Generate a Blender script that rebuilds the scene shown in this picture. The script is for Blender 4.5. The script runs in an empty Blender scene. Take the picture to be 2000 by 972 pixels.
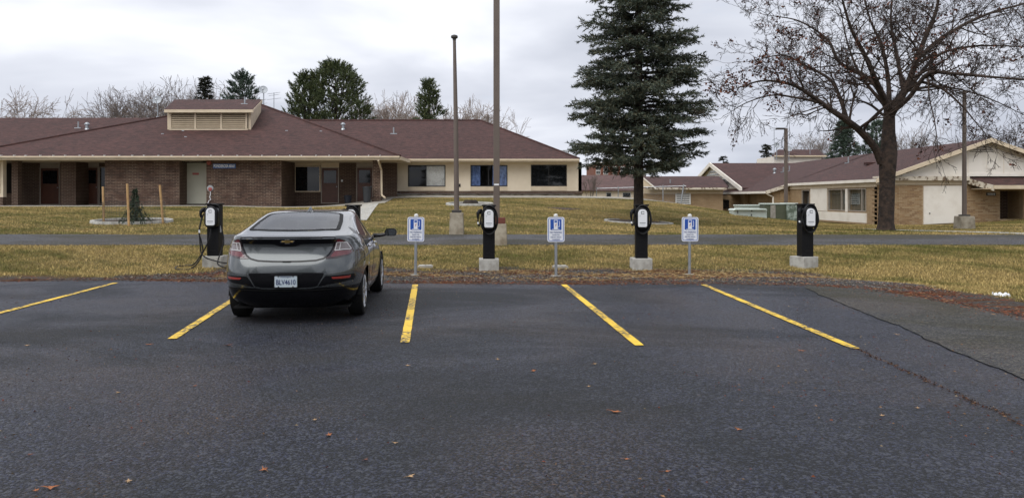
import bpy, bmesh, math, random
import numpy as np
from mathutils import Vector, Matrix
from mathutils.bvhtree import BVHTree
from mathutils.geometry import delaunay_2d_cdt

random.seed(7)
rng = np.random.default_rng(7)
S = bpy.context.scene
COL = S.collection
R = math.radians
CAMH, F, HY = 1.62, 1500.0, 386.0      # camera height (m), focal length and horizon row in photo pixels

# ------------------------------------------------------------------ camera
cam = bpy.data.cameras.new('camera')
cam.lens = 27.0
cam.sensor_width = 36.0
cam.shift_y = -0.05
cam.clip_start = 0.05
cam.clip_end = 3000
camo = bpy.data.objects.new('camera', cam)
camo.location = (0, 0, CAMH)
camo.rotation_euler = (R(90), 0, 0)
COL.objects.link(camo)
S.camera = camo

# ------------------------------------------------------------------ sky, sun, exposure
SUN_EL, SUN_AZ = 56.0, 215.0     # degrees; azimuth clockwise from +Y: the light comes from behind and left of the camera
W = bpy.data.worlds.new('World')
S.world = W
W.use_nodes = True
wn, wl = W.node_tree.nodes, W.node_tree.links
wn.clear()
wout = wn.new('ShaderNodeOutputWorld')
bg = wn.new('ShaderNodeBackground')
bg.inputs['Strength'].default_value = 0.102
sky = wn.new('ShaderNodeTexSky')
sky.sky_type = 'NISHITA'
sky.sun_disc = False
sky.sun_elevation = R(SUN_EL)
sky.sun_rotation = R(SUN_AZ)
tc = wn.new('ShaderNodeTexCoord')
sepv = wn.new('ShaderNodeSeparateXYZ')
wl.new(tc.outputs['Generated'], sepv.inputs[0])
# clouds lie on a flat deck: divide the direction by its height so that they get smaller towards the horizon
zc = wn.new('ShaderNodeMath'); zc.operation = 'MAXIMUM'; zc.inputs[1].default_value = 0.0
wl.new(sepv.outputs['Z'], zc.inputs[0])
za = wn.new('ShaderNodeMath'); za.operation = 'ADD'; za.inputs[1].default_value = 0.22
wl.new(zc.outputs[0], za.inputs[0])
dv = wn.new('ShaderNodeVectorMath'); dv.operation = 'DIVIDE'
wl.new(tc.outputs['Generated'], dv.inputs[0])
cz = wn.new('ShaderNodeCombineXYZ')
for i in range(3): wl.new(za.outputs[0], cz.inputs[i])
wl.new(cz.outputs[0], dv.inputs[1])
def wnoise(scale, detail, rough, off):
    m = wn.new('ShaderNodeMapping'); m.inputs['Location'].default_value = off
    m.inputs['Scale'].default_value = (0.75, 1.0, 1.0)
    wl.new(dv.outputs[0], m.inputs[0])
    n = wn.new('ShaderNodeTexNoise')
    n.inputs['Scale'].default_value = scale; n.inputs['Detail'].default_value = detail; n.inputs['Roughness'].default_value = rough
    n.inputs['Distortion'].default_value = 0.25
    wl.new(m.outputs[0], n.inputs['Vector'])
    return n
n1 = wnoise(1.15, 5, 0.46, (3.1, 0.6, 0.0))
n2 = wnoise(2.4, 5, 0.55, (7.7, 2.2, 1.0))
r1 = wn.new('ShaderNodeValToRGB')
e = r1.color_ramp.elements
e[0].position = 0.38; e[0].color = (3.7, 3.92, 4.5, 1)
e[1].position = 0.68; e[1].color = (7.6, 7.72, 8.0, 1)
k = e.new(0.52); k.color = (5.0, 5.2, 5.75, 1)
wl.new(n1.outputs['Fac'], r1.inputs[0])
r2 = wn.new('ShaderNodeValToRGB')
r2.color_ramp.elements[0].position = 0.62; r2.color_ramp.elements[0].color = (0, 0, 0, 1)
r2.color_ramp.elements[1].position = 0.80; r2.color_ramp.elements[1].color = (0.35, 0.35, 0.35, 1)
wl.new(n2.outputs['Fac'], r2.inputs[0])
mx = wn.new('ShaderNodeMixRGB')      # thin places in the deck let the clear sky through
wl.new(r2.outputs[0], mx.inputs['Fac'])
wl.new(r1.outputs[0], mx.inputs['Color1'])
wl.new(sky.outputs[0], mx.inputs['Color2'])
wl.new(mx.outputs[0], bg.inputs['Color'])
wl.new(bg.outputs[0], wout.inputs[0])

sd = bpy.data.lights.new('sun', 'SUN')
sd.energy = 1.5
sd.angle = R(60)
sd.color = (1.0, 0.985, 0.955)
so = bpy.data.objects.new('sun', sd)
az, el = R(SUN_AZ), R(SUN_EL)
sdir = Vector((math.sin(az) * math.cos(el), math.cos(az) * math.cos(el), math.sin(el)))
so.rotation_euler = sdir.to_track_quat('Z', 'Y').to_euler()
so.location = (-10, -20, 30)
COL.objects.link(so)

S.view_settings.view_transform = 'Standard'
S.view_settings.look = 'None'
S.view_settings.exposure = 0.68
S.view_settings.gamma = 1.0
S.view_settings.use_curve_mapping = False
S.render.engine = 'CYCLES'

# ------------------------------------------------------------------ materials
M = {}
def nmix(nt, fac, a, b, mode='MIX'):
    m = nt.nodes.new('ShaderNodeMix'); m.data_type = 'RGBA'; m.blend_type = mode
    def put(sock, v):
        if isinstance(v, bpy.types.NodeSocket): nt.links.new(v, sock)
        elif isinstance(v, (int, float)): sock.default_value = v
        else: sock.default_value = (*v[:3], 1)
    put(m.inputs[0], fac); put(m.inputs[6], a); put(m.inputs[7], b)
    return m.outputs[2]
def nnoise(nt, vec, scale, detail=4, rough=0.55, dist=0.0):
    n = nt.nodes.new('ShaderNodeTexNoise')
    n.inputs['Scale'].default_value = scale; n.inputs['Detail'].default_value = detail
    n.inputs['Roughness'].default_value = rough; n.inputs['Distortion'].default_value = dist
    if vec is not None: nt.links.new(vec, n.inputs['Vector'])
    return n.outputs['Fac']
def nramp(nt, fac, p0, p1, c0=(0, 0, 0), c1=(1, 1, 1)):
    r = nt.nodes.new('ShaderNodeValToRGB')
    r.color_ramp.elements[0].position = p0; r.color_ramp.elements[0].color = (*c0, 1)
    r.color_ramp.elements[1].position = p1; r.color_ramp.elements[1].color = (*c1, 1)
    nt.links.new(fac, r.inputs[0])
    return r.outputs[0]
def nmath(nt, op, a, b=0.0):
    m = nt.nodes.new('ShaderNodeMath'); m.operation = op
    for i, v in enumerate((a, b)):
        if isinstance(v, bpy.types.NodeSocket): nt.links.new(v, m.inputs[i])
        else: m.inputs[i].default_value = v
    return m.outputs[0]
def nvec(nt, v, scale=(1, 1, 1), loc=(0, 0, 0)):
    m = nt.nodes.new('ShaderNodeMapping'); m.inputs['Scale'].default_value = scale; m.inputs['Location'].default_value = loc
    nt.links.new(v, m.inputs[0]); return m.outputs[0]
def nbump(nt, bsdf, h, strength, dist=0.02):
    b = nt.nodes.new('ShaderNodeBump'); b.inputs['Strength'].default_value = strength; b.inputs['Distance'].default_value = dist
    nt.links.new(h, b.inputs['Height']); nt.links.new(b.outputs[0], bsdf.inputs['Normal'])
def newmat(name):
    m = bpy.data.materials.new(name); m.use_nodes = True
    nt = m.node_tree; b = nt.nodes['Principled BSDF']
    t = nt.nodes.new('ShaderNodeTexCoord')
    M[name] = m
    return m, nt, b, t.outputs['Object']
def mat(name, col, rough=0.6, metal=0.0, col2=None, scale=6.0, fac=(0.35, 0.7), bump=0.0, bscale=60.0, coat=0.0, spec=0.5, bdist=0.01):
    m, nt, b, ob = newmat(name)
    b.inputs['Roughness'].default_value = rough; b.inputs['Metallic'].default_value = metal
    b.inputs['Coat Weight'].default_value = coat; b.inputs['Coat Roughness'].default_value = 0.04
    b.inputs['Specular IOR Level'].default_value = spec
    c2 = col2 if col2 else tuple(c * 0.8 for c in col)
    f = nramp(nt, nnoise(nt, ob, scale, 6, 0.6), fac[0], fac[1])
    nt.links.new(nmix(nt, f, col, c2), b.inputs['Base Color'])
    if bump: nbump(nt, b, nnoise(nt, ob, bscale, 4, 0.6), bump, bdist)
    return m
def attrmat(name, attr, rough=0.8, spec=0.2, trans=0.0):
    m, nt, b, ob = newmat(name)
    a = nt.nodes.new('ShaderNodeAttribute'); a.attribute_name = attr
    nt.links.new(a.outputs['Color'], b.inputs['Base Color'])
    b.inputs['Roughness'].default_value = rough; b.inputs['Specular IOR Level'].default_value = spec
    return m

def swizzle(nt, ob):   # (x + y, z, 0): works on walls along X and along Y
    s = nt.nodes.new('ShaderNodeSeparateXYZ'); nt.links.new(ob, s.inputs[0])
    c = nt.nodes.new('ShaderNodeCombineXYZ')
    nt.links.new(nmath(nt, 'ADD', s.outputs[0], s.outputs[1]), c.inputs[0]); nt.links.new(s.outputs[2], c.inputs[1])
    return c.outputs[0], s
def brickmat(name, c1, c2, mortar, bw=0.29, bh=0.083, ms=0.012):
    m, nt, b, ob = newmat(name)
    v, s = swizzle(nt, ob)
    t = nt.nodes.new('ShaderNodeTexBrick')
    t.inputs['Scale'].default_value = 1.0
    t.inputs['Brick Width'].default_value = bw; t.inputs['Row Height'].default_value = bh; t.inputs['Mortar Size'].default_value = ms
    t.inputs['Mortar Smooth'].default_value = 0.3
    t.inputs['Color1'].default_value = (*c1, 1); t.inputs['Color2'].default_value = (*c2, 1); t.inputs['Mortar'].default_value = (*mortar, 1)
    nt.links.new(v, t.inputs['Vector'])
    f = nramp(nt, nnoise(nt, ob, 1.3, 5, 0.65), 0.35, 0.7)
    nt.links.new(nmix(nt, nmath(nt, 'MULTIPLY', f, 0.55), t.outputs['Color'], tuple(c * 0.55 for c in c1)), b.inputs['Base Color'])
    b.inputs['Roughness'].default_value = 0.85; b.inputs['Specular IOR Level'].default_value = 0.25
    inv = nmath(nt, 'SUBTRACT', 1.0, t.outputs['Fac'])
    nbump(nt, b, inv, 0.5, 0.012)
    return m
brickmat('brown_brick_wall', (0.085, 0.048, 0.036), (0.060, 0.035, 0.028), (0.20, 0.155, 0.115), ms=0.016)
brickmat('tan_brick_wall', (0.40, 0.275, 0.155), (0.33, 0.215, 0.115), (0.42, 0.33, 0.22), 0.27)
brickmat('red_brick_far', (0.22, 0.07, 0.045), (0.18, 0.06, 0.04), (0.3, 0.2, 0.16))
def piecemat(name, cols, rough=0.85):    # one material for many alike pieces: the colour varies with the object
    m, nt, b, ob = newmat(name)
    oi = nt.nodes.new('ShaderNodeObjectInfo')
    g = nt.nodes.new('ShaderNodeNewGeometry')
    rv = nmath(nt, 'FRACT', nmath(nt, 'ADD', oi.outputs['Random'], g.outputs['Random Per Island']))
    r = nt.nodes.new('ShaderNodeValToRGB'); r.color_ramp.interpolation = 'CONSTANT'
    el = r.color_ramp.elements
    el[0].color = (*cols[0], 1); el[1].position = 1.0 / len(cols); el[1].color = (*cols[1], 1)
    for i, c in enumerate(cols[2:]): q = el.new((i + 2) / len(cols)); q.color = (*c, 1)
    nt.links.new(rv, r.inputs[0])
    f = nramp(nt, nnoise(nt, ob, 30, 5, 0.6), 0.3, 0.75)
    nt.links.new(nmix(nt, f, r.outputs[0], nmix(nt, 0.45, r.outputs[0], (0.03, 0.02, 0.015))), b.inputs['Base Color'])
    b.inputs['Roughness'].default_value = rough; b.inputs['Specular IOR Level'].default_value = 0.25
    nbump(nt, b, nnoise(nt, ob, 60, 4), 0.3, 0.006)
    return m
piecemat('brown_brick', [(0.125, 0.075, 0.055), (0.100, 0.060, 0.045), (0.076, 0.047, 0.037), (0.148, 0.092, 0.068), (0.092, 0.060, 0.048)])
piecemat('tan_brick', [(0.42, 0.29, 0.165), (0.37, 0.24, 0.13), (0.46, 0.33, 0.195), (0.32, 0.205, 0.115), (0.41, 0.27, 0.145)])
mat('brown_mortar', (0.42, 0.32, 0.24), 0.95, col2=(0.14, 0.09, 0.07), scale=1.1, fac=(0.4, 0.6))
mat('tan_mortar', (0.46, 0.35, 0.22), 0.95, col2=(0.33, 0.24, 0.15), scale=1.1)

def shingle(name, c1, c2, c3):
    m, nt, b, ob = newmat(name)
    v, s = swizzle(nt, ob)
    v = nvec(nt, v, (1, 1, 1))
    t = nt.nodes.new('ShaderNodeTexBrick'); t.inputs['Scale'].default_value = 1.0
    t.inputs['Brick Width'].default_value = 0.33; t.inputs['Row Height'].default_value = 0.052; t.inputs['Mortar Size'].default_value = 0.006
    t.inputs['Color1'].default_value = (*c1, 1); t.inputs['Color2'].default_value = (*c2, 1); t.inputs['Mortar'].default_value = (*c3, 1)
    t.inputs['Bias'].default_value = 0.0
    nt.links.new(v, t.inputs['Vector'])
    f = nramp(nt, nnoise(nt, ob, 0.5, 6, 0.62), 0.3, 0.72)
    g = nramp(nt, nnoise(nt, nvec(nt, ob, (1, 1, 6)), 2.6, 4, 0.75), 0.40, 0.64)
    c = nmix(nt, nmath(nt, 'MULTIPLY', f, 0.45), t.outputs['Color'], tuple(x * 1.5 for x in c1))
    c = nmix(nt, nmath(nt, 'MULTIPLY', g, 0.85), c, tuple(x * 0.42 for x in c2))
    hl = nramp(nt, nnoise(nt, nvec(nt, ob, (1, 1, 6), (5, 2, 1)), 2.9, 4, 0.78), 0.54, 0.66)
    c = nmix(nt, nmath(nt, 'MULTIPLY', hl, 0.5), c, tuple(x * 1.9 for x in c1))
    nt.links.new(c, b.inputs['Base Color'])
    b.inputs['Roughness'].default_value = 0.8; b.inputs['Specular IOR Level'].default_value = 0.35
    nbump(nt, b, nmath(nt, 'ADD', nmath(nt, 'SUBTRACT', 1.0, t.outputs['Fac']), nnoise(nt, ob, 25, 3)), 0.5, 0.015)
shingle('roof_shingle', (0.078, 0.033, 0.028), (0.054, 0.024, 0.021), (0.018, 0.010, 0.009))
shingle('far_roof_shingle', (0.115, 0.06, 0.052), (0.09, 0.05, 0.045), (0.05, 0.03, 0.03))

mat('cream_trim', (0.66, 0.55, 0.40), 0.6, col2=(0.55, 0.45, 0.32), scale=2.0, bump=0.1)
mat('cream_stucco', (0.76, 0.66, 0.51), 0.9, col2=(0.64, 0.54, 0.40), scale=0.9, fac=(0.4, 0.75), bump=0.5, bscale=45)
mat('white_siding', (0.82, 0.77, 0.69), 0.75, col2=(0.70, 0.64, 0.55), scale=1.4, fac=(0.45, 0.75), bump=0.15, bscale=20)
mat('cream_door', (0.50, 0.49, 0.40), 0.55, col2=(0.46, 0.45, 0.36), scale=1.5)
mat('peeling_trim', (0.60, 0.54, 0.44), 0.85, col2=(0.16, 0.11, 0.07), scale=4.5, fac=(0.5, 0.6), bump=0.5, bscale=12)
mat('louver_paint', (0.56, 0.45, 0.31), 0.6, col2=(0.48, 0.38, 0.26), scale=3)
mat('dark_void', (0.012, 0.011, 0.010), 0.9)
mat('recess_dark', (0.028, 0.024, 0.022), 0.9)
mat('wood_door', (0.10, 0.035, 0.018), 0.45, col2=(0.07, 0.024, 0.013), scale=4)
mat('door_frame', (0.36, 0.31, 0.26), 0.6)
mat('black_frame', (0.015, 0.014, 0.013), 0.4)
mat('dark_glass', (0.008, 0.009, 0.010), 0.03, spec=0.4, col2=(0.012, 0.013, 0.015))
mat('white_lace', (0.90, 0.89, 0.86), 0.9, col2=(0.66, 0.64, 0.60), scale=14)
mat('blue_curtain', (0.16, 0.24, 0.48), 0.9, col2=(0.05, 0.08, 0.18), scale=5)
mat('grey_blind', (0.07, 0.085, 0.078), 0.8, col2=(0.045, 0.055, 0.05), scale=3)
mat('concrete', (0.36, 0.335, 0.29), 0.9, col2=(0.24, 0.22, 0.185), scale=5, fac=(0.38, 0.68), bump=0.5, bscale=70)
mat('pale_concrete', (0.44, 0.43, 0.395), 0.9, col2=(0.27, 0.255, 0.225), scale=5, fac=(0.42, 0.66), bump=0.4, bscale=80)
mat('stained_concrete', (0.36, 0.32, 0.25), 0.92, col2=(0.17, 0.135, 0.09), scale=3.3, fac=(0.40, 0.68), bump=0.6, bscale=60)
mat('bronze_pole', (0.135, 0.105, 0.085), 0.55, col2=(0.105, 0.08, 0.066), scale=1.6)
mat('dark_pole', (0.045, 0.04, 0.036), 0.5)
mat('red_block', (0.16, 0.045, 0.03), 0.85, col2=(0.10, 0.035, 0.025))
mat('galvanised', (0.42, 0.44, 0.46), 0.42, 0.75, col2=(0.30, 0.32, 0.34), scale=9)
mat('white_paint', (0.72, 0.72, 0.70), 0.45)
mat('sign_white', (0.74, 0.76, 0.80), 0.4, col2=(0.70, 0.72, 0.76))
mat('sign_blue', (0.012, 0.075, 0.36), 0.4, col2=(0.010, 0.065, 0.32))
mat('sign_text_blue', (0.03, 0.06, 0.22), 0.5)
mat('sign_red', (0.35, 0.03, 0.02), 0.5)
mat('name_sign_blue', (0.055, 0.13, 0.36), 0.5)
mat('charger_black', (0.005, 0.005, 0.006), 0.5, col2=(0.007, 0.007, 0.008), scale=3, spec=0.2)
mat('charger_gloss', (0.005, 0.005, 0.006), 0.3, spec=0.3)
mat('cable_rubber', (0.007, 0.007, 0.008), 0.5, spec=0.3)
mat('face_white', (0.74, 0.75, 0.77), 0.3, col2=(0.71, 0.72, 0.74))
mat('print_grey', (0.11, 0.12, 0.13), 0.5)
mat('print_pale', (0.42, 0.44, 0.46), 0.5)
mat('alarm_red', (0.28, 0.07, 0.05), 0.4, 0.2)
mat('faded_red', (0.42, 0.10, 0.09), 0.5)
mat('bin_grey', (0.028, 0.031, 0.035), 0.5)
mat('bin_blue', (0.016, 0.02, 0.032), 0.5)
mat('stake_wood', (0.52, 0.33, 0.15), 0.8, col2=(0.36, 0.21, 0.09), scale=8)
mat('wire', (0.10, 0.10, 0.09), 0.5, 0.6)
mat('soil', (0.045, 0.032, 0.024), 1.0, col2=(0.085, 0.055, 0.04), scale=9, bump=1.0, bscale=40, bdist=0.03)
mat('bark', (0.042, 0.030, 0.022), 0.95, col2=(0.018, 0.013, 0.010), scale=7, fac=(0.4, 0.62), bump=1.0, bscale=14, bdist=0.05)
mat('maple_bark', (0.056, 0.036, 0.026), 0.95, col2=(0.020, 0.014, 0.011), scale=5, fac=(0.4, 0.62), bump=1.0, bscale=11, bdist=0.05)
mat('grey_bark', (0.19, 0.155, 0.135), 0.95, col2=(0.12, 0.097, 0.083))
mat('pale_bark', (0.32, 0.26, 0.22), 0.95, col2=(0.21, 0.165, 0.14))
mat('stone', (0.10, 0.085, 0.07), 0.95, col2=(0.05, 0.042, 0.035), scale=3, bump=0.6, bscale=12)
mat('pale_green_metal', (0.58, 0.64, 0.59), 0.5, col2=(0.50, 0.57, 0.51), scale=1.5)
mat('olive_metal', (0.085, 0.095, 0.058), 0.55, col2=(0.065, 0.075, 0.045))
mat('worn_green_metal', (0.10, 0.13, 0.095), 0.6, col2=(0.36, 0.42, 0.37), scale=2.4, fac=(0.45, 0.56))
mat('dish_grey', (0.42, 0.45, 0.48), 0.5)
mat('snow', (0.80, 0.82, 0.85), 0.7, bump=0.5, bscale=20)
attrmat('needle_green', 'tint', 0.75, 0.25)
attrmat('leaf_brown', 'tint', 0.8, 0.2)
attrmat('grass_blade', 'tint', 0.75, 0.15)
attrmat('litter', 'tint', 0.85, 0.15)
# glass you look through: clear with a mirror-like skin
def clearglass(name, tint, refl=1.0):
    m = bpy.data.materials.new(name); m.use_nodes = True; nt = m.node_tree; nt.nodes.clear(); M[name] = m
    o = nt.nodes.new('ShaderNodeOutputMaterial'); mixs = nt.nodes.new('ShaderNodeMixShader')
    tr = nt.nodes.new('ShaderNodeBsdfTransparent'); tr.inputs[0].default_value = (*tint, 1)
    gl = nt.nodes.new('ShaderNodeBsdfGlossy'); gl.inputs['Roughness'].default_value = 0.01; gl.inputs['Color'].default_value = (1, 1, 1, 1)
    fr = nt.nodes.new('ShaderNodeFresnel'); fr.inputs[0].default_value = 1.5
    nt.links.new(nmath(nt, 'MINIMUM', nmath(nt, 'MULTIPLY', fr.outputs[0], refl), 1.0), mixs.inputs[0])
    nt.links.new(tr.outputs[0], mixs.inputs[1]); nt.links.new(gl.outputs[0], mixs.inputs[2]); nt.links.new(mixs.outputs[0], o.inputs[0])
clearglass('car_glass', (0.84, 0.88, 0.88), 1.0)
clearglass('side_glass', (0.22, 0.24, 0.24), 1.3)
clearglass('window_glass', (0.95, 0.96, 0.96), 0.8)
clearglass('shaded_glass', (0.75, 0.80, 0.80), 0.3)
mat('car_paint', (0.078, 0.086, 0.089), 0.26, 0.6, col2=(0.074, 0.082, 0.085), coat=1.0)
mat('gloss_black', (0.004, 0.004, 0.005), 0.12, col2=(0.005, 0.005, 0.006), spec=0.3)
mat('matt_black', (0.006, 0.006, 0.006), 0.65, spec=0.25)
mat('interior', (0.03, 0.03, 0.032), 0.85)
mat('interior_pale', (0.16, 0.16, 0.155), 0.85)
mat('rubber', (0.008, 0.008, 0.008), 0.8, bump=0.2, spec=0.25)
mat('alloy', (0.55, 0.56, 0.58), 0.3, 0.85)
mat('chrome', (0.70, 0.70, 0.72), 0.12, 1.0)
mat('gold', (0.62, 0.42, 0.13), 0.35, 0.7)
mat('lamp_housing', (0.03, 0.006, 0.008), 0.1, coat=1.0)
mat('lamp_red', (0.13, 0.018, 0.024), 0.18, coat=1.0)
mat('lamp_pale', (0.17, 0.14, 0.14), 0.2, coat=1.0)
mat('lamp_white', (0.55, 0.53, 0.53), 0.25, coat=1.0)
mat('reflector_red', (0.26, 0.025, 0.018), 0.2, coat=1.0)
mat('plate_white', (0.48, 0.53, 0.56), 0.5, col2=(0.38, 0.46, 0.52), scale=9)
mat('plate_blue', (0.02, 0.035, 0.12), 0.5)
def linepaint():
    m, nt, b, ob = newmat('yellow_line_paint')
    w = nramp(nt, nnoise(nt, ob, 16, 8, 0.74), 0.46, 0.54)
    big = nramp(nt, nnoise(nt, nvec(nt, ob, (1, 1, 1), (3, 1, 0)), 0.9, 3, 0.5), 0.44, 0.54)
    f = nmath(nt, 'MULTIPLY', w, big)
    c = nmix(nt, nramp(nt, nnoise(nt, ob, 25, 4), 0.3, 0.7), (0.86, 0.57, 0.035), (0.72, 0.45, 0.03))
    nt.links.new(nmix(nt, f, c, (0.045, 0.04, 0.035)), b.inputs['Base Color'])
    b.inputs['Roughness'].default_value = 0.55
    nbump(nt, b, nnoise(nt, ob, 120, 4, 0.7), 0.5, 0.004)
linepaint()
def asphalt(name, dark, light, wet):
    m, nt, b, ob = newmat(name)
    vo = nt.nodes.new('ShaderNodeTexVoronoi'); vo.inputs['Scale'].default_value = 52
    nt.links.new(ob, vo.inputs['Vector'])
    sp = nt.nodes.new('ShaderNodeSeparateColor'); nt.links.new(vo.outputs['Color'], sp.inputs[0])
    chip = nramp(nt, sp.outputs[0], 0.74, 0.92)                      # every so often a paler stone
    fine = nramp(nt, nnoise(nt, ob, 70, 4, 0.75), 0.40, 0.66)
    v2 = nt.nodes.new('ShaderNodeTexVoronoi'); v2.inputs['Scale'].default_value = 92
    nt.links.new(ob, v2.inputs['Vector'])
    sp2 = nt.nodes.new('ShaderNodeSeparateColor'); nt.links.new(v2.outputs['Color'], sp2.inputs[0])
    chip2 = nramp(nt, sp2.outputs[1], 0.66, 0.90)
    c = nmix(nt, fine, dark, light)
    c = nmix(nt, nmath(nt, 'MULTIPLY', chip2, 0.9), c, tuple(x * 7.5 for x in light))
    c = nmix(nt, nmath(nt, 'MULTIPLY', chip, 0.85), c, (light[0] * 11, light[1] * 10.2, light[2] * 7.2))
    brown = nramp(nt, nnoise(nt, nvec(nt, ob, (1, 1, 1), (11, 4, 0)), 0.42, 5, 0.6, 0.4), 0.46, 0.64)
    debris = nramp(nt, nnoise(nt, ob, 45, 4, 0.75), 0.48, 0.66)
    c = nmix(nt, nmath(nt, 'MULTIPLY', nmath(nt, 'MULTIPLY', brown, debris), 0.85), c, (0.13, 0.080, 0.040))
    dry = nramp(nt, nnoise(nt, nvec(nt, ob, (0.6, 1, 1), (2, 9, 0)), 0.38, 5, 0.6, 0.6), 0.44, 0.62)
    c = nmix(nt, nmath(nt, 'MULTIPLY', dry, 0.6), c, (light[0] * 4.2, light[1] * 3.75, light[2] * 2.0))
    nt.links.new(c, b.inputs['Base Color'])
    rr = nmix(nt, dry, (wet,) * 3, (wet + 0.36,) * 3)
    nt.links.new(rr, b.inputs['Roughness'])
    b.inputs['Specular IOR Level'].default_value = 0.32
    h = nmath(nt, 'ADD', nmath(nt, 'MULTIPLY', vo.outputs['Distance'], -1.2), nnoise(nt, ob, 160, 3, 0.6))
    nbump(nt, b, h, 1.0, 0.02)
asphalt('wet_asphalt', (0.0020, 0.0024, 0.0050), (0.0080, 0.0094, 0.0170), 0.38)
asphalt('patch_asphalt', (0.009, 0.009, 0.0098), (0.0150, 0.0150, 0.0160), 0.45)
asphalt('path_asphalt', (0.012, 0.0125, 0.0155), (0.018, 0.0185, 0.0225), 0.5)
mat('crack_dark', (0.008, 0.008, 0.008), 0.9, spec=0.1)

# ------------------------------------------------------------------ mesh helpers
class MB:
    def __init__(s): s.v, s.f = [], []
    def add(s, vs, fs):
        o = len(s.v); s.v += [tuple(p) for p in vs]; s.f += [tuple(i + o for i in f) for f in fs]; return s
    def box(s, x0, x1, y0, y1, z0, z1):
        return s.add([(x0, y0, z0), (x1, y0, z0), (x1, y1, z0), (x0, y1, z0), (x0, y0, z1), (x1, y0, z1), (x1, y1, z1), (x0, y1, z1)],
                     [(0, 3, 2, 1), (4, 5, 6, 7), (0, 1, 5, 4), (1, 2, 6, 5), (2, 3, 7, 6), (3, 0, 4, 7)])
    def slab(s, pts, down):        # a polygon (seen from above, counter-clockwise) given a thickness downwards
        n = len(pts); d = Vector(down) if not isinstance(down, (int, float)) else Vector((0, 0, -down))
        vs = [Vector(p) for p in pts] + [Vector(p) + d for p in pts]
        fs = [tuple(range(n)), tuple(range(2 * n - 1, n - 1, -1))]
        for i in range(n): j = (i + 1) % n; fs.append((i, i + n, j + n, j))
        return s.add(vs, fs)
    def tube(s, pts, rad, n=8, cap=True):
        pts = [Vector(p) for p in pts]
        rs = rad if isinstance(rad, (list, tuple)) else [rad] * len(pts)
        o = len(s.v); up = None
        for i, p in enumerate(pts):
            t = (pts[min(i + 1, len(pts) - 1)] - pts[max(i - 1, 0)])
            t = t.normalized() if t.length > 1e-9 else Vector((0, 0, 1))
            if up is None:
                up = Vector((1, 0, 0)) if abs(t.x) < 0.9 else Vector((0, 1, 0))
            a = (up - t * up.dot(t)); a = a.normalized() if a.length > 1e-6 else t.orthogonal().normalized()
            up = a; b = t.cross(a)
            for k in range(n):
                q = 2 * math.pi * k / n
                s.v.append(tuple(p + (a * math.cos(q) + b * math.sin(q)) * rs[i]))
        for i in range(len(pts) - 1):
            for k in range(n):
                k2 = (k + 1) % n
                s.f.append((o + i * n + k, o + i * n + k2, o + (i + 1) * n + k2, o + (i + 1) * n + k))
        if cap:
            s.f.append(tuple(o + k for k in range(n - 1, -1, -1)))
            s.f.append(tuple(o + (len(pts) - 1) * n + k for k in range(n)))
        return s
    def lathe(s, prof, n=20, center=(0, 0, 0), axis='Z'):
        o = len(s.v); c = Vector(center)
        for r, h in prof:
            for k in range(n):
                q = 2 * math.pi * k / n
                p = (r * math.cos(q), r * math.sin(q), h)
                if axis == 'X': p = (h, r * math.cos(q), r * math.sin(q))
                if axis == 'Y': p = (r * math.sin(q), h, r * math.cos(q))
                s.v.append(tuple(Vector(p) + c))
        for i in range(len(prof) - 1):
            for k in range(n):
                k2 = (k + 1) % n
                s.f.append((o + i * n + k, o + i * n + k2, o + (i + 1) * n + k2, o + (i + 1) * n + k))
        s.f.append(tuple(o + k for k in range(n - 1, -1, -1)))
        s.f.append(tuple(o + (len(prof) - 1) * n + k for k in range(n)))
        return s
    def prism(s, poly, y0, y1, axis='Y'):    # 2-D outline (x, z) pushed from y0 to y1
        n = len(poly)
        if axis == 'Y': vs = [(x, y0, z) for x, z in poly] + [(x, y1, z) for x, z in poly]
        elif axis == 'X': vs = [(y0, x, z) for x, z in poly] + [(y1, x, z) for x, z in poly]
        else: vs = [(x, z, y0) for x, z in poly] + [(x, z, y1) for x, z in poly]
        fs = [tuple(range(n)), tuple(range(2 * n - 1, n - 1, -1))]
        for i in range(n): j = (i + 1) % n; fs.append((i, i + n, j + n, j))
        return s.add(vs, fs)
    def build(s, name, material, parent=None, world=False, smooth=False, bevel=0.0, loc=None):
        me = bpy.data.meshes.new(name)
        off = Vector((0, 0, 0))
        if world and parent is not None:
            q = parent
            while q is not None: off += q.location; q = q.parent
        vs = [tuple(Vector(p) - off) for p in s.v] if world else s.v
        me.from_pydata(vs, [], s.f)
        bm = bmesh.new(); bm.from_mesh(me)
        if bevel:
            es = [e for e in bm.edges if len(e.link_faces) == 2 and e.calc_face_angle(0) > 0.6]
            bmesh.ops.bevel(bm, geom=es, offset=bevel, segments=2, affect='EDGES', profile=0.6)
        bmesh.ops.recalc_face_normals(bm, faces=bm.faces)
        bm.to_mesh(me); bm.free()
        if smooth: smooth_mesh(me)
        me.materials.append(M[material])
        return link(name, me, parent, loc)
def smooth_mesh(me, ang=35):
    me.polygons.foreach_set('use_smooth', [True] * len(me.polygons))
    try: me.set_sharp_from_angle(angle=R(ang))
    except Exception: pass
def link(name, me, parent=None, loc=None):
    o = bpy.data.objects.new(name, me); COL.objects.link(o)
    if parent is not None: o.parent = parent
    if loc is not None: o.location = loc
    return o
def tag(o, label=None, cat=None, group=None, kind=None):
    if label: o['label'] = label
    if cat: o['category'] = cat
    if group: o['group'] = group
    if kind: o['kind'] = kind
    return o
def thing(name, label, cat, loc=(0, 0, 0), rz=0.0, group=None):
    o = bpy.data.objects.new(name, None); COL.objects.link(o)
    o.empty_display_size = 0.3
    o.location = loc; o.rotation_euler = (0, 0, rz)
    return tag(o, label, cat, group)
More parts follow.
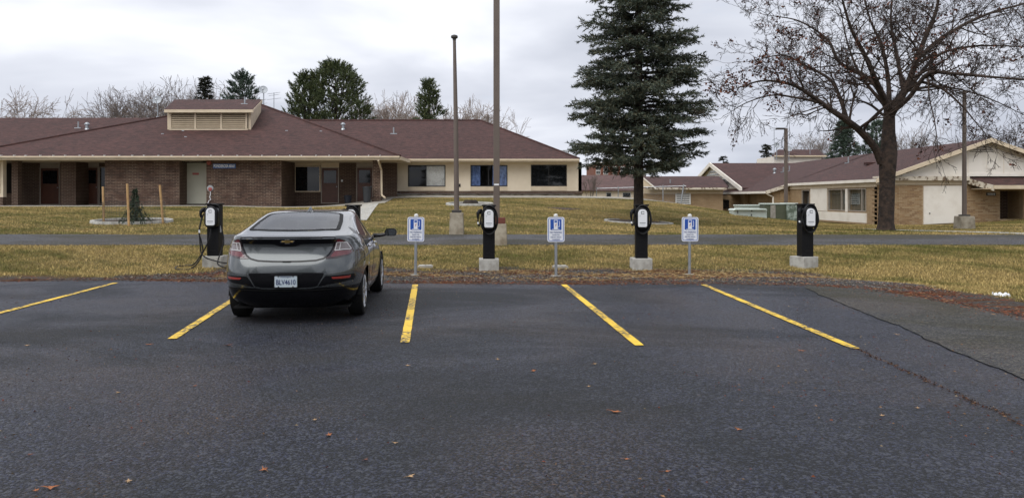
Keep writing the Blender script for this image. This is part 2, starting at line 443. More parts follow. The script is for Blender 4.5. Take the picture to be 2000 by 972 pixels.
def copy_tree(o, parent=None):
    c = o.copy(); COL.objects.link(c); c.parent = parent
    for ch in list(o.children): copy_tree(ch, c)
    return c
def text(name, body, size, material, parent, loc, extrude=0.002, sx=1.0, rot=(math.pi / 2, 0, 0), bold=0.0):
    cu = bpy.data.curves.new(name, 'FONT'); cu.body = body; cu.size = size; cu.align_x = 'CENTER'; cu.align_y = 'CENTER'
    cu.extrude = extrude; cu.offset = bold
    tmp = bpy.data.objects.new('tmp', cu); COL.objects.link(tmp)
    dg = bpy.context.evaluated_depsgraph_get()
    me = bpy.data.meshes.new_from_object(tmp.evaluated_get(dg))
    bpy.data.objects.remove(tmp)
    me.materials.clear(); me.materials.append(M[material])
    me.transform(Matrix.Diagonal((sx, 1, 1, 1)))
    o = link(name, me, parent, loc); o.rotation_euler = rot
    return o
def tris(name, V, material, parent=None, tint=None, nper=3, loc=None):
    """many small faces at once: V is (n, nper, 3); tint is one colour for each face"""
    V = np.asarray(V, dtype=np.float32); n = V.shape[0]
    me = bpy.data.meshes.new(name)
    me.vertices.add(n * nper); me.loops.add(n * nper); me.polygons.add(n)
    me.vertices.foreach_set('co', V.reshape(-1))
    me.loops.foreach_set('vertex_index', np.arange(n * nper, dtype=np.int32))
    me.polygons.foreach_set('loop_start', np.arange(0, n * nper, nper, dtype=np.int32))
    if tint is not None:
        a = me.attributes.new('tint', 'FLOAT_COLOR', 'POINT')
        c = np.ones((n * nper, 4), dtype=np.float32); c[:, :3] = np.repeat(tint, nper, axis=0)
        a.data.foreach_set('color', c.reshape(-1))
    me.update(); me.validate()
    me.materials.append(M[material])
    return link(name, me, parent, loc)

# ------------------------------------------------------------------ where a pixel of the photograph lies in the place
def P(px, py, Y): return Vector(((px - 1000) / F * Y, Y, CAMH + (HY - py) / F * Y))
def PX(px, Y): return (px - 1000) / F * Y
def PZ(py, Y): return CAMH + (HY - py) / F * Y

# heights of the ground, read off the photograph: (column, row or None, distance, height or None)
ctrl = []
for px in (-600, -100, 300, 700, 1000, 1300, 1700, 2100, 2600):
    ctrl += [(PX(px, 21.0), 21.0, 0.332), (PX(px, 24.5), 24.5, 0.428), (PX(px, 16.6), 16.6, 0.03), (PX(px, 18.8), 18.8, 0.17)]
for px in (-400, 0, 250, 450, 650): ctrl += [(PX(px, 33), 33, 0.80), (PX(px, 42), 42, 1.145), (PX(px, 46), 46, 1.15), (PX(px, 56), 56, 1.15)]
for px, Y, z in ((760, 33, .86), (760, 46, 1.62), (800, 40, 1.30), (915, 33, .92), (915, 38, 1.27), (915, 46, 1.66), (1100, 33, .82), (1100, 40, 1.25),
                 (1100, 46, 1.67), (1250, 32, .62), (1250, 40, 1.12), (1250, 46, 1.52), (1250, 53, 1.3), (1330, 33, .55), (1330, 44, 1.24), (1330, 51, .95),
                 (1400, 33, .48), (1400, 42, .92), (1400, 48, .62), (1480, 32, .43), (1480, 40, .62), (1480, 46, .4), (1560, 30, .42), (1560, 38, .40), (1560, 44, .2),
                 (1640, 30, .40), (1640, 40, .22), (1731, 28, .41), (1731, 34, .30), (1750, 42, .12), (1850, 42, .14), (1850, 33, .36), (1960, 43, .42), (1960, 33, .46), (2200, 43, .6), (2200, 33, .5),
                 (1600, 56, .1), (1400, 60, .4), (1200, 60, 1.1), (1000, 58, 1.6)):
    ctrl.append((PX(px, Y), Y, z))
ctrl = np.array(ctrl)
def tps(r2): return 0.5 * r2 * np.log(r2 + 1e-9)
_n = len(ctrl)
_A = np.zeros((_n + 3, _n + 3))
_d2 = ((ctrl[:, None, :2] - ctrl[None, :, :2]) ** 2).sum(-1)
_A[:_n, :_n] = tps(_d2) + np.eye(_n) * 0.4
_A[:_n, _n] = 1; _A[:_n, _n + 1:] = ctrl[:, :2]; _A[_n, :_n] = 1; _A[_n + 1:, :_n] = ctrl[:, :2].T
_w = np.linalg.solve(_A, np.concatenate([ctrl[:, 2], np.zeros(3)]))
def sstep(a, b, x):
    t = np.clip((x - a) / (b - a), 0, 1); return t * t * (3 - 2 * t)
def wob(x, y, s, seed=0.0):      # cheap smooth noise, about -1..1
    return (np.sin(x * s + 1.3 * np.sin(y * s * 0.7 + seed) + seed) + np.sin(y * s * 1.31 + 1.7 * np.sin(x * s * 0.83 + seed * 2) + 2.1) + np.sin((x + y) * s * 2.17 + seed * 3)) / 3
# the lot's far and right edge
edge_px = [(-2500, 551), (-800, 551), (0, 549), (230, 547), (440, 550), (800, 553), (1100, 555), (1370, 554), (1560, 556), (1700, 565), (1800, 581), (1900, 600), (2000, 621)]
EDGE = [((px - 1000) / F * (F * CAMH / (py - HY)), F * CAMH / (py - HY)) for px, py in edge_px] + [(7.15, 8.0), (7.5, 4.0), (8.2, -2.0), (8.6, -30.0)]
EDGE = np.array(EDGE)
def edge_dist(x, y):
    """signed distance to the lot's edge: positive on the lawn side"""
    x = np.asarray(x, float); y = np.asarray(y, float)
    best = np.full(x.shape, 1e9); sgn = np.ones(x.shape)
    for (ax, ay), (bx, by) in zip(EDGE[:-1], EDGE[1:]):
        dx, dy = bx - ax, by - ay; L2 = dx * dx + dy * dy
        t = np.clip(((x - ax) * dx + (y - ay) * dy) / L2, 0, 1)
        d = np.hypot(x - ax - t * dx, y - ay - t * dy)
        side = np.sign(dx * (y - ay) - dy * (x - ax))
        m = d < best - 1e-9
        best = np.where(m, d, best); sgn = np.where(m, side, sgn)
    return best * sgn
def ground_raw(x, y):
    x = np.asarray(x, float); y = np.asarray(y, float)
    xc = np.clip(x, -40, 34); yc = np.clip(y, 15, 60)
    r2 = (xc[..., None] - ctrl[:, 0]) ** 2 + (yc[..., None] - ctrl[:, 1]) ** 2
    z = (tps(r2) * _w[:_n]).sum(-1) + _w[_n] + _w[_n + 1] * xc + _w[_n + 2] * yc
    z = np.clip(z, -0.05, 2.1)
    return z
def ground(x, y):
    x = np.asarray(x, float); y = np.asarray(y, float)
    d = edge_dist(x, y)
    z = ground_raw(x, y)
    near = sstep(2.2, 0.6, d)                       # close to the edge the ground comes down to the asphalt
    z = z * (1 - near) + near * (0.012 + 0.028 * np.clip(d, 0, 2) + 0.02 * wob(x, y, 2.3) * sstep(0.1, 0.8, d) + 0.012 * wob(x, y, 6.0, 1.0))
    z = np.where(d < 0.0, np.minimum(z, 0.012 + d * 0.35), z)
    z = np.where(d < -0.3, -0.12, z)
    return z
def gz(x, y): return float(ground(np.array([x]), np.array([y]))[0])
_Ys = np.concatenate([np.arange(3, 30, 0.05), np.arange(30, 75, 0.1)])
def G(px, py):
    """the point of the ground that shows at this pixel"""
    xs = (px - 1000) / F * _Ys
    z = np.maximum(ground(xs, _Ys), np.where(edge_dist(xs, _Ys) < 0, 0.0, -9))
    row = HY - (z - CAMH) * F / _Ys
    k = np.argmax(row <= py)
    return Vector((xs[k], _Ys[k], z[k]))
# ================================================================== THE GROUND
def axis(parts):
    out = []
    for a, b, st in parts: out += list(np.arange(a, b, st))
    return np.array(out + [parts[-1][1]])
gx = axis([(-400, -60, 20), (-60, -24, 2.0), (-24, -12, 0.5), (-12, 12, 0.13), (12, 30, 0.5), (30, 60, 2.0), (60, 400, 20)])
gy = axis([(-60, -4, 4), (-4, 8, 0.5), (8, 17.6, 0.12), (17.6, 28, 0.3), (28, 62, 0.6), (62, 110, 4), (110, 900, 40)])
XX, YY = np.meshgrid(gx, gy)
ZZ = ground(XX, YY)
ED = edge_dist(XX, YY)
def mulch_mask(x, y, d):
    wid = 0.55 + 1.85 * sstep(-8.5, -5.0, x) * sstep(9.0, 5.5, x) + 0.25 * wob(x, y, 1.1)
    return sstep(0.35, -0.35, d - wid - 0.28 * wob(x, y, 3.1, 2.0) - 0.15 * wob(x, y, 8.0, 1.0))
MU = mulch_mask(XX, YY, ED)
me = bpy.data.meshes.new('lawn')
nx, ny = len(gx), len(gy)
ii = np.arange(nx * ny).reshape(ny, nx)
quads = np.stack([ii[:-1, :-1], ii[:-1, 1:], ii[1:, 1:], ii[1:, :-1]], -1).reshape(-1, 4)
me.from_pydata(np.stack([XX, YY, ZZ], -1).reshape(-1, 3).tolist(), [], quads.tolist())
a = me.attributes.new('mulch', 'FLOAT', 'POINT'); a.data.foreach_set('value', MU.reshape(-1).astype(np.float32))
me.polygons.foreach_set('use_smooth', [True] * len(me.polygons))
def lawnmat():
    m, nt, b, ob = newmat('lawn_ground')
    big = nramp(nt, nnoise(nt, nvec(nt, ob, (0.8, 1.3, 1)), 0.55, 5, 0.6, 0.4), 0.40, 0.62)
    mid = nramp(nt, nnoise(nt, ob, 3.0, 5, 0.65), 0.35, 0.7)
    fine = nramp(nt, nnoise(nt, ob, 28, 4, 0.7), 0.32, 0.72)
    straw = nmix(nt, mid, (0.33, 0.245, 0.10), (0.21, 0.155, 0.062))
    green = nmix(nt, mid, (0.115, 0.107, 0.026), (0.17, 0.145, 0.042))
    c = nmix(nt, big, straw, green)
    c = nmix(nt, fine, c, nmix(nt, 0.55, c, (0.045, 0.035, 0.014)))
    at = nt.nodes.new('ShaderNodeAttribute'); at.attribute_name = 'mulch'
    red = nmix(nt, nramp(nt, nnoise(nt, ob, 24, 5, 0.7), 0.38, 0.66), (0.10, 0.036, 0.021), (0.18, 0.11, 0.06))
    grey = nmix(nt, nramp(nt, nnoise(nt, ob, 40, 4, 0.7), 0.35, 0.7), (0.06, 0.055, 0.053), (0.17, 0.15, 0.135))
    wh = nramp(nt, nnoise(nt, nvec(nt, ob, (0.6, 1.6, 1), (4, 1, 0)), 1.0, 5, 0.65, 0.3), 0.47, 0.55)
    mc = nmix(nt, wh, grey, red)
    nt.links.new(nmix(nt, at.outputs['Fac'], c, mc), b.inputs['Base Color'])
    b.inputs['Roughness'].default_value = 0.95; b.inputs['Specular IOR Level'].default_value = 0.15
    nbump(nt, b, nmath(nt, 'ADD', nnoise(nt, ob, 30, 5, 0.7), nnoise(nt, ob, 90, 3, 0.7)), 1.0, 0.05)
lawnmat()
me.materials.append(M['lawn_ground'])
lawn = tag(link('lawn', me), 'dormant straw and olive lawn sloping up to the buildings', kind='structure')

# parking lot: one flat sheet, its edge hidden under the litter of the verge
lot = MB()
ep = [(float(x), float(y)) for x, y in EDGE]
inner = [(-60, -30), (-60, ep[0][1] + 0.25)] + [(x, y + 0.25) for x, y in ep[1:9]] + [(x + 0.25, y + 0.1) for x, y in ep[9:]]
lot.add([(x, y, 0.0) for x, y in inner], [tuple(range(len(inner)))])
loto = tag(lot.build('parking_lot', 'wet_asphalt'), 'wet dark asphalt parking lot in the foreground', kind='structure')
# paler patch on the right
ps = [(1572, 562), (1600, 575), (1690, 612), (1775, 645), (1850, 680), (1930, 712), (2000, 742), (2300, 880), (2600, 1000)]
pts = []
for px, py in ps:
    Y = F * CAMH / (py - HY); pts.append((PX(px, Y), Y))
j = []
for i in range(len(pts) - 1):
    for t in np.linspace(0, 1, 8, endpoint=False):
        x = pts[i][0] * (1 - t) + pts[i + 1][0] * t; y = pts[i][1] * (1 - t) + pts[i + 1][1] * t
        j.append((x + 0.035 * wob(np.array(x), np.array(y), 4.0) + 0.012 * random.uniform(-1, 1), y))
right = [(x + 0.2, y + 0.1) for x, y in ep[8:14]]
poly = [(x, y, 0.004) for x, y in j] + [(8.0, j[-1][1], 0.004)] + [(x, y, 0.004) for x, y in reversed(right) if y > j[-1][1] + 0.1]
tag(MB().add(poly, [tuple(range(len(poly)))]).build('asphalt_patch', 'patch_asphalt'), 'paler dry asphalt patch along the right edge of the lot', kind='structure')
ck = MB()
for i in range(len(j) - 1):
    (x0, y0), (x1, y1) = j[i], j[i + 1]; w = 0.003 + 0.008 * abs(math.sin(i * 1.7))
    ck.add([(x0 - w, y0, 0.007), (x0 + w * .4, y0, 0.007), (x1 + w * .4, y1, 0.007), (x1 - w, y1, 0.007)], [(0, 1, 2, 3)])
tag(ck.build('patch_seam', 'crack_dark', loto), kind='structure')

# painted bay lines, from pixel to lot
def lotpt(px, py): Y = F * CAMH / (py - HY); return Vector((PX(px, Y), Y, 0))
bays = [((226, 552.5), (-110, 640)), ((497, 558), (336, 662)), ((811, 556), (791, 669)), ((1101, 556), (1249, 675)), ((1374, 556), (1671, 681))]
for (a, b_) in bays:
    p, q = lotpt(*a), lotpt(*b_)
    d = (q - p).normalized(); nrm = Vector((-d.y, d.x, 0)) * 0.052
    n = 24; vs, fs = [], []
    for i in range(n + 1):
        c = p + (q - p) * (i / n)
        w = 1 + 0.05 * math.sin(i * 2.3)
        vs += [tuple(c + nrm * w + Vector((0, 0, .008))), tuple(c - nrm * w + Vector((0, 0, .008)))]
    fs = [(2 * i, 2 * i + 1, 2 * i + 3, 2 * i + 2) for i in range(n)]
    MB().add(vs, fs).build('painted_line', 'yellow_line_paint', loto)

# tarred footpath across the lawn, concrete walks
def ribbon(name, material, pts, width_a, width_b, lift=0.02, n=80, label=None, drop=0.12, wav=0.10):
    """pts: near-edge and far-edge polylines in world (x, y)"""
    vs, fs = [], []
    m = 4
    for i in range(n + 1):
        t = i / n
        for k in range(m + 1):
            s = k / m
            x = (width_a[0][0] * (1 - t) + width_a[1][0] * t) * (1 - s) + (width_b[0][0] * (1 - t) + width_b[1][0] * t) * s
            y = (width_a[0][1] * (1 - t) + width_a[1][1] * t) * (1 - s) + (width_b[0][1] * (1 - t) + width_b[1][1] * t) * s
            y += wav * float(wob(np.array(x), np.array(s * 9.0), 0.9, 1.0)) * (1 if k in (0, m) else 0)
            vs.append((x, y, gz(x, y) + lift))
    for i in range(n):
        for k in range(m):
            a0 = i * (m + 1) + k
            fs.append((a0, a0 + m + 1, a0 + m + 2, a0 + 1))
    o = len(vs)
    edge = [i * (m + 1) for i in range(n + 1)]
    for e2 in edge: vs.append((vs[e2][0], vs[e2][1] - 0.03, vs[e2][2] - drop))
    for i in range(n): fs.append((edge[i], o + i, o + i + 1, edge[i + 1]))
    ob = MB().add(vs, fs).build(name, material, smooth=True)
    return tag(ob, label, kind='structure')
ribbon('footpath', 'path_asphalt', None, ((-60, 21.0), (60, 21.0)), ((-60, 24.5), (60, 24.5)), 0.015, 240, 'dark tarred footpath crossing the lawn', 0.06)
ribbon('pavement', 'concrete', None, ((PX(-300, 41.6), 41.6), (PX(752, 41.6), 41.6)), ((PX(-300, 41.6), 46.0), (PX(752, 41.6), 46.0)), 0.03, 40, 'concrete apron along the brick building', 0.12, 0.0)
ribbon('pavement', 'concrete', None, ((PX(757, 45.3), 45.0), (PX(1330, 45.3), 44.6)), ((PX(752, 46), 46.9), (PX(1330, 47), 45.9)), 0.05, 40, 'concrete walk along the cream wing', 0.12, 0.0)
a0, a1 = G(683, 431), G(697, 403); b0, b1 = G(716, 431), G(725, 403)
ribbon('pavement', 'pale_concrete', None, ((a0.x, a0.y), (a1.x, 41.6)), ((b0.x, b0.y), (b1.x, 41.6)), 0.03, 20, 'pale concrete walk leading up to the porch', 0.1, 0.0)
a0, a1 = G(1752, 450.0), G(2000, 457.5)
d_ = Vector((a1.x - a0.x, a1.y - a0.y)).normalized()
e0, e1 = (a0.x - 1.0 * d_.x, a0.y - 1.0 * d_.y), (a1.x + 8 * d_.x, a1.y + 8 * d_.y)
ribbon('pavement', 'pale_concrete', None, (e0, e1), ((e0[0], e0[1] + 1.1), (e1[0], e1[1] + 1.1)), 0.02, 40, 'narrow concrete walk on the far right lawn', 0.08, 0.0)

# grass blades: nobody could count them
def scatter(n, x0, x1, y0, y1, keep):
    x = rng.uniform(x0, x1, n); y = rng.uniform(y0, y1, n)
    k = keep(x, y)
    return x[k], y[k]
def infr(x, y, m=1.06): return np.abs(x) < (0.667 * y + 1.0) * m
def blades(x, y, hmin, hmax, wid, lean):
    n = len(x); z = ground(x, y)
    an = rng.uniform(0, 2 * np.pi, n); h = rng.uniform(hmin, hmax, n)
    la = rng.uniform(0, 2 * np.pi, n); ln = rng.uniform(0.2, lean, n) * h
    w = wid * rng.uniform(0.6, 1.4, n)
    V = np.zeros((n, 3, 3))
    V[:, 0] = np.stack([x - np.cos(an) * w, y - np.sin(an) * w, z - 0.01], -1)
    V[:, 1] = np.stack([x + np.cos(an) * w, y + np.sin(an) * w, z - 0.01], -1)
    V[:, 2] = np.stack([x + np.cos(la) * ln, y + np.sin(la) * ln, z + h], -1)
    g = 0.36 + 0.65 * wob(x * 0.8, y * 1.3, 0.55, 3.0) + 0.55 * wob(x * 0.7, y, 1.5, 1.0) + 0.4 * wob(x, y, 4.6, 2.0) + rng.normal(0, 0.2, n)
    g = np.clip(g, 0, 1)[:, None]
    straw = np.array([0.49, 0.36, 0.145]); green = np.array([0.125, 0.130, 0.034])
    c = straw * (1 - g) + green * g
    c = c * rng.uniform(0.5, 1.35, n)[:, None]
    return V, c
def on_lawn(x, y):
    d = edge_dist(x, y)
    ok = (d > 0.3) & infr(x, y)
    ok &= ~((y > 20.93) & (y < 24.55))
    ok &= ~((y > 41.5) & (x < PX(752, 41.6)))
    ok &= ~((y > 44.6) & (x < 10.5))
    ok &= rng.uniform(0, 1, len(x)) > mulch_mask(x, y, d) * 1.05
    return ok
x, y = scatter(230000, -16, 16, 13, 21, on_lawn)
V1, c1 = blades(x, y, 0.025, 0.06, 0.006, 1.4)
x, y = scatter(330000, -31, 31, 24.5, 46, on_lawn)
k = ~((y > 44) & (x > 12))
V2, c2 = blades(x[k], y[k], 0.02, 0.055, 0.012, 1.3)
x, y = scatter(70000, 5, 20, 9, 21, lambda x, y: on_lawn(x, y) & (x > 6))
V3, c3 = blades(x, y, 0.025, 0.06, 0.006, 1.4)
tag(tris('grass', np.concatenate([V1, V2, V3]), 'grass_blade', None, np.concatenate([c1, c2, c3])), 'short dormant grass blades over the lawns', 'grass', kind='stuff')
# pine needles, bark chips and grit on the verge
def litter(x, y, ln, wd, cols, zoff=0.004):
    n = len(x); z = np.maximum(ground(x, y), np.where(edge_dist(x, y) < 0.03, 0.0, -9)) + zoff
    an = rng.uniform(0, np.pi, n); L = ln * rng.uniform(0.4, 1.3, n); w = wd * rng.uniform(0.6, 1.5, n)
    ti = rng.normal(0, 0.18, n)
    dx, dy = np.cos(an), np.sin(an)
    V = np.zeros((n, 3, 3))
    V[:, 0] = np.stack([x - dx * L, y - dy * L, z], -1)
    V[:, 1] = np.stack([x + dy * w, y - dx * w, z + 0.012 * rng.uniform(0, 1, n)], -1)
    V[:, 2] = np.stack([x + dx * L, y + dy * L, z + np.abs(ti) * L], -1)
    c = np.array(cols)[rng.integers(0, len(cols), n)] * rng.uniform(0.6, 1.3, n)[:, None]
    return V, c
def on_grit(x, y):
    d = edge_dist(x, y)
    return infr(x, y) & (d > .15) & (rng.uniform(0, 1, len(x)) < mulch_mask(x, y, d) * np.clip(0.4 - 1.3 * wob(x * 0.6, y * 1.6, 1.3, 5.0), 0, 1))
def on_verge(x, y):
    d = edge_dist(x, y)
    dens = mulch_mask(x, y, d) * (0.08 + 0.92 * np.clip(0.35 + 1.5 * wob(x * 0.6, y * 1.6, 1.3, 5.0), 0, 1))
    dens = np.maximum(dens, 0.95 * np.exp(-(d / 0.22) ** 2))
    return infr(x, y) & (d > -0.5) & (rng.uniform(0, 1, len(x)) < dens * np.where(d < 0, np.exp(d / 0.10), 1.0))
RED = [(0.16, 0.044, 0.022), (0.12, 0.032, 0.017), (0.21, 0.068, 0.033), (0.07, 0.024, 0.015), (0.28, 0.16, 0.085)]
GRIT = [(0.10, 0.098, 0.10), (0.065, 0.063, 0.065), (0.19, 0.185, 0.18), (0.04, 0.038, 0.04), (0.26, 0.22, 0.16)]
x, y = scatter(210000, -15, 12, 8, 18, on_verge)
Va, ca = litter(x, y, 0.035, 0.006, RED)
x, y = scatter(110000, -8, 8, 13, 18, on_grit)
Vb, cb = litter(x, y, 0.016, 0.011, GRIT)
x, y = scatter(26000, -6, 8, 14.5, 17.5, lambda x, y: on_verge(x, y) & (edge_dist(x, y) > 0.3))
Vc, cc = litter(x, y, 0.06, 0.004, [(0.32, 0.22, 0.10), (0.25, 0.17, 0.075), (0.38, 0.28, 0.14)], 0.012)
# needles caught in the seam that runs on from the last bay line, and strewn on the lot
s0, s1 = lotpt(1672, 681), lotpt(2010, 833)
t = rng.uniform(0, 1, 600)
x = s0.x + (s1.x - s0.x) * t + rng.normal(0, 0.02, 600) + 0.02 * np.sin(t * 31); y = s0.y + (s1.y - s0.y) * t
Vd, cd = litter(x, y, 0.014, 0.003, [(0.09, 0.04, 0.025), (0.06, 0.03, 0.02), (0.13, 0.08, 0.05), (0.03, 0.02, 0.015)], 0.003)
x, y = scatter(9000, -9, 7, 3, 15, lambda x, y: (edge_dist(x, y) < -0.1) & infr(x, y) & (rng.uniform(0, 1, len(x)) < np.clip(0.25 + 0.9 * wob(x, y, 0.8, 4.0), 0.03, 1)))
Ve, ce = litter(x, y, 0.012, 0.003, RED + [(0.25, 0.19, 0.12), (0.18, 0.11, 0.06)], 0.003)
tag(tris('needle_litter', np.concatenate([Va, Vb, Vc, Vd, Ve]), 'litter', None, np.concatenate([ca, cb, cc, cd, ce])), 'rust brown pine needles and grit along the verge', 'needles', kind='stuff')

# fallen leaves, each a leaf
leafcols = ['leaf_orange', 'leaf_tan', 'leaf_dark']
mat('leaf_orange', (0.36, 0.13, 0.04), 0.7, col2=(0.22, 0.07, 0.025), scale=20)
mat('leaf_tan', (0.42, 0.28, 0.15), 0.75, col2=(0.30, 0.18, 0.09), scale=20)
mat('leaf_dark', (0.13, 0.05, 0.03), 0.7, col2=(0.08, 0.03, 0.02), scale=20)
def leafmesh(seed):
    rr = random.Random(seed)
    out = []
    n = 15
    for i in range(n):
        a = 2 * math.pi * i / n
        r = 0.5 + 0.28 * math.cos(a * 5) + rr.uniform(-.08, .08)
        if abs(a - math.pi) < 0.3: r *= 0.7
        out.append((r * math.cos(a) * 1.25, r * math.sin(a) * 0.8, 0.18 * math.sin(a * 2 + rr.uniform(0, 3)) * r + 0.14 + 0.12 * r * r))
    m = MB(); m.add([(0, 0, 0.05)] + out, [(0, i + 1, (i + 1) % n + 1) for i in range(n)])
    m.tube([(-0.4, 0, .14), (-0.8, .06, .2), (-1.1, .02, .16)], 0.025, 4)
    return m
leaf_spots = [(100, 953, .055, 0), (71, 958, .03, 0), (515, 918, .045, 0), (446, 675, .06, 2), (290, 673, .05, 0), (1200, 805, .06, 0), (973, 702, .04, 1), (1041, 725, .045, 0),
              (1161, 711, .035, 1), (796, 714, .035, 1), (1443, 839, .04, 0), (1723, 812, .035, 1), (1791, 797, .03, 1), (1222, 897, .03, 0), (252, 940, .035, 1), (642, 850, .04, 0),
              (801, 931, .04, 1), (52, 675, .04, 1), (231, 767, .035, 1), (381, 754, .03, 0), (1149, 755, .03, 1), (1302, 921, .028, 0), (1564, 685, .05, 0), (1752, 654, .05, 1),
              (714, 898, .03, 2), (58, 888, .03, 2), (772, 865, .028, 1), (615, 820, .03, 1)]
leafm = [[leafmesh(i).build('fallen_leaf', leafcols[c]) for i in (1, 2)] for c in range(3)]
for row in leafm:
    for o in row: COL.objects.unlink(o)
for i, (px, py, s, c) in enumerate(leaf_spots):
    p = lotpt(px, py)
    o = leafm[c][i % 2].copy(); COL.objects.link(o)
    o.location = (p.x, p.y, 0.002); o.scale = (s, s, s); o.rotation_euler = (0, 0, i * 2.4)
    kindw = ('orange brown', 'pale tan', 'dark brown')[c]
    tag(o, 'small curled %s leaf lying on the wet asphalt' % kindw, 'leaf', 'fallen leaves on the lot')
for row in leafm:
    for o in row: bpy.data.objects.remove(o)

# snow left beside the lot, utility box lids, stump rings
p = G(1953, 577)
sn = MB()
for k in range(9):
    a = k * 2.4; r = 0.012 + 0.03 * random.random()
    cx, cy = 0.05 * math.sqrt(k) * math.cos(a) * 1.0, 0.06 * math.sqrt(k) * math.sin(a)
    sn.lathe([(r, -0.01), (r * .85, 0.02), (r * .5, 0.04), (0.01, 0.045)], 9, (cx, cy, 0))
so_ = sn.build('snow_patch', 'snow', smooth=True, loc=(p.x, p.y, p.z)); tag(so_, 'small melting patch of snow on the verge at right', 'snow')
for px, py, lb in ((831, 521.5, 'pale concrete box lid in the verge right of the sign nearest the car'), (1094, 522.5, 'pale concrete box lid in the verge behind the middle sign')):
    p = G(px, py); t = thing('utility_box', lb, 'box lid', (p.x, p.y, p.z), 0.05)
    MB().box(-.17, .17, -.15, .15, -.06, .035).build('frame', 'concrete', t, bevel=.008)
    MB().box(-.14, .14, -.12, .12, .036, .048).build('lid', 'pale_concrete', t, bevel=.004)
    MB().box(-.02, .02, -.01, .01, .049, .053).build('lifting_hole', 'matt_black', t)
def kerb_ring(name, label, c, rx, ry, n, gap=(), wd=0.17, ht=0.10, soilup=0.03, skip=()):
    t = thing(name, label, 'tree ring', (c.x, c.y, c.z))
    vs = []
    for i in range(n):
        if i in skip: continue
        a0, a1 = 2 * math.pi * i / n + 0.006, 2 * math.pi * (i + 1) / n - 0.006
        m = MB(); st = 5; ring = []
        for q in range(st + 1):
            a = a0 + (a1 - a0) * q / st
            for (r, h) in ((-wd, -.06), (-wd + .02, ht), (-.02, ht), (0, -.06)):
                x, y = (rx + r) * math.cos(a), (ry + r) * math.sin(a)
                ring.append((x, y, gz(c.x + x, c.y + y) - c.z + h))
        m.add(ring, [(q * 4 + k, q * 4 + (k + 1) % 4, (q + 1) * 4 + (k + 1) % 4, (q + 1) * 4 + k) for q in range(st) for k in range(4)] + [(0, 3, 2, 1), (st * 4, st * 4 + 1, st * 4 + 2, st * 4 + 3)])
        m.build('kerb_segment', 'pale_concrete', t)
    m = MB(); ring = [(0, 0, soilup + .05)]
    for k in range(30):
        a = 2 * math.pi * k / 30; x, y = (rx - wd) * math.cos(a), (ry - wd) * math.sin(a)
        ring.append((x, y, gz(c.x + x, c.y + y) - c.z + soilup))
    m.add(ring, [(0, k + 1, (k + 1) % 30 + 1) for k in range(30)]); m.build('soil', 'soil', t, smooth=True)
    return t
c_sap = G(258, 434)
kerb_ring('tree_ring', 'round concrete kerb ring with soil around the staked sapling', c_sap, 77 / F * c_sap.y, 77 / F * c_sap.y * 0.78, 9)
c_st = G(917, 399.5)
kerb_ring('tree_ring', 'round concrete kerb ring around a low stump behind the thin lamp post', c_st, 47 / F * c_st.y, 47 / F * c_st.y * 0.8, 8)
st = MB(); n = 14
st.lathe([(.42 + .0, -.1), (.36, .06), (.30, .13), (.27, .15)], n, (0, 0, 0))
st.v = [(x * (1 + .15 * math.sin(5 * math.atan2(y, x))), y * (1 + .12 * math.cos(4 * math.atan2(y, x))), z) for x, y, z in st.v]
tag(st.build('tree_stump', 'bark', loc=(c_st.x + .05, c_st.y, c_st.z + .08), smooth=True), 'low dark cut tree stump inside the concrete ring', 'stump')
SPR = G(1247, 434)
kerb_ring('tree_ring', 'sunken concrete kerb ring at the foot of the tall spruce', SPR, 68 / F * SPR.y, 68 / F * SPR.y * 0.8, 9, ht=0.05, skip=(1, 2))
# bare earth patches in the lawn
for px, py, rx, lb in ((1102, 408, 0.75, 'bare patch of dark earth in the lawn behind the middle sign'),):
    c = G(px, py); m = MB(); ring = [(0, 0, .06)]
    for k in range(22):
        a = 2 * math.pi * k / 22; r = rx * (1 + .25 * math.sin(3 * a) + .1 * math.sin(7 * a)); x, y = r * math.cos(a), .8 * r * math.sin(a)
        ring.append((x, y, gz(c.x + x, c.y + y) - c.z + .012))
    m.add(ring, [(0, k + 1, (k + 1) % 22 + 1) for k in range(22)])
    tag(m.build('earth_patch', 'soil', loc=c, smooth=True), lb, kind='structure')

# ================================================================== CHARGING STATIONS
def rrect(w, h, r, n=6, top=None):
    top = r if top is None else top; out = []
    for cx, cz, rr, a0 in ((w / 2 - r, -h / 2 + r, r, -90), (w / 2 - top, h / 2 - top, top, 0), (-w / 2 + top, h / 2 - top, top, 90), (-w / 2 + r, -h / 2 + r, r, 180)):
        for k in range(n + 1):
            a = R(a0 + 90 * k / n); out.append((cx + rr * math.cos(a), cz + rr * math.sin(a)))
    return out
def dome(m, poly, y0, y1, cz, inset=0.86, ys=0.4):    # outline pushed towards the viewer with a rounded rim
    n = len(poly)
    rings = [(1.0, y0), (1.0, y0 + (y1 - y0) * ys), (0.97, y0 + (y1 - y0) * 0.75), (0.93, y0 + (y1 - y0) * 0.93), (inset, y1)]
    o = len(m.v)
    for s, y in rings: m.v += [(x * s, y, cz + z * s) for x, z in poly]
    for i in range(len(rings) - 1):
        for k in range(n): k2 = (k + 1) % n; m.f.append((o + i * n + k, o + i * n + k2, o + (i + 1) * n + k2, o + (i + 1) * n + k))
    m.f.append(tuple(o + (len(rings) - 1) * n + k for k in range(n)))
    return m
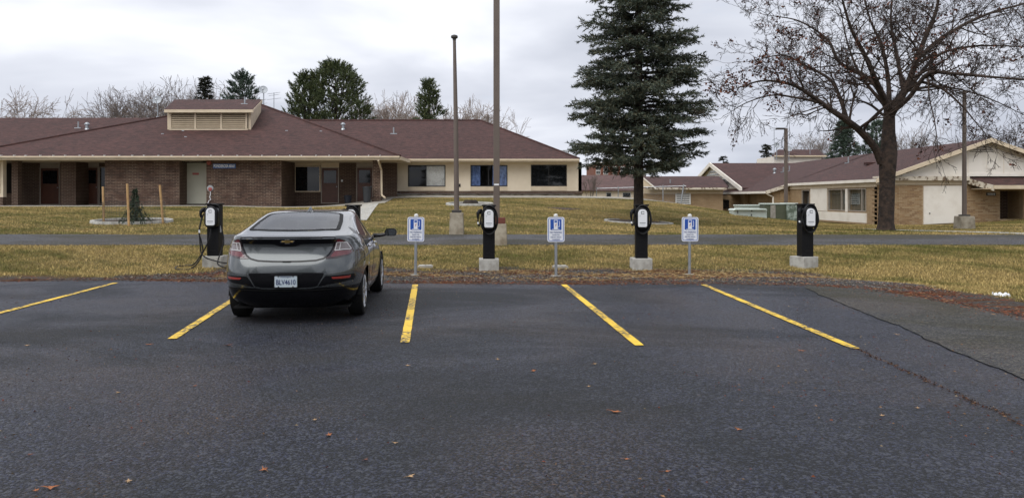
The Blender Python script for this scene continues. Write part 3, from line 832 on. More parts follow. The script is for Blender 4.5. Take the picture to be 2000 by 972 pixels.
def curve_pts(ctrl, n=60):
    """Catmull-Rom through the points"""
    c = [Vector(p) for p in ctrl]; c = [c[0] * 2 - c[1]] + c + [c[-1] * 2 - c[-2]]
    out = []
    segs = len(c) - 3
    per = max(4, n // segs)
    for i in range(segs):
        p0, p1, p2, p3 = c[i:i + 4]
        for k in range(per):
            t = k / per
            out.append(0.5 * ((2 * p1) + (p2 - p0) * t + (2 * p0 - 5 * p1 + 4 * p2 - p3) * t * t + (3 * p1 - p0 - 3 * p2 + p3) * t ** 3))
    out.append(c[-2]); return out
CZ = 1.13     # height of the unit's centre above the ground
def make_charger(label, coiled=True, base_rz=0.0):
    t = thing('charging_station', label, 'charger', group='charging stations behind the bays')
    b = MB().box(-.215, .215, -.16, .27, -.12, .255).build('concrete_base', 'pale_concrete', t, bevel=.012); b.rotation_euler = (0, 0, base_rz)
    ped = MB().box(-.13, .13, -.10, .16, .25, 1.40).build('pedestal', 'charger_black', t, bevel=.006)
    MB().box(-.155, .155, -.125, .185, 1.402, 1.432).build('top_plate', 'charger_black', t, bevel=.004)
    MB().box(-.06, .06, -.102, -.1, .36, .40).build('label_plate', 'charger_gloss', ped)
    m = MB(); dome(m, rrect(.30, .50, .12, 8, .14), -.10, -.235, CZ, .88)
    unit = m.build('charger_unit', 'charger_gloss', t, smooth=True)
    m = MB(); dome(m, rrect(.196, .385, .035, 6, .085), -.225, -.252, CZ + .005, .97, .5)
    m.build('face_plate', 'face_white', unit, smooth=True)
    # mark on the face: a square bracket with open corners
    q, y0, y1 = .032, -.2545, -.2525; zz = CZ + .125; th = .011
    m = MB()
    m.box(-q, -q + th, y0, y1, zz - q, zz + q).box(-q + th, q, y0, y1, zz + q - th, zz + q).box(-q + th, q, y0, y1, zz - q, zz - q + th)
    m.box(q - th, q, y0, y1, zz - q + th, zz - .010).box(q - th, q, y0, y1, zz + .010, zz + q - th)
    m.build('logo', 'print_grey', unit)
    MB().box(-.062, -.056, y0, y1, CZ + .03, CZ + .07).box(-.056, -.035, y0, y1, CZ + .063, CZ + .07).build('status_print', 'print_pale', unit)
    MB().box(-.065, .065, y0, y1, CZ - .10, CZ - .088).build('name_print', 'print_grey', unit)
    MB().box(-.045, .045, y0, y1, CZ - .13, CZ - .124).build('small_print', 'print_pale', unit)
    # holster and plug on the left
    m = MB().box(-.20, -.12, -.13, -.05, CZ + .10, CZ + .17).build('holster', 'charger_black', t, bevel=.01)
    m = MB().tube([(-.165, -.09, CZ + .19), (-.20, -.13, CZ + .165), (-.235, -.17, CZ + .12), (-.242, -.18, CZ + .05), (-.235, -.18, CZ - .01)], [.03, .045, .04, .026, .018], 10)
    m.build('plug', 'charger_black', t, smooth=True)
    if coiled:
        pts = [(-.235, -.18, CZ), (-.238, -.185, CZ - .08), (-.215, -.19, CZ - .15), (-.19, -.19, CZ - .10), (-.172, -.18, CZ + .02)]
        for k in range(0, 31):
            a = math.pi - k * 2 * math.pi / 15
            rr = 1.0 + .05 * (k / 30)
            pts.append((.172 * rr * math.cos(a) + .01 * (k > 15), -.165 - .012 * (k % 3) - .03 * (k > 14), CZ - .02 + (.295 * rr) * math.sin(a) * (1.0 if math.sin(a) > 0 else 1.02)))
        MB().tube(curve_pts(pts, 260), .0145, 8).build('cable', 'cable_rubber', t, smooth=True)
        MB().tube([(-.237, -.184, CZ - .07), (-.233, -.187, CZ - .11)], .0175, 8).build('cable_tag', 'face_white', t)
    return t
ch_spots = [(954.5, 529.5, 'black charging pedestal with coiled cable in front of the thick square pole', True, .02),
            (1255, 528, 'black charging pedestal with coiled cable in front of the spruce trunk', True, .06),
            (1579, 524.5, 'black charging pedestal farthest right, in front of the green utility cabinets', True, .32),
            (687, 529, 'black charging pedestal hidden behind the grey car, only its top showing', True, 0),
            (413.5, 523, 'black charging pedestal with its long cable trailing on the ground left of the car', False, 0)]
for px, py, lb, coil, brz in ch_spots:
    c = G(px, py)
    t = make_charger(lb, coil, brz)
    t.location = (c.x, c.y + .16, c.z)
    t.rotation_euler = (0, 0, {954.5: .03, 1255: -.05, 1579: .10}.get(px, 0))
    if not coil: left_charger = t
# the trailing cable of the left charger (in its own frame)
L0 = left_charger.location
def rel(px, py, Y): return P(px, py, Y) - L0
Yc = L0.y
def relg(px, py):
    g = G(px, py); g.z += .02; return g - L0
pts = [rel(398, 417, Yc - .18), rel(393, 432, Yc - .2), rel(389.5, 452, Yc - .22), rel(391, 478, Yc - .24), rel(393, 493, Yc - .25), rel(402, 503, Yc - .3), rel(420, 509, Yc - .36), rel(437, 513, Yc - .4), rel(455, 514, Yc - .5), rel(475, 523, Yc - .6)]
MB().tube(curve_pts(pts, 90), .0145, 8).build('cable', 'cable_rubber', left_charger, smooth=True)
g1, g2, g3, g4 = relg(372, 527), relg(345, 527.5), relg(346, 522), relg(366, 520.5)
pts = [(.17, -.16, CZ + .20), (.19, -.17, CZ - .05), rel(437, 470, Yc - .17), rel(432, 490, Yc - .2), rel(425, 512, Yc - .3), rel(432, 520, Yc - .42), rel(450, 524, Yc - .55)]
MB().tube(curve_pts([(-.0, -.16, CZ + .285), (.12, -.165, CZ + .27)] + pts, 90), .0145, 8).build('cable', 'cable_rubber', left_charger, smooth=True)
pts = [(-.02, -.15, CZ - .24), rel(408, 468, Yc - .22), rel(396, 494, Yc - .24), rel(388, 510, Yc - .3), g1, g2, g3, g4, rel(378, 516, Yc - .28), rel(389, 503, Yc - .27), rel(396, 490, Yc - .25), rel(393, 470, Yc - .22), rel(389, 452, Yc - .2), (-.215, -.15, CZ + .05)]
MB().tube(curve_pts(pts, 160), .0145, 8).build('cable', 'cable_rubber', left_charger, smooth=True)
MB().tube([rel(389.3, 449, Yc - .222), rel(389.6, 454.5, Yc - .222)], .019, 8).build('cable_tag', 'face_white', left_charger)
MB().box(.131, .145, -.03, .03, .78, .93).build('side_box', 'print_pale', left_charger, bevel=.004)

# ================================================================== PARKING SIGNS
def make_sign(px, py, label, lean):
    c = G(px, py); top = 420.0
    H = (py - 424) / F * c.y
    t = thing('parking_sign', label, 'sign', c, 0, 'charging bay signs'); t.rotation_euler = (0, lean, 0)
    MB().tube([(0, 0, -.1), (0, 0, H + .02)], .030, 14).build('post', 'galvanised', t, smooth=True)
    MB().lathe([(.034, H + .0), (.042, H + .01), (.045, H + .03), (.036, H + .055), (.012, H + .066)], 14).build('post_cap', 'white_paint', t, smooth=True)
    g = [(.10 * (1 + .3 * math.sin(3 * a)) * math.cos(a), .09 * math.sin(a)) for a in np.linspace(0, 2 * math.pi, 12, endpoint=False)]
    MB().prism(g, -.04, .02, 'Z').build('footing', 'concrete', t)
    w, h = .345, .50; zc = H - h / 2 + .0; y = -.036
    pan = MB().prism([(x, zc + z) for x, z in rrect(w, h, .04)], y, y + .004).build('panel', 'sign_white', t)
    def ring(wo, ho, th, r, y0, y1):
        m = MB(); a = rrect(wo, ho, r); b = rrect(wo - 2 * th, ho - 2 * th, r - th); n = len(a)
        m.add([(x, y0, zc + z) for x, z in a] + [(x, y0, zc + z) for x, z in b] + [(x, y1, zc + z) for x, z in a] + [(x, y1, zc + z) for x, z in b],
              [f for k in range(n) for f in ((k, (k + 1) % n, (k + 1) % n + n, k + n), (k, k + 2 * n, (k + 1) % n + 2 * n, (k + 1) % n), (k + n, (k + 1) % n + n, (k + 1) % n + 3 * n, k + 3 * n))])
        return m
    ring(w - .036, h - .036, .011, .032, y - .002, y).build('border', 'sign_blue', pan)
    zp = zc + .098
    bx, bz = .112, .108
    MB().prism([(x, zp + z) for x, z in rrect(2 * bx, 2 * bz, .014)], y - .003, y - .0002).build('pictogram', 'sign_blue', pan)
    yy0, yy1 = y - .0055, y - .0032
    m = MB().box(-.042, .036, yy0, yy1, zp - .088, zp + .094).box(-.078, .072, yy0, yy1, zp - .098, zp - .0885)
    m.build('pump_symbol', 'sign_white', pan)
    m = MB().tube([(.044, y - .0045, zp - .03), (.060, y - .0045, zp - .055), (.073, y - .0045, zp - .03), (.073, y - .0045, zp + .04), (.063, y - .0045, zp + .078)], .0055, 6)
    m.build('hose_symbol', 'sign_white', pan)
    MB().box(-.030, .024, y - .0075, y - .0058, zp + .042, zp + .080).build('pump_window', 'sign_blue', pan)
    z0 = zp
    MB().add([(.006, y - .0075, z0 + .022), (-.016, y - .0075, z0 - .014), (-.004, y - .0075, z0 - .014), (-.014, y - .0075, z0 - .052), (.012, y - .0075, z0 - .006), (.0, y - .0075, z0 - .006), (.016, y - .0075, z0 + .022)],
             [(0, 1, 2, 5, 6), (2, 3, 4, 5)]).build('bolt_symbol', 'sign_red', pan)
    for s, body, zz, sx in ((.050, 'NO PARKING', zc - .060, .80), (.029, 'EXCEPT FOR', zc - .110, .88), (.032, 'ELECTRIC VEHICLE', zc - .155, .80), (.034, 'CHARGING', zc - .202, .84)):
        text('lettering', body, s, 'sign_text_blue', pan, (0, y - .002, zz), .001, sx, bold=.0006)
    for dz in (.03, -.03):
        pass
make_sign(811.5, 538, 'no parking sign beside the yellow line right of the car', 0.012)
make_sign(1086, 540, 'no parking sign between the thick pole and the spruce charger', -0.004)
make_sign(1346.5, 537, 'rightmost no parking sign, near the last long yellow line', 0.006)

# ================================================================== LAMP POSTS
def block(w0, w1, h, rz=0): return MB().add([(-w0, -w0, -.2), (w0, -w0, -.2), (w0, w0, -.2), (-w0, w0, -.2), (-w1, -w1, h), (w1, -w1, h), (w1, w1, h), (-w1, w1, h)],
                                    [(0, 3, 2, 1), (4, 5, 6, 7), (0, 1, 5, 4), (1, 2, 6, 5), (2, 3, 7, 6), (3, 0, 4, 7)])
c = G(892, 457.5)
t = thing('lamp_post', 'thin tapering brown lamp post with a round cap lamp', 'lamp post', c)
block(.235, .205, 42 / F * c.y).build('concrete_base', 'stained_concrete', t, bevel=.02)
h = 42 / F * c.y
top = PZ(76, c.y) - c.z
MB().box(-.15, .15, -.15, .15, h, h + .09).build('base_cover', 'dark_pole', t, bevel=.015)
MB().tube([(0, 0, h + .05), (-.03, 0, h + 3), (-.075, 0, top)], [.085, .072, .05], 14).build('pole', 'bronze_pole', t, smooth=True)
hd = MB().lathe([(.055, top - .05), (.06, top), (.105, top + .02), (.115, top + .06), (.10, top + .10), (.04, top + .125)], 16, (-.075, 0, 0)).build('lamp_head', 'dark_pole', t, smooth=True)
c = G(977, 478)
t = thing('lamp_post', 'thick square brown pole rising out of frame from a concrete block', 'pole', c)
h = 41 / F * c.y
block(.205, .165, h).build('concrete_base', 'stained_concrete', t, bevel=.02)
MB().box(-.16, .14, -.13, .13, h + .003, h + .17).build('brick_cap', 'red_block', t, bevel=.015)
MB().box(-.185, -.015, -.085, .085, h + .12, 9.5).build('pole', 'bronze_pole', t, bevel=.012)
for dz in (3.2, ):
    MB().box(-.165, -.035, -.088, -.0855, PZ(362, c.y) - c.z, PZ(359, c.y) - c.z).build('pole_label', 'face_white', t)
c = G(1883.5, 447)
t = thing('lamp_post', 'dark pole with a square concrete foot in front of the tan brick building', 'lamp post', c)
h = 25 / F * c.y
block(.29, .26, h).build('concrete_base', 'stained_concrete', t, bevel=.03)
MB().box(-.15, .15, -.15, .15, h, h + .06).build('base_plate', 'dark_pole', t, bevel=.01)
MB().tube([(.0, 0, h + .05), (0, 0, PZ(178, c.y) - c.z)], [.085, .07], 14).build('pole', 'bronze_pole', t, smooth=True)
zt = PZ(182, c.y) - c.z
MB().box(-.28, -.06, -.08, .08, zt - .03, zt + .04).build('lamp_head', 'dark_pole', t, bevel=.015)
Yp = 47.0
c = Vector((PX(1535, Yp), Yp, gz(PX(1535, Yp), Yp)))
t = thing('lamp_post', 'slim dark lamp post with a short arm behind the utility cabinets', 'lamp post', c)
zt = PZ(251, Yp) - c.z
MB().box(-.09, .09, -.09, .09, -.1, zt).build('pole', 'bronze_pole', t, bevel=.01)
MB().box(-.62, -.07, -.10, .10, zt - .07, zt + .04).build('lamp_head', 'dark_pole', t, bevel=.02)
# ================================================================== BUILDINGS
def wall(o, u, n, u0, u1, z0, z1, holes, thick):
    """a wall sheet with openings: o origin, u along, n outward; holes are (u0, u1, z0, z1)"""
    o, u, n = Vector(o), Vector(u), Vector(n); m = MB()
    us = sorted({u0, u1} | {v for h in holes for v in h[:2] if u0 < v < u1}); zs = sorted({z0, z1} | {v for h in holes for v in h[2:] if z0 < v < z1})
    def pt(a, z, d): return o + u * a + Vector((0, 0, z)) - n * d
    def solid(i, k):
        if i < 0 or k < 0 or i >= len(us) - 1 or k >= len(zs) - 1: return False
        a, z = (us[i] + us[i + 1]) / 2, (zs[k] + zs[k + 1]) / 2
        return not any(h[0] < a < h[1] and h[2] < z < h[3] for h in holes)
    for i in range(len(us) - 1):
        for k in range(len(zs) - 1):
            if not solid(i, k): continue
            a, b, c, d = us[i], us[i + 1], zs[k], zs[k + 1]
            for dep, fl in ((0, 0), (thick, 1)):
                q = [pt(a, c, dep), pt(b, c, dep), pt(b, d, dep), pt(a, d, dep)]
                m.add(q, [(0, 1, 2, 3) if not fl else (3, 2, 1, 0)])
            for (di, dk, e) in ((-1, 0, (a, c, a, d)), (1, 0, (b, c, b, d)), (0, -1, (a, c, b, c)), (0, 1, (a, d, b, d))):
                if not solid(i + di, k + dk):
                    m.add([pt(e[0], e[1], 0), pt(e[2], e[3], 0), pt(e[2], e[3], thick), pt(e[0], e[1], thick)], [(0, 1, 2, 3)])
    return m
def frame(o, u, n, u0, u1, z0, z1, th, dep, proud, mull=()):
    o, u, n = Vector(o), Vector(u), Vector(n); m = MB()
    def bar(a, b, c, d):
        vs = []
        for dd in (-proud, dep):
            vs += [o + u * p + Vector((0, 0, z)) - n * dd for p, z in ((a, c), (b, c), (b, d), (a, d))]
        m.add(vs, [(0, 1, 2, 3), (7, 6, 5, 4), (0, 4, 5, 1), (1, 5, 6, 2), (2, 6, 7, 3), (3, 7, 4, 0)])
    bar(u0, u0 + th, z0, z1); bar(u1 - th, u1, z0, z1); bar(u0 + th, u1 - th, z0, z0 + th); bar(u0 + th, u1 - th, z1 - th, z1)
    for q in mull: bar(q - th / 2, q + th / 2, z0 + th, z1 - th)
    return m
def sheet(o, u, n, u0, u1, z0, z1, dep, th=0.01):
    o, u, n = Vector(o), Vector(u), Vector(n)
    if th == .006:      # a pane: one sheet
        return MB().add([o + u * a + Vector((0, 0, z)) - n * dep for a, z in ((u0, z0), (u1, z0), (u1, z1), (u0, z1))], [(0, 1, 2, 3)])
    q = [o + u * a + Vector((0, 0, z)) - n * d for d in (dep, dep + th) for a, z in ((u0, z0), (u1, z0), (u1, z1), (u0, z1))]
    return MB().add(q, [(0, 1, 2, 3), (7, 6, 5, 4), (0, 4, 5, 1), (1, 5, 6, 2), (2, 6, 7, 3), (3, 7, 4, 0)])
def drape(o, u, n, u0, u1, z0, z1, dep, waves=9, amp=0.035, swag=0.0):
    o, u, n = Vector(o), Vector(u), Vector(n); m = MB(); nn = waves * 6; vs = []
    for i in range(nn + 1):
        a = i / nn; d = dep + amp * math.sin(a * waves * 2 * math.pi) * (0.7 + 0.3 * math.sin(a * 17))
        zt = z1; zb = z0 + swag * math.sin(a * math.pi)
        vs += [o + u * (u0 + (u1 - u0) * a) + Vector((0, 0, zb)) - n * d, o + u * (u0 + (u1 - u0) * a) + Vector((0, 0, zt)) - n * d]
    m.add(vs, [(2 * i, 2 * i + 2, 2 * i + 3, 2 * i + 1) for i in range(nn)])
    return m
U, N = (1, 0, 0), (0, -1, 0)
def window(par, Y, px0, px1, py0, py1, mull=(), fr='black_frame', curtain=None, glass='window_glass', name='window', th=.05, room=.5):
    """an opening in a wall that faces the camera at distance Y: dark room behind, curtain, pane, frame"""
    x0, x1, z0, z1 = PX(px0, Y), PX(px1, Y), PZ(py1, Y), PZ(py0, Y); o = (0, Y, 0)
    f = frame(o, U, N, x0, x1, z0, z1, th, .08, .02, [PX(q, Y) for q in mull]).build(name, fr, par, True)
    sheet(o, U, N, x0 + th * .6, x1 - th * .6, z0 + th * .6, z1 - th * .6, .03, .006).build('pane', glass, f, True)
    m = MB()      # the room behind
    m.add([(x0, Y + .1, z0), (x1, Y + .1, z0), (x1, Y + .1, z1), (x0, Y + .1, z1), (x0 - .2, Y + room + .6, z0), (x1 + .2, Y + room + .6, z0), (x1 + .2, Y + room + .6, z1), (x0 - .2, Y + room + .6, z1)],
          [(4, 5, 6, 7), (0, 1, 5, 4), (1, 2, 6, 5), (2, 3, 7, 6), (3, 0, 4, 7)])
    m.build('room', 'recess_dark', f, True)
    if curtain:
        for (cm, a, b, swag) in curtain:
            drape(o, U, N, PX(a, Y), PX(b, Y), z0 + .02, z1 - .02, .075, max(3, int(abs(b - a) / 6)), .03, swag).build('curtain', cm, f, True)
    return f, (x0, x1, z0, z1)
def door(par, Y, px0, px1, py0, py1, frame_m='door_frame', leaf='wood_door', glazed=True, knob=True):
    x0, x1, z0, z1 = PX(px0, Y), PX(px1, Y), PZ(py1, Y), PZ(py0, Y); o = (0, Y, 0)
    d = sheet(o, U, N, x0 + .05, x1 - .05, z0, z1 - .05, .01, .05).build('door', leaf, par, True)
    frame(o, U, N, x0, x1, z0 - .02, z1, .05, .07, .03).build('frame', frame_m, d, True)
    if glazed:
        zm = z0 + (z1 - z0) * .56
        sheet(o, U, N, x0 + .16, x1 - .16, zm, z1 - .19, -.008, .012).build('pane', 'dark_glass', d, True)
        frame(o, U, N, x0 + .13, x1 - .13, zm - .03, z1 - .16, .03, .004, .015).build('glazing_bead', leaf, d, True)
    if knob:
        MB().lathe([(.035, 0), (.04, -.03), (.02, -.06)], 10, (x1 - .13, Y - .0, z0 + (z1 - z0) * .46), 'Y').build('handle', 'galvanised', d, True, smooth=True)
    return d
_count = {}
def bricks(par, key, mm, x0, x1, z0, z1, Y, bw, bh, gap, dep, holes=()):
    """proud bricks in running bond on a wall facing the camera; whole ones are parts of their own, up to 300 a building"""
    c = _count.setdefault(key, {'n': 0, 'me': None, 'rest': MB(), 'par': par, 'mat': mm})
    off = Vector((0, 0, 0)); q = par
    while q is not None: off += q.location; q = q.parent
    rows = int((z1 - z0) / bh)
    rh = (z1 - z0) / rows
    def put(a, b, za, zb):
        if b - a < .05: return
        cx, cz = (a + b) / 2, (za + zb) / 2
        if any(h[0] < cx < h[1] and h[2] < cz < h[3] for h in holes): return
        if c['n'] < 300 and abs((b - a) - (bw - gap)) < 1e-6:
            if c['me'] is None:
                mb = MB().box(-(bw - gap) / 2, (bw - gap) / 2, -dep, .02, -(rh - gap) / 2, (rh - gap) / 2)
                o = mb.build('brick', mm, par); c['me'] = o.data; c['n'] = 1
            else:
                o = link('brick', c['me'], par); c['n'] += 1
            o.location = Vector((cx + random.uniform(-.004, .004), Y + random.uniform(-.003, .004), cz)) - off
        else:
            j = random.uniform(-.003, .004)
            c['rest'].box(a, b, Y - dep + j, Y + .02, za, zb)
    for r in range(rows):
        za, zb = z0 + r * rh + gap / 2, z0 + (r + 1) * rh - gap / 2
        x = x0 - (bw / 2 if r % 2 else 0)
        while x < x1:
            a, b = max(x, x0) + gap / 2, min(x + bw, x1) - gap / 2
            put(a, b, za, zb); x += bw
def bricks_done(key):
    c = _count[key]; o = c['rest'].build('brick_field', c['mat'], c['par'], True); o['kind'] = 'stuff'
def roofpt(px, py, eY, eZ, s):
    Y = (eZ - s * eY - CAMH) / ((HY - py) / F - s); return P(px, py, Y)

# ---------------------------------------------------- brown brick and cream building on the left
YF = 43.2
B1 = thing('brick_building', 'long low brown brick and cream building with brown hipped roofs', 'building', (PX(560, YF), YF, 1.16))
zb, zt = 1.10, 3.72
X = lambda px, Y=YF: PX(px, Y)
# front brick walls (mortar ground, bricks proud of it)
for a, b in ((205, 350), (403, 549)):
    w = MB().box(X(a), X(b), YF, 46.3, zb, zt).build('brick_wall', 'brown_mortar', B1, True)
    bricks(w, 'brown%d' % (a > 300), 'brown_brick', X(a), X(b), zb + .04, zt, YF, .31, .0855, .020, .012)
    bricks_done('brown%d' % (a > 300))
    xr = X(b)
    MB().box(xr + .001, xr + .012, YF + .01, 46.2, zb, zt).build('return_wall', 'brown_brick_wall', w, True)
w = MB().box(X(728), X(742), YF, YF + .45, zb - .02, zt).build('porch_pillar', 'brown_mortar', B1, True)
bricks(w, 'pillar', 'brown_brick', X(728), X(742), zb + .02, zt, YF, .20, .0855, .020, .012); bricks_done('pillar')
MB().box(X(726.5), X(743.5), YF - .035, YF + .48, zb, PZ(385, YF)).build('pillar_foot', 'brown_brick_wall', B1, True)
# recess walls
MB().box(X(-300), X(206) + .3, 46.0, 46.3, zb, zt).build('recess_wall', 'brown_brick_wall', B1, True)
MB().box(X(548), X(760), 46.0, 46.3, zb, zt).build('recess_wall', 'brown_brick_wall', B1, True)
MB().box(X(345), X(405), 44.6, 44.9, zb, zt).build('door_wall', 'brown_brick_wall', B1, True)
MB().box(X(18), X(30), YF + .2, YF + .6, zb, zt).build('porch_pillar', 'brown_brick_wall', B1, True)
MB().box(X(118, 44.6), X(118, 44.6) + .9, 44.6, 46.0, zb, zt).build('porch_pier', 'brown_brick_wall', B1, True)
w1 = wall((0, YF, 0), U, N, X(-300), X(6), zb + .55, zt, [(X(-52), X(1.5), PZ(377, YF), PZ(320, YF))], .3).build('stucco_wall', 'cream_stucco', B1, True)
window(B1, YF, -52, 1.5, 320, 377, (-25,), 'cream_trim')
MB().box(X(-300), X(6) + .002, YF - .03, YF + .3, zb, zb + .55).build('plinth', 'brown_brick_wall', B1, True)
# cream service door with its header
d = sheet((0, 44.2, 0), U, N, PX(360, 44.2), PX(404, 44.2), PZ(397.5, 44.2), PZ(319, 44.2), 0, .06).build('service_door', 'cream_door', B1, True)
frame((0, 44.2, 0), U, N, PX(356.5, 44.2), PX(406, 44.2), PZ(398, 44.2), PZ(317, 44.2), .06, .08, .03).build('frame', 'cream_door', d, True)
MB().box(PX(376, 44.2), PX(388.5, 44.2), 44.185, 44.197, PZ(341.5, 44.2), PZ(337.5, 44.2)).build('number_plate', 'faded_red', d, True)
MB().box(PX(363, 44.2), PX(365, 44.2), 44.15, 44.199, PZ(361, 44.2), PZ(358, 44.2)).build('handle', 'galvanised', d, True)
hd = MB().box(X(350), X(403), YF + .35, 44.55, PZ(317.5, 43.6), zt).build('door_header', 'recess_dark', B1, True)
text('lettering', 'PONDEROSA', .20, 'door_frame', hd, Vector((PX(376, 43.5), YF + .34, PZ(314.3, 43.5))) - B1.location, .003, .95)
# doors and windows in the recesses
door(B1, 45.95, 78, 117, 327, 399.5)
door(B1, 45.95, 153, 193, 326, 399.5)
window(B1, 45.95, 194, 214, 326, 399, (), 'door_frame', None, 'dark_glass', 'sidelight', .04)
door(B1, 45.95, 627, 662, 327, 396.5)
door(B1, 45.95, 696, 729, 326, 397)
window(B1, 45.93, 575, 626, 324, 375, (), 'cream_trim', [('blue_curtain', 577, 588, 0), ('grey_blind', 611, 624, 0)], 'dark_glass', 'window', .06)
MB().box(PX(627, 45.9), PX(662, 45.9), 45.9, 45.97, PZ(327, 45.9), zt).build('transom_panel', 'cream_trim', B1, True)
MB().box(PX(575, 45.9), PX(626, 45.9), 45.9, 45.97, PZ(323.5, 45.9), zt).build('transom_panel', 'cream_trim', B1, True)
MB().box(PX(696, 45.9), PX(729, 45.9), 45.9, 45.97, PZ(325.5, 45.9), zt).build('transom_panel', 'door_frame', B1, True)
MB().box(PX(78, 45.9), PX(117, 45.9), 45.9, 45.97, PZ(326.5, 45.9), zt).build('transom_panel', 'door_frame', B1, True)
MB().box(PX(153, 45.9), PX(193, 45.9), 45.9, 45.97, PZ(325.5, 45.9), zt).build('transom_panel', 'door_frame', B1, True)
MB().box(PX(666, 45.9), PX(669, 45.9), 45.9, 45.99, PZ(355, 45.9), PZ(351, 45.9)).build('intercom', 'face_white', B1, True)
# soffit, fascia, gutter brackets
eY, eZ, sl = 42.2, 3.90, 0.37
xa, xb = -30.8, X(780, 42.2)
MB().box(xa + .02, xb - .02, 42.25, 47.5, 3.705, 3.76).build('soffit', 'cream_trim', B1, True)
fa = MB().box(xa - .03, xb, 42.16, 42.24, 3.70, 3.885).build('fascia', 'cream_trim', B1, True)
MB().box(xa - .03, xb + .03, 42.08, 42.158, 3.80, 3.90).build('gutter', 'cream_trim', B1, True, bevel=.015)
xl = X(784, 42.2)
MB().box(xb, xb + .08, 42.16, 47, 3.70, 3.885).build('fascia', 'cream_trim', B1, True)
for i in range(30):
    px = 746 - i * 25.6 - (3 if i % 3 == 0 else 0)
    x = X(px, 42.2)
    MB().box(x - .02, x + .02, 42.06, 42.26, 3.902, 3.955).build('gutter_bracket', 'white_paint', B1, True)
# roofs
def roof(name, faces, par, mm='roof_shingle', th=.12):
    m = MB()
    for f in faces: m.slab(f, th)
    return m.build(name, mm, par, True)
cx = (xa + xb) / 2; half = (xb - xa) / 2; ap = (cx, 42.2 + half, eZ + sl * half); yb = 42.2 + 2 * half
c0, c1, c2, c3 = (xa, 42.12, eZ), (xb + .05, 42.12, eZ), (xb + .05, yb, eZ), (xa, yb, eZ)
R1 = roof('hip_roof', [(c0, c1, ap), (c1, c2, ap), (c2, c3, ap), (c3, c0, ap)], B1)
for a in (c0, c1):      # ridge caps on the hips
    MB().tube([Vector(a) + Vector((0, 0, .02)), Vector(ap) + Vector((0, 0, .02))], .07, 6).build('hip_cap', 'roof_shingle', R1, True)
wl_ = [(-75, 45, 3.9), (-20, 45, 3.9), (-20, 54, 7.23), (-75, 54, 7.23)]
wl2 = [(-75, 54, 7.23), (-20, 54, 7.23), (-20, 63, 3.9), (-75, 63, 3.9)]
roof('wing_roof', [wl_, wl2], B1)
WY = 47.0
eR = (4.05, 46.15)
r0, r1 = (-16.5, 54.9, 7.13), (-2.25, 54.9, 7.13)
R2 = roof('wing_roof', [((-16.5, 46.15, 3.95), (4.05, 46.15, 3.95), r1, r0), ((4.05, 46.15, 3.95), (4.05, 63.6, 3.95), r1), ((4.05, 63.6, 3.95), (-16.5, 63.6, 3.95), r0, r1)], B1)
MB().tube([(4.05, 46.15, 3.97), (r1[0], r1[1], r1[2] + .02)], .06, 6).build('hip_cap', 'roof_shingle', R2, True)
MB().tube([(r0[0], r0[1], r0[2] + .02), (r1[0], r1[1], r1[2] + .02)], .07, 6).build('ridge_cap', 'roof_shingle', R2, True)
MB().box(-9, 4.0, 46.19, 46.26, 3.76, 3.93).build('fascia', 'cream_trim', B1, True)
MB().box(-9, 4.05, 46.10, 46.187, 3.83, 3.945).build('gutter', 'cream_trim', B1, True, bevel=.015)
MB().box(-9, 4.0, 46.28, 47.2, 3.775, 3.82).build('soffit', 'cream_trim', B1, True)
MB().box(4.0, 4.07, 46.2, 63.5, 3.76, 3.93).build('fascia', 'cream_trim', B1, True)
# cream wing with three dark windows
wins = [(797, 870, 322.5, 364.5), (919, 991, 322.5, 364), (1037, 1107, 322, 363.5)]
hl = [(PX(a, WY), PX(b, WY), PZ(d, WY), PZ(c, WY)) for a, b, c, d in wins]
x0, x1 = PX(735, WY), PX(1136, WY)
wall((0, WY, 0), U, N, x0, x1, PZ(373, WY), 3.80, hl, .25).build('stucco_wall', 'cream_stucco', B1, True)
wall((x1 + .0, WY, 0), (0, 1, 0), (1, 0, 0), 0, 16, PZ(373, WY), 3.80, [], .2).build('end_wall', 'cream_stucco', B1, True)
MB().box(x0, x1 + .06, WY - .10, WY + .25, PZ(378.5, WY), PZ(373, WY) - .004).build('brick_ledge', 'brown_brick_wall', B1, True)
MB().box(x0, x1 + .02, WY - .02, WY + .25, 1.3, PZ(378.5, WY) - .003).build('foundation', 'stained_concrete', B1, True)
for (a, b, c, d) in wins:     # paler panel under each window
    MB().box(PX(a, WY), PX(b, WY), WY - .02, WY - .003, PZ(372.5, WY), PZ(d + 1.2, WY)).build('spandrel_panel', 'cream_trim', B1, True)
f, _ = window(B1, WY, *wins[0], (832,), 'black_frame', [('white_lace', 833, 870, .0)]); f['label'] = 'window with white lace curtain'
drape((0, WY, 0), U, N, PX(833, WY), PX(869, WY), PZ(345, WY), PZ(323, WY), .045, 4, .012, -.35).build('valance', 'white_lace', f, True)
f, _ = window(B1, WY, *wins[1], (954,), 'black_frame', [('blue_curtain', 920, 938, 0), ('blue_curtain', 962, 991, 0)]); f['label'] = 'window with blue curtains'
window(B1, WY, *wins[2], (1072,), 'black_frame', None, 'dark_glass')
g = MB().box(PX(748, WY), PX(770, WY), WY - .05, WY - .003, PZ(370.5, WY), PZ(358, WY)).build('air_grille', 'recess_dark', B1, True)
for k in range(4):
    z = PZ(369.5 - k * 3, WY); MB().box(PX(749, WY), PX(769, WY), WY - .058, WY - .051, z, z + .035).build('slat', 'brown_mortar', g, True)
MB().box(PX(894, WY), PX(899.5, WY), WY - .03, WY - .003, PZ(365, WY), PZ(359, WY)).build('wall_vent', 'recess_dark', B1, True)
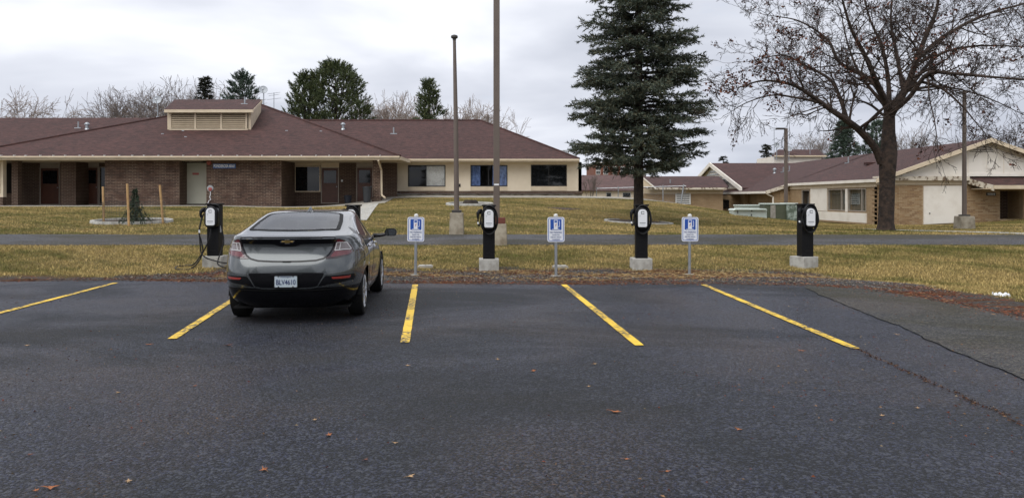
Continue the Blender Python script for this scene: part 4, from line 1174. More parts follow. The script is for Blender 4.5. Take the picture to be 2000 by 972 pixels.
# downspout beside the pillar
MB().tube([P(739, 313, 42.15), P(740, 318, 42.3), P(745, 332, 43.0), P(745.5, 378, 43.1), P(746.5, 382, 43.05), P(752.5, 386.5, 42.8)], .055, 8).build('downspout', 'cream_trim', B1, True, smooth=True)
# louvred roof dormer
dm_y = 47.3
fb0, fb1 = P(327, 256, dm_y), P(490, 256, dm_y)
ft0, ft1 = P(327, 217, dm_y), P(490, 217, dm_y)
bt0, bt1 = P(343, 200, 51.6), P(510, 200, 51.6)
bb0, bb1 = Vector((bt0.x, bt0.y, 7.0)), Vector((bt1.x, bt1.y, 7.0))
DM = MB().add([fb0, fb1, ft1, ft0, bb0, bb1, bt1, bt0], [(0, 1, 2, 3), (1, 5, 6, 2), (4, 0, 3, 7), (5, 4, 7, 6)]).build('roof_dormer', 'cream_trim', B1, True)
e0, e1, e2, e3 = P(321, 213.5, 46.9), P(494, 213.5, 46.9), P(512, 194.5, 51.9), P(341, 194.5, 51.9)
MB().slab([e0, e1, e2, e3], .10).build('dormer_roof', 'roof_shingle', DM, True)
MB().add([e0 + Vector((0, -.03, -.02)), e1 + Vector((0, -.03, -.02)), e1 + Vector((0, -.03, -.20)), e0 + Vector((0, -.03, -.20)), e0 + Vector((0, .05, -.02)), e1 + Vector((0, .05, -.02)), e1 + Vector((0, .05, -.2)), e0 + Vector((0, .05, -.2))],
         [(0, 3, 2, 1), (4, 5, 6, 7), (0, 1, 5, 4), (3, 7, 6, 2), (0, 4, 7, 3), (1, 2, 6, 5)]).build('dormer_fascia', 'cream_trim', DM, True)
MB().add([e1 + Vector((.03, 0, -.02)), e2 + Vector((.03, 0, -.02)), e2 + Vector((.03, 0, -.2)), e1 + Vector((.03, 0, -.2)), e1 + Vector((-.05, 0, -.02)), e2 + Vector((-.05, 0, -.02)), e2 + Vector((-.05, 0, -.2)), e1 + Vector((-.05, 0, -.2))],
         [(0, 1, 2, 3), (4, 7, 6, 5), (0, 4, 5, 1), (3, 2, 6, 7), (0, 3, 7, 4), (1, 5, 6, 2)]).build('dormer_fascia', 'cream_trim', DM, True)
lx = [334, 382.5, 433, 482]; ly = dm_y - .003
MB().box(PX(332, dm_y), PX(485, dm_y), ly - .012, ly, PZ(251.5, dm_y), PZ(221, dm_y)).build('louver_backing', 'recess_dark', DM, True)
for i in range(4):
    MB().box(PX(lx[i], dm_y) - .05, PX(lx[i], dm_y) + .05, ly - .10, ly - .0125, PZ(252, dm_y), PZ(220.5, dm_y)).build('louver_post', 'cream_trim', DM, True)
MB().box(PX(332, dm_y), PX(485, dm_y), ly - .10, ly, PZ(254.5, dm_y), PZ(251.7, dm_y)).build('louver_sill', 'cream_trim', DM, True)
for i in range(3):
    for k in range(8):
        z = PZ(250 - k * 3.7, dm_y); xa_, xb_ = PX(lx[i], dm_y) + .051, PX(lx[i + 1], dm_y) - .051
        MB().add([(xa_, ly - .09, z), (xb_, ly - .09, z), (xb_, ly - .02, z + .075), (xa_, ly - .02, z + .075), (xa_, ly - .085, z + .018), (xb_, ly - .085, z + .018), (xb_, ly - .02, z + .09), (xa_, ly - .02, z + .09)],
                 [(0, 1, 2, 3), (7, 6, 5, 4), (0, 4, 5, 1), (1, 5, 6, 2), (2, 6, 7, 3), (3, 7, 4, 0)]).build('slat', 'louver_paint', DM, True)
# vents and pipes on the roof
def vent(par, p, kind):
    if kind == 'cap':
        m = MB().lathe([(.17, -.12), (.13, .02), (.10, .05), (.10, .26), (.17, .27), (.17, .33), (.09, .42), (.02, .45)], 12, p)
    else:
        m = MB().box(p.x - .22, p.x + .22, p.y - .1, p.y + .1, p.z - .06, p.z + .02).tube([p, p + Vector((0, 0, .42))], .05, 8)
    m.build('roof_vent', 'galvanised', par, True, smooth=True)
vent(B1, roofpt(170, 252, 45, 3.9, .37), 'cap'); vent(B1, roofpt(153, 250, 45, 3.9, .37), 'pipe'); vent(B1, roofpt(670, 252, 46.15, 3.95, .366), 'cap'); vent(B1, roofpt(769, 261, 46.15, 3.95, .366), 'pipe')
vent(B1, P(478, 203, 49.5), 'pipe')
for px, py in ((318, 262), (358, 256), (363, 268), (560, 256), (627, 257)):
    p = roofpt(px, py, 42.2, 3.9, .37); MB().box(p.x - .07, p.x + .07, p.y - .06, p.y + .06, p.z - .02, p.z + .045).build('roof_clip', 'galvanised', B1, True)
# name board, fire bell, hose connection
Yn = YF - .02
nb = MB().box(PX(416.5, Yn), PX(460.5, Yn), Yn - .035, Yn - .005, PZ(329, Yn), PZ(320, Yn)).build('name_board', 'name_sign_blue', B1, True); nb['label'] = 'blue name board with white lettering'
text('lettering', 'PONDEROSA 60-61', .235, 'face_white', nb, Vector((PX(438.5, Yn), Yn - .037, PZ(324.6, Yn))) - B1.location, .002, .60, bold=.006)
MB().lathe([(.07, .0), (.13, -.02), (.145, -.06), (.11, -.11), (.03, -.13)], 18, (PX(409, Yn), Yn, PZ(318, Yn)), 'Y').build('alarm_bell', 'alarm_red', B1, True, smooth=True)
hc = MB().lathe([(.18, 0), (.18, -.03), (.16, -.045), (.03, -.046)], 20, (PX(411, Yn), Yn, PZ(368, Yn)), 'Y').build('hose_cabinet', 'print_pale', B1, True, smooth=True)
MB().lathe([(.10, -.047), (.11, -.08), (.05, -.12)], 12, (PX(411.5, Yn), Yn, PZ(369.5, Yn)), 'Y').build('hose_cap', 'faded_red', hc, True, smooth=True)
MB().tube([P(411, 374, Yn - .05), P(411, 381, Yn - .05), P(409.5, 384, Yn - .05), P(411.5, 390, Yn - .05), P(408, 392, Yn - .05), P(406, 397, Yn - .05)], .025, 6).build('drain_pipe', 'face_white', hc, True)
# things on and by the building
def dish(px, py, Y, foot_py, label):
    c = P(px, py, Y); t = thing('satellite_dish', label, 'satellite dish', Vector((c.x, Y, PZ(foot_py, Y))))
    h = c.z - t.location.z
    MB().tube([(0, 0, 0), (0, 0, h)], .04, 8).build('mast', 'galvanised', t)
    prof = [(.02, .10), (.16, .085), (.30, .03), (.31, .045), (.16, .10), (.02, .115)]
    d = MB().lathe(prof, 20, (0, 0, 0), 'Y').build('reflector', 'dish_grey', t, smooth=True); d.location = (0, -.12, h); d.rotation_euler = (R(-20), 0, R(12))
    MB().tube([(0, -.02, -.30), (0, -.30, -.12)], .018, 6).box(-.05, .05, -.34, -.26, -.15, -.06).build('feed_arm', 'galvanised', d)
dish(515, 175, 56, 212, 'round grey satellite dish at the right end of the roof dormer')
dish(308, 195, 57, 230, 'round grey satellite dish left of the roof dormer')
c = P(535, 225, 60)
t = thing('roof_antenna', 'thin television antenna behind the roof right of the dormer', 'antenna', c)
MB().tube([(0, 0, -1), (0, 0, 1.75)], .03, 6).build('mast', 'galvanised', t)
for z, w in ((1.7, .5), (1.55, .42), (1.25, .55)): MB().tube([(-w, 0, z - .05), (w, 0, z + .08)], .016, 5).build('element', 'galvanised', t)
c = P(953, 250, 72); t = thing('utility_pole', 'short grey utility pole behind the cream wing roof', 'pole', c)
MB().tube([(0, 0, -5), (0, 0, 1.25)], .10, 8).build('pole', 'grey_bark', t); MB().box(-.35, .08, -.06, .06, .95, 1.06).build('crossarm', 'grey_bark', t)
def bin_(px, py, Y, w, h, mm, label):
    x = PX(px, Y); z = gz(x, Y) + .035; t = thing('trash_can', label, 'trash can', (x, Y, z))
    MB().lathe([(w * .80, 0), (w * .98, h), (w * 1.0, h)], 18).build('body', mm, t, smooth=True)
    MB().lathe([(w * 1.06, h + .002), (w * 1.06, h + .04), (w * .95, h + .07), (.03, h + .10)], 18).build('lid', mm, t, smooth=True)
bin_(717, 397, 42.9, .25, .80, 'bin_grey', 'tall grey trash can beside the brick porch pillar')
bin_(679.5, 396, 44.6, .22, .38, 'bin_blue', 'short dark blue bin between the two porch doors')

# ---------------------------------------------------- tan brick building on the right
YR = 42.0; XW = PX(1713, YR)
B2 = thing('brick_building', 'tan brick building with cream gable and peeling trim at right', 'building', (XW, YR, .1))
zb2, zw = -.1, PZ(361, YR)
Xr = lambda px: PX(px, YR)
m = wall((0, YR, 0), U, N, XW, Xr(2350), zb2, zw, [(Xr(1953), Xr(1998), PZ(428, YR), PZ(372, YR))], .3).build('front_wall', 'tan_mortar', B2, True)
hb = [(Xr(1802), Xr(1881), -1, 9), (Xr(1952), Xr(1999), -1, PZ(371, YR))]
bricks(m, 'tan', 'tan_brick', Xr(1757), Xr(1802), .10, zw - .01, YR, .27, .083, .013, .009)
bricks(m, 'tan', 'tan_brick', Xr(1881), Xr(1952.5), .14, zw - .01, YR, .27, .083, .013, .009)
bricks(m, 'tan', 'tan_brick', XW, Xr(1757), .10, zw - .01, YR, .27, .083, .013, .009)
bricks(m, 'tan', 'tan_brick', Xr(1998.5), Xr(2060), .4, zw - .01, YR, .27, .083, .013, .009)
bricks_done('tan')
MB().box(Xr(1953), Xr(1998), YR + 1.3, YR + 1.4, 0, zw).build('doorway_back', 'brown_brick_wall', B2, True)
MB().box(Xr(1953) - .4, Xr(1953) - .002, YR + .3, YR + 1.3, 0, zw).build('doorway_side', 'tan_brick_wall', B2, True)
MB().box(Xr(1998) + .002, Xr(1998) + .3, YR + .3, YR + 1.3, 0, zw).build('doorway_side', 'tan_brick_wall', B2, True)
pn = MB().add([(Xr(1803), YR - .06, PZ(438, YR)), (Xr(1880), YR - .06, PZ(434, YR)), (Xr(1880), YR - .06, PZ(362.5, YR)), (Xr(1803), YR - .06, PZ(363, YR)), (Xr(1803), YR - .002, PZ(438, YR)), (Xr(1880), YR - .002, PZ(434, YR)), (Xr(1880), YR - .002, PZ(362.5, YR)), (Xr(1803), YR - .002, PZ(363, YR))],
         [(0, 1, 2, 3), (7, 6, 5, 4), (0, 4, 5, 1), (1, 5, 6, 2), (2, 6, 7, 3), (3, 7, 4, 0)]).build('board_panel', 'white_siding', B2, True)
MB().box(Xr(1813.5), Xr(1815.5), YR - .09, YR - .061, PZ(417.5, YR), PZ(415.5, YR)).build('lock', 'dark_pole', pn, True)
# band, beam, gable
MB().box(XW - .03, Xr(2350), YR - .05, YR + .3, zw + .003, PZ(353, YR)).build('trim_band', 'cream_trim', B2, True)
MB().box(XW - .1, Xr(1888), YR - .30, YR + .3, PZ(352.8, YR), PZ(344.5, YR)).build('peeling_beam', 'peeling_trim', B2, True)
rX, rZ = Xr(1925), PZ(272, YR); sl2 = (rZ - PZ(349, YR)) / (rX - Xr(1708))
eXL = Xr(1706); eZL = rZ - sl2 * (rX - eXL); eXR = 2 * rX - eXL
gb = PZ(344.3, YR)
MB().prism([(rX - (rZ - .12 - gb) / sl2, gb), (rX + (rZ - .12 - gb) / sl2, gb), (rX, rZ - .12)], YR - .02, YR + .2).build('gable_wall', 'white_siding', B2, True)
MB().box(rX - 4.6, rX + 4.6, YR - .05, YR - .021, PZ(344.3, YR), PZ(338.5, YR)).build('gable_band', 'white_siding', B2, True)
for px in (1890, 1960): MB().box(Xr(px) - .01, Xr(px) + .01, YR - .026, YR - .0205, PZ(338, YR), PZ(300, YR)).build('siding_joint', 'cream_trim', B2, True)
MB().box(Xr(1926), Xr(1943.5), YR - .045, YR - .021, PZ(329, YR), PZ(313, YR)).build('hatch', 'white_siding', B2, True)
gv = MB().prism([(Xr(1893), PZ(296.5, YR)), (Xr(1940), PZ(296.5, YR)), (Xr(1927), PZ(283, YR)), (Xr(1922), PZ(283, YR))], YR - .04, YR - .021).build('gable_vent', 'recess_dark', B2, True)
for k in range(4):
    z = PZ(295.5 - k * 3.2, YR); w_ = .62 - k * .13
    MB().box(Xr(1918) - w_, Xr(1922) + w_, YR - .065, YR - .041, z, z + .045).build('slat', 'white_siding', gv, True)
# side wall running back, with windows
SU, SN = (0, 1, 0), (-1, 0, 0)
so0 = (XW, YR, 0)
Yb = 55.2
yw = lambda px: XW * F / (px - 1000) - YR          # distance along the side wall for a pixel column
def zs(py, px): return PZ(py, XW * F / (px - 1000))
wz0, wz1 = zs(413.6, 1690), zs(367.5, 1690)
sh = [(yw(1692), yw(1656.5), wz0, wz1), (yw(1652), yw(1617.5), wz0, wz1), (yw(1581.5), yw(1566), zs(414, 1575), wz1)]
wall(so0, SU, SN, 0, Yb - YR, -.2, 2.62, sh, .25).build('side_wall', 'tan_brick_wall', B2, True)
for h in sh[:2]:
    f = frame(so0, SU, SN, h[0], h[1], h[2], h[3], .06, .1, .02, [h[0] + (h[1] - h[0]) * .24]).build('window', 'door_frame', B2, True)
    sheet(so0, SU, SN, h[0] + .04, h[1] - .04, h[2] + .04, h[3] - .04, .05, .006).build('pane', 'shaded_glass', f, True)
    drape(so0, SU, SN, h[0], h[1], h[2], h[3], .22, 6, .03).build('curtain', 'grey_blind', f, True)
h = sh[2]; f = frame(so0, SU, SN, h[0], h[1], h[2] - .6, h[3], .06, .1, .02).build('side_door', 'door_frame', B2, True)
sheet(so0, SU, SN, h[0] + .05, h[1] - .05, h[2] - .55, h[3] - .05, .06, .01).build('pane', 'dark_glass', f, True)
MB().box(XW - .06, XW - .002, YR + sh[0][0] - .1, YR + yw(1585), wz0 - .62, wz0 - .08).box(XW - .05, XW - .002, YR + sh[1][1] + .1, YR + yw(1584), wz0 - .05, wz1 + .05).box(XW - .05, XW - .002, YR + sh[0][1] + .02, YR + sh[1][0] - .02, wz0 - .05, wz1).build('wall_panel', 'white_siding', B2, True)
MB().box(XW - .09, XW - .002, YR + sh[0][0] - .2, YR + yw(1592), wz0 - .72, wz0 - .63).build('brick_ledge', 'tan_brick_wall', B2, True)
MB().box(XW - .07, XW - .002, YR - .0, Yb, wz1 + .06, 2.6).build('trim_band', 'cream_trim', B2, True)
# quoin-like raised bricks near the corner
for k in range(9):
    z = .35 + k * .235; MB().box(XW - .022, XW - .003, YR + .02, YR + .55, z, z + .07).build('raised_brick', 'tan_brick', B2, True)
rb = 78.0; ridge0, ridge1 = (rX, YR - .5, rZ), (rX, rb, rZ)
eYe = YR - .5
roof('gable_roof', [((eXL, eYe, eZL), ridge0, (rX, 56.0, rZ), (eXL, 55.2, eZL)), ((XW - 1.75, 55.0, eZL - sl2 * (eXL - XW + 1.75)), (eXL, 55.0, eZL), (rX, 55.0, rZ), ridge1, (XW - 1.75, 67.0, eZL - sl2 * (eXL - XW + 1.75))),
                    ((rX, eYe, rZ), (eXR, eYe, eZL), (eXR, rb, eZL), (rX, rb, rZ))], B2)
def rake(par, a, b, h=.20, d=.07, mm='cream_trim', name='rake_board'):
    a, b = Vector(a), Vector(b); v = []
    for p in (a, b): v += [p + Vector((0, -d, .02)), p + Vector((0, -d, -h)), p + Vector((0, 0, -h)), p + Vector((0, 0, .02))]
    MB().add(v, [(0, 1, 5, 4), (1, 2, 6, 5), (2, 3, 7, 6), (3, 0, 4, 7), (0, 3, 2, 1), (4, 5, 6, 7)]).build(name, mm, par, True)
rake(B2, (eXL - .1, eYe, eZL - .03), (rX, eYe, rZ + .01)); rake(B2, (rX, eYe, rZ + .01), (eXR, eYe, eZL))
rake(B2, (eXL + .1, eYe + .25, eZL - .12), (rX, eYe + .25, rZ - .12), .14, .05, 'peeling_trim', 'rake_molding'); rake(B2, (rX, eYe + .25, rZ - .12), (eXR, eYe + .25, eZL - .15), .14, .05, 'peeling_trim', 'rake_molding')
MB().box(eXL - .07, eXL + .0, eYe, 55.2, eZL - .17, eZL - .005).build('gutter', 'white_siding', B2, True)
zl = eZL - sl2 * (eXL - XW + 1.75)
rake(B2, (XW - 1.8, 55.0, zl), (eXL + .1, 55.0, eZL), .22, .1, 'peeling_trim')
MB().box(XW - 1.82, XW - 1.75, 55, 67, zl - .16, zl).build('gutter', 'white_siding', B2, True)
MB().box(XW - .7, XW + .0, 55.2, 67, -.2, 2.1).build('porch_wall', 'tan_brick_wall', B2, True)
MB().prism([(XW - 1.2, .0), (XW, .0), (XW, 2.55), (XW - 1.2, 2.12)], 55.25, 55.4).build('porch_end_wall', 'tan_brick_wall', B2, True)
MB().tube([(XW - 1.8, 55.0, zl - .1), (XW - 1.6, 55.05, zl - .25), (XW - 1.2, 55.2, zl - .42), (XW - 1.2, 55.2, .1)], .06, 6).build('downspout', 'white_siding', B2, True)
for (px, py) in ((1657, 315), (1660, 317),):
    pass
def roofR(px, py):      # point on the left slope
    s = (px - 1000) / F; Y = (CAMH - (eZL - sl2 * eXL)) / (sl2 * s - (HY - py) / F); return P(px, py, Y)
for px, py, kd in ((1657, 318, 'pipe'), (1530, 336, 'pipe'), (1542, 334, 'pipe'), (1513, 338, 'cap')): vent(B2, roofR(px, py), kd)
p = roofR(1705, 319); MB().box(p.x - .5, p.x + .5, p.y - .2, p.y + .2, p.z - .1, p.z + .06).build('roof_hatch', 'roof_shingle', B2, True)
# little porch roof over the doorway
pz1, pz0 = PZ(347, YR), PZ(361.5, YR - 1.7)
pr = roof('porch_roof', [((Xr(1890) + .35, YR - 1.7, pz0 + .0), (Xr(2300), YR - 1.7, pz0), (Xr(2300), YR, pz1), (Xr(1886), YR, pz1))], B2, th=.08)
MB().box(Xr(1890) + .35, Xr(2300), YR - 1.78, YR - 1.70, pz0 - .20, pz0 - .005).build('fascia', 'cream_trim', pr, True)
v0, v1 = Vector((Xr(1890) + .33, YR - 1.7, pz0)), Vector((Xr(1886), YR, pz1))
MB().add([v0, v1, v1 + Vector((0, 0, -.3)), v0 + Vector((0, 0, -.3)), v0 + Vector((.06, 0, 0)), v1 + Vector((.06, 0, 0)), v1 + Vector((.06, 0, -.3)), v0 + Vector((.06, 0, -.3))],
         [(0, 1, 2, 3), (7, 6, 5, 4), (0, 4, 5, 1), (3, 2, 6, 7), (0, 3, 7, 4), (1, 5, 6, 2)]).build('rake_board', 'peeling_trim', pr, True)
MB().box(Xr(1897), Xr(2300), YR - 1.6, YR, pz0 - .21, pz0 - .16).build('porch_soffit', 'cream_trim', pr, True)
sg = MB().box(Xr(1926), Xr(1944), YR - .05, YR - .012, PZ(382, YR), PZ(376, YR)).build('name_board', 'black_frame', B2, True)
text('lettering', 'DOUGLAS', .12, 'sign_white', sg, Vector((Xr(1935), YR - .052, PZ(379, YR))) - B2.location, .002, .72, bold=.003)

# ---------------------------------------------------- the wings and houses farther back
B3 = thing('gabled_wing', 'brown roofed wing with a white louvred gable behind the spruce hill', 'building', (18.9, 62.4, .3))
gX = 18.9
roof('gable_roof', [((gX - .3, 62.0, 2.42), (27, 62.0, 2.42), (27, 72, 4.86), (gX - .3, 72, 4.86)), ((gX - .3, 72, 4.86), (27, 72, 4.86), (27, 82, 2.42), (gX - .3, 82, 2.42))], B3)
MB().add([(gX, 62.4, 2.4), (gX, 72, 4.75), (gX, 81.6, 2.4), (gX + .2, 62.4, 2.4), (gX + .2, 72, 4.75), (gX + .2, 81.6, 2.4)], [(0, 1, 2), (5, 4, 3), (0, 3, 4, 1), (1, 4, 5, 2), (2, 5, 3, 0)]).build('gable_wall', 'white_siding', B3, True)
for k in range(6):
    z = 2.9 + k * .27; hw = (4.75 - z) / .245 - 1.6
    MB().box(gX - .08, gX - .004, 72 - hw, 72 + hw, z, z + .12).build('slat', 'print_pale', B3, True)
for a, b in (((gX - .35, 62.0, 2.42), (gX - .35, 72, 4.88)), ((gX - .35, 72, 4.88), (gX - .35, 82, 2.42))):
    a, b = Vector(a), Vector(b); v = []
    for p in (a, b): v += [p + Vector((-.06, 0, .03)), p + Vector((-.06, 0, -.34)), p + Vector((.03, 0, -.34)), p + Vector((.03, 0, .03))]
    MB().add(v, [(0, 1, 5, 4), (1, 2, 6, 5), (2, 3, 7, 6), (3, 0, 4, 7), (0, 3, 2, 1), (4, 5, 6, 7)]).build('rake_board', 'white_siding', B3, True)
MB().box(gX, 27, 62.4, 81.6, -.3, 2.4).build('wall', 'tan_brick_wall', B3, True)
# entry porch in front of it: low roof with white fascia
pe = roof('porch_roof', [(P(1364, 388.5, 66), P(1405, 387.5, 64), P(1418, 379, 66.5), P(1456, 366, 68), P(1405, 371.5, 70))], B3, th=.05)
q0, q1, q2 = P(1364, 388.5, 65.9), P(1405, 387.5, 63.9), P(1406, 371.3, 70)
rake(pe, q0, q1, .13, .06, 'white_siding', 'fascia'); rake(pe, q0 + Vector((-.02, 0, .03)), q2, .13, .06, 'white_siding', 'fascia')
MB().box(PX(1406, 63), PX(1411, 63), 63, 63.3, -.2, PZ(388, 63)).build('porch_post', 'white_siding', pe, True)
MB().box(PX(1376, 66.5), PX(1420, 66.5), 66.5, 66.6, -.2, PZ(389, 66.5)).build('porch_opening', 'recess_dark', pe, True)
MB().box(PX(1411.5, 63.6), PX(1424, 63.6), 63.6, 63.7, PZ(407, 63.6), PZ(390, 63.6)).build('window', 'dark_glass', B3, True)
MB().box(PX(1411.2, 63.8), PX(1475, 63.8), 63.75, 64, -.2, PZ(381, 63.8)).build('porch_wall', 'tan_brick_wall', B3, True)

B4 = thing('low_wing', 'low tan brick wing with white louvred panel behind the spruce', 'building', (PX(1320, 60), 60, .5))
e = 2.42
roof('hip_roof', [(P(1268, 366, 59.7), P(1421, 366, 59.7), P(1404, 344, 66), P(1255, 344.5, 66)), (P(1421, 366, 59.7), P(1424, 360, 72), P(1404, 344, 66))], B4)
MB().box(PX(1262, 59.6), PX(1419, 59.6), 59.62, 59.7, e - .17, e - .02).build('fascia', 'peeling_trim', B4, True)
MB().box(PX(1258, 60.3), PX(1412, 60.3), 60.3, 60.6, -.2, 1.93).build('wall', 'tan_brick_wall', B4, True)
MB().box(PX(1258, 60.3), PX(1412, 60.3), 60.24, 60.6, 1.933, e - .06).build('trim_band', 'cream_trim', B4, True)
MB().prism([(PX(1250, 59.8), PZ(366, 59.8)), (PX(1279, 59.8), PZ(366, 59.8)), (PX(1258, 59.8), PZ(348.5, 59.8))], 59.5, 59.61).build('gable_wall', 'cream_trim', B4, True)
rake(B4, P(1257, 347, 59.5), P(1281, 367, 59.5), .12, .05, 'white_siding')
lv = MB().box(PX(1320, 60.2), PX(1347.5, 60.2), 60.2, 60.235, PZ(399, 60.2), PZ(378, 60.2)).build('louver_panel', 'recess_dark', B4, True)
for k in range(6):
    z = PZ(398.5 - k * 3.5, 60.2); MB().box(PX(1320, 60.2), PX(1347.5, 60.2), 60.14, 60.199, z, z + .085).build('slat', 'white_paint', lv, True)
MB().box(PX(1319, 60.2), PX(1321, 60.2), 60.12, 60.199, PZ(399, 60.2), PZ(378, 60.2)).box(PX(1346.5, 60.2), PX(1348.5, 60.2), 60.12, 60.199, PZ(399, 60.2), PZ(378, 60.2)).build('louver_frame', 'white_paint', lv, True)
vent(B4, P(1309, 360, 62), 'pipe')

B5 = thing('far_house', 'distant house with faded brown roof left of the spruce trunk', 'building', (PX(1190, 84), 84, 1))
roof('roof', [(P(1120, 371, 84), P(1262, 371, 84), P(1262, 342, 94), P(1120, 342, 94))], B5, 'far_roof_shingle')
MB().box(PX(1120, 84.4), PX(1262, 84.4), 84.4, 85, 0, PZ(371.5, 84.4)).build('wall', 'cream_stucco', B5, True)
for a, b in ((1184, 1194), (1216, 1232)):
    f = MB().box(PX(a, 84.35), PX(b, 84.35), 84.33, 84.39, PZ(385, 84.3), PZ(376, 84.3)).build('window', 'white_paint', B5, True)
    MB().box(PX(a + .8, 84.3), PX(b - .8, 84.3), 84.29, 84.32, PZ(384.5, 84.3), PZ(376.8, 84.3)).build('pane', 'dark_glass', f, True)
B6 = thing('far_brick_block', 'distant red brick block with white windows seen through the spruce', 'building', (PX(1205, 120), 120, 1))
YB = 120
MB().box(PX(1160, YB), PX(1245, YB), YB, YB + 12, 0, PZ(321, YB)).build('wall', 'red_brick_far', B6, True)
MB().box(PX(1159, YB), PX(1246, YB), YB - .2, YB + 12, PZ(321, YB), PZ(317, YB)).build('cornice', 'white_siding', B6, True)
for px in (1168, 1183, 1201, 1216, 1233):
    f = MB().box(PX(px - 4.3, YB), PX(px + 4.3, YB), YB - .08, YB - .004, PZ(341, YB), PZ(325, YB)).build('window', 'white_paint', B6, True)
    for dx in (-1.9, 1.9):
        for (q0, q1) in ((340, 334), (332.5, 326)):
            MB().box(PX(px + dx - 1.6, YB), PX(px + dx + 1.6, YB), YB - .1, YB - .081, PZ(q0, YB), PZ(q1, YB)).build('pane', 'dark_glass', f, True)
B7 = thing('upper_storey', 'white upper storey with brown roof rising behind the long roof', 'building', (PX(1560, 80), 80, 4.5))
Y7 = 80
MB().box(PX(1514, Y7), PX(1604, Y7), Y7, Y7 + 6, 3.5, PZ(305, Y7)).build('wall', 'white_siding', B7, True)
roof('roof', [(P(1507, 304, Y7 - .4), P(1612, 304, Y7 - .4), P(1598, 292, Y7 + 3), P(1520, 292, Y7 + 3))], B7, th=.1)
MB().box(PX(1509, Y7), PX(1611, Y7), Y7 - .45, Y7 - .38, PZ(306.5, Y7), PZ(304, Y7)).build('fascia', 'cream_trim', B7, True)
dish(1517, 283, 76, 312, 'grey satellite dish on a mast beside the white upper storey')
dish(1541, 290, 77, 314, 'grey satellite dish just right of the slim lamp post')
c = P(1512, 300, 77); t = thing('roof_antenna', 'thin antenna mast left of the slim lamp post', 'antenna', c)
MB().tube([(0, 0, -.6), (0, 0, 2.6)], .03, 6).build('mast', 'galvanised', t)
for z, w in ((2.5, .5), (2.3, .3)): MB().tube([(-w, 0, z), (w, 0, z + .1)], .016, 5).build('element', 'galvanised', t)
c = P(1582, 290, 80); t = thing('roof_antenna', 'thin antenna mast above the white upper storey', 'antenna', c)
MB().tube([(0, 0, -.6), (0, 0, 2.8)], .03, 6).build('mast', 'galvanised', t)

# ---------------------------------------------------- utility cabinets on the slope
def cabinet(label, px0, px1, py0, py1, Y, dep, mm, lid=True, slope=0.0, details=()):
    x0, x1 = PX(px0, Y), PX(px1, Y); z1 = PZ(py0, Y); z0 = PZ(py1, Y) - .3
    t = thing('utility_cabinet', label, 'cabinet', ((x0 + x1) / 2, Y, PZ(py1, Y)))
    b = MB().box(x0, x1, Y, Y + dep, z0, z1).build('body', mm, t, True, bevel=.03)
    if lid: MB().box(x0 - .04, x1 + .04, Y - .05, Y + dep + .05, z1 + .002, z1 + .07).build('lid', 'pale_green_metal', t, True, bevel=.015)
    for a, c_, d, e_, m2, nm in details:
        MB().box(PX(a, Y), PX(c_, Y), Y - .03, Y - .003, PZ(e_, Y), PZ(d, Y)).build(nm, m2, t, True, bevel=.006)
    return t
# the near low box and the taller row behind it
cb = cabinet('low pale green utility box with rounded lid, nearest of the cabinets', 1433.5, 1498, 410, 428, 39.5, .9, 'pale_green_metal', False, details=((1440, 1441.5, 411, 417, 'dark_pole', 'hinge'), (1467, 1469, 410.5, 413, 'dark_pole', 'hinge'), (1466.5, 1468.5, 418, 421.5, 'dark_pole', 'latch'), (1487, 1492, 411.5, 413.5, 'white_paint', 'label_plate')))
MB().prism([(PX(1433, 39.4), PZ(410.5, 39.4)), (PX(1498.5, 39.4), PZ(410.5, 39.4)), (PX(1496, 39.4), PZ(407.3, 39.4)), (PX(1437, 39.4), PZ(407.5, 39.4))], 39.35, 40.5).build('lid', 'pale_green_metal', cb, True, bevel=.02)
cabinet('stepped pale grey cabinet top showing above the low utility box', 1443, 1492, 402.5, 424, 41.6, .9, 'pale_green_metal', True)
cabinet('tall olive green utility cabinet with worn pale door post', 1494, 1537, 399.5, 432, 40.4, .9, 'olive_metal', True, details=((1504.5, 1514.5, 400.5, 431.5, 'concrete', 'door_post'), (1515, 1535, 401, 431, 'olive_metal', 'door')))
cabinet('tall utility cabinet with flaking green paint, rightmost of the row', 1537.5, 1557, 399, 434, 40.2, .95, 'worn_green_metal', True)

# ---------------------------------------------------- chain-link fence and stone edge on the hill
FX = [(1195, 52.5), (1208, 52.4), (1238, 52.2), (1276, 51.6), (1296, 51.4), (1334, 50.5)]
fy0, fy1 = P(1165, 368, 52.5), P(1340, 363, 50.8)
fp = Vector((PX(1250, 52), 52, gz(PX(1250, 52), 52)))
t = thing('chain_link_fence', 'galvanised chain-link fence along the hilltop by the spruce', 'fence', fp)
for i, px in enumerate((1165, 1208.5, 1252, 1296, 1334)):
    f_ = (px - 1165) / 175; p = fy0 + (fy1 - fy0) * f_; g0 = gz(p.x, p.y)
    ln = .18 if px == 1334 else 0
    MB().tube([(p.x - ln, p.y, g0 - .1), (p.x + (ln * .3), p.y, p.z + .1)], .035 if px != 1334 else .05, 8).build('post', 'galvanised', t, True)
MB().tube([fy0, fy1], .025, 6).build('top_rail', 'galvanised', t, True)
m = MB(); n = 60
for i in range(n):
    f_ = i / n; p = fy0 + (fy1 - fy0) * f_; q = fy0 + (fy1 - fy0) * min(1, (f_ + .07)); g0, g1 = gz(p.x, p.y), gz(q.x, q.y)
    m.tube([(p.x, p.y, g0), (q.x, q.y, q.z)], .003, 3, False); m.tube([(p.x, p.y, p.z), (q.x, q.y, g1)], .003, 3, False)
mo = m.build('wire_mesh', 'galvanised', t, True); mo['kind'] = 'stuff'
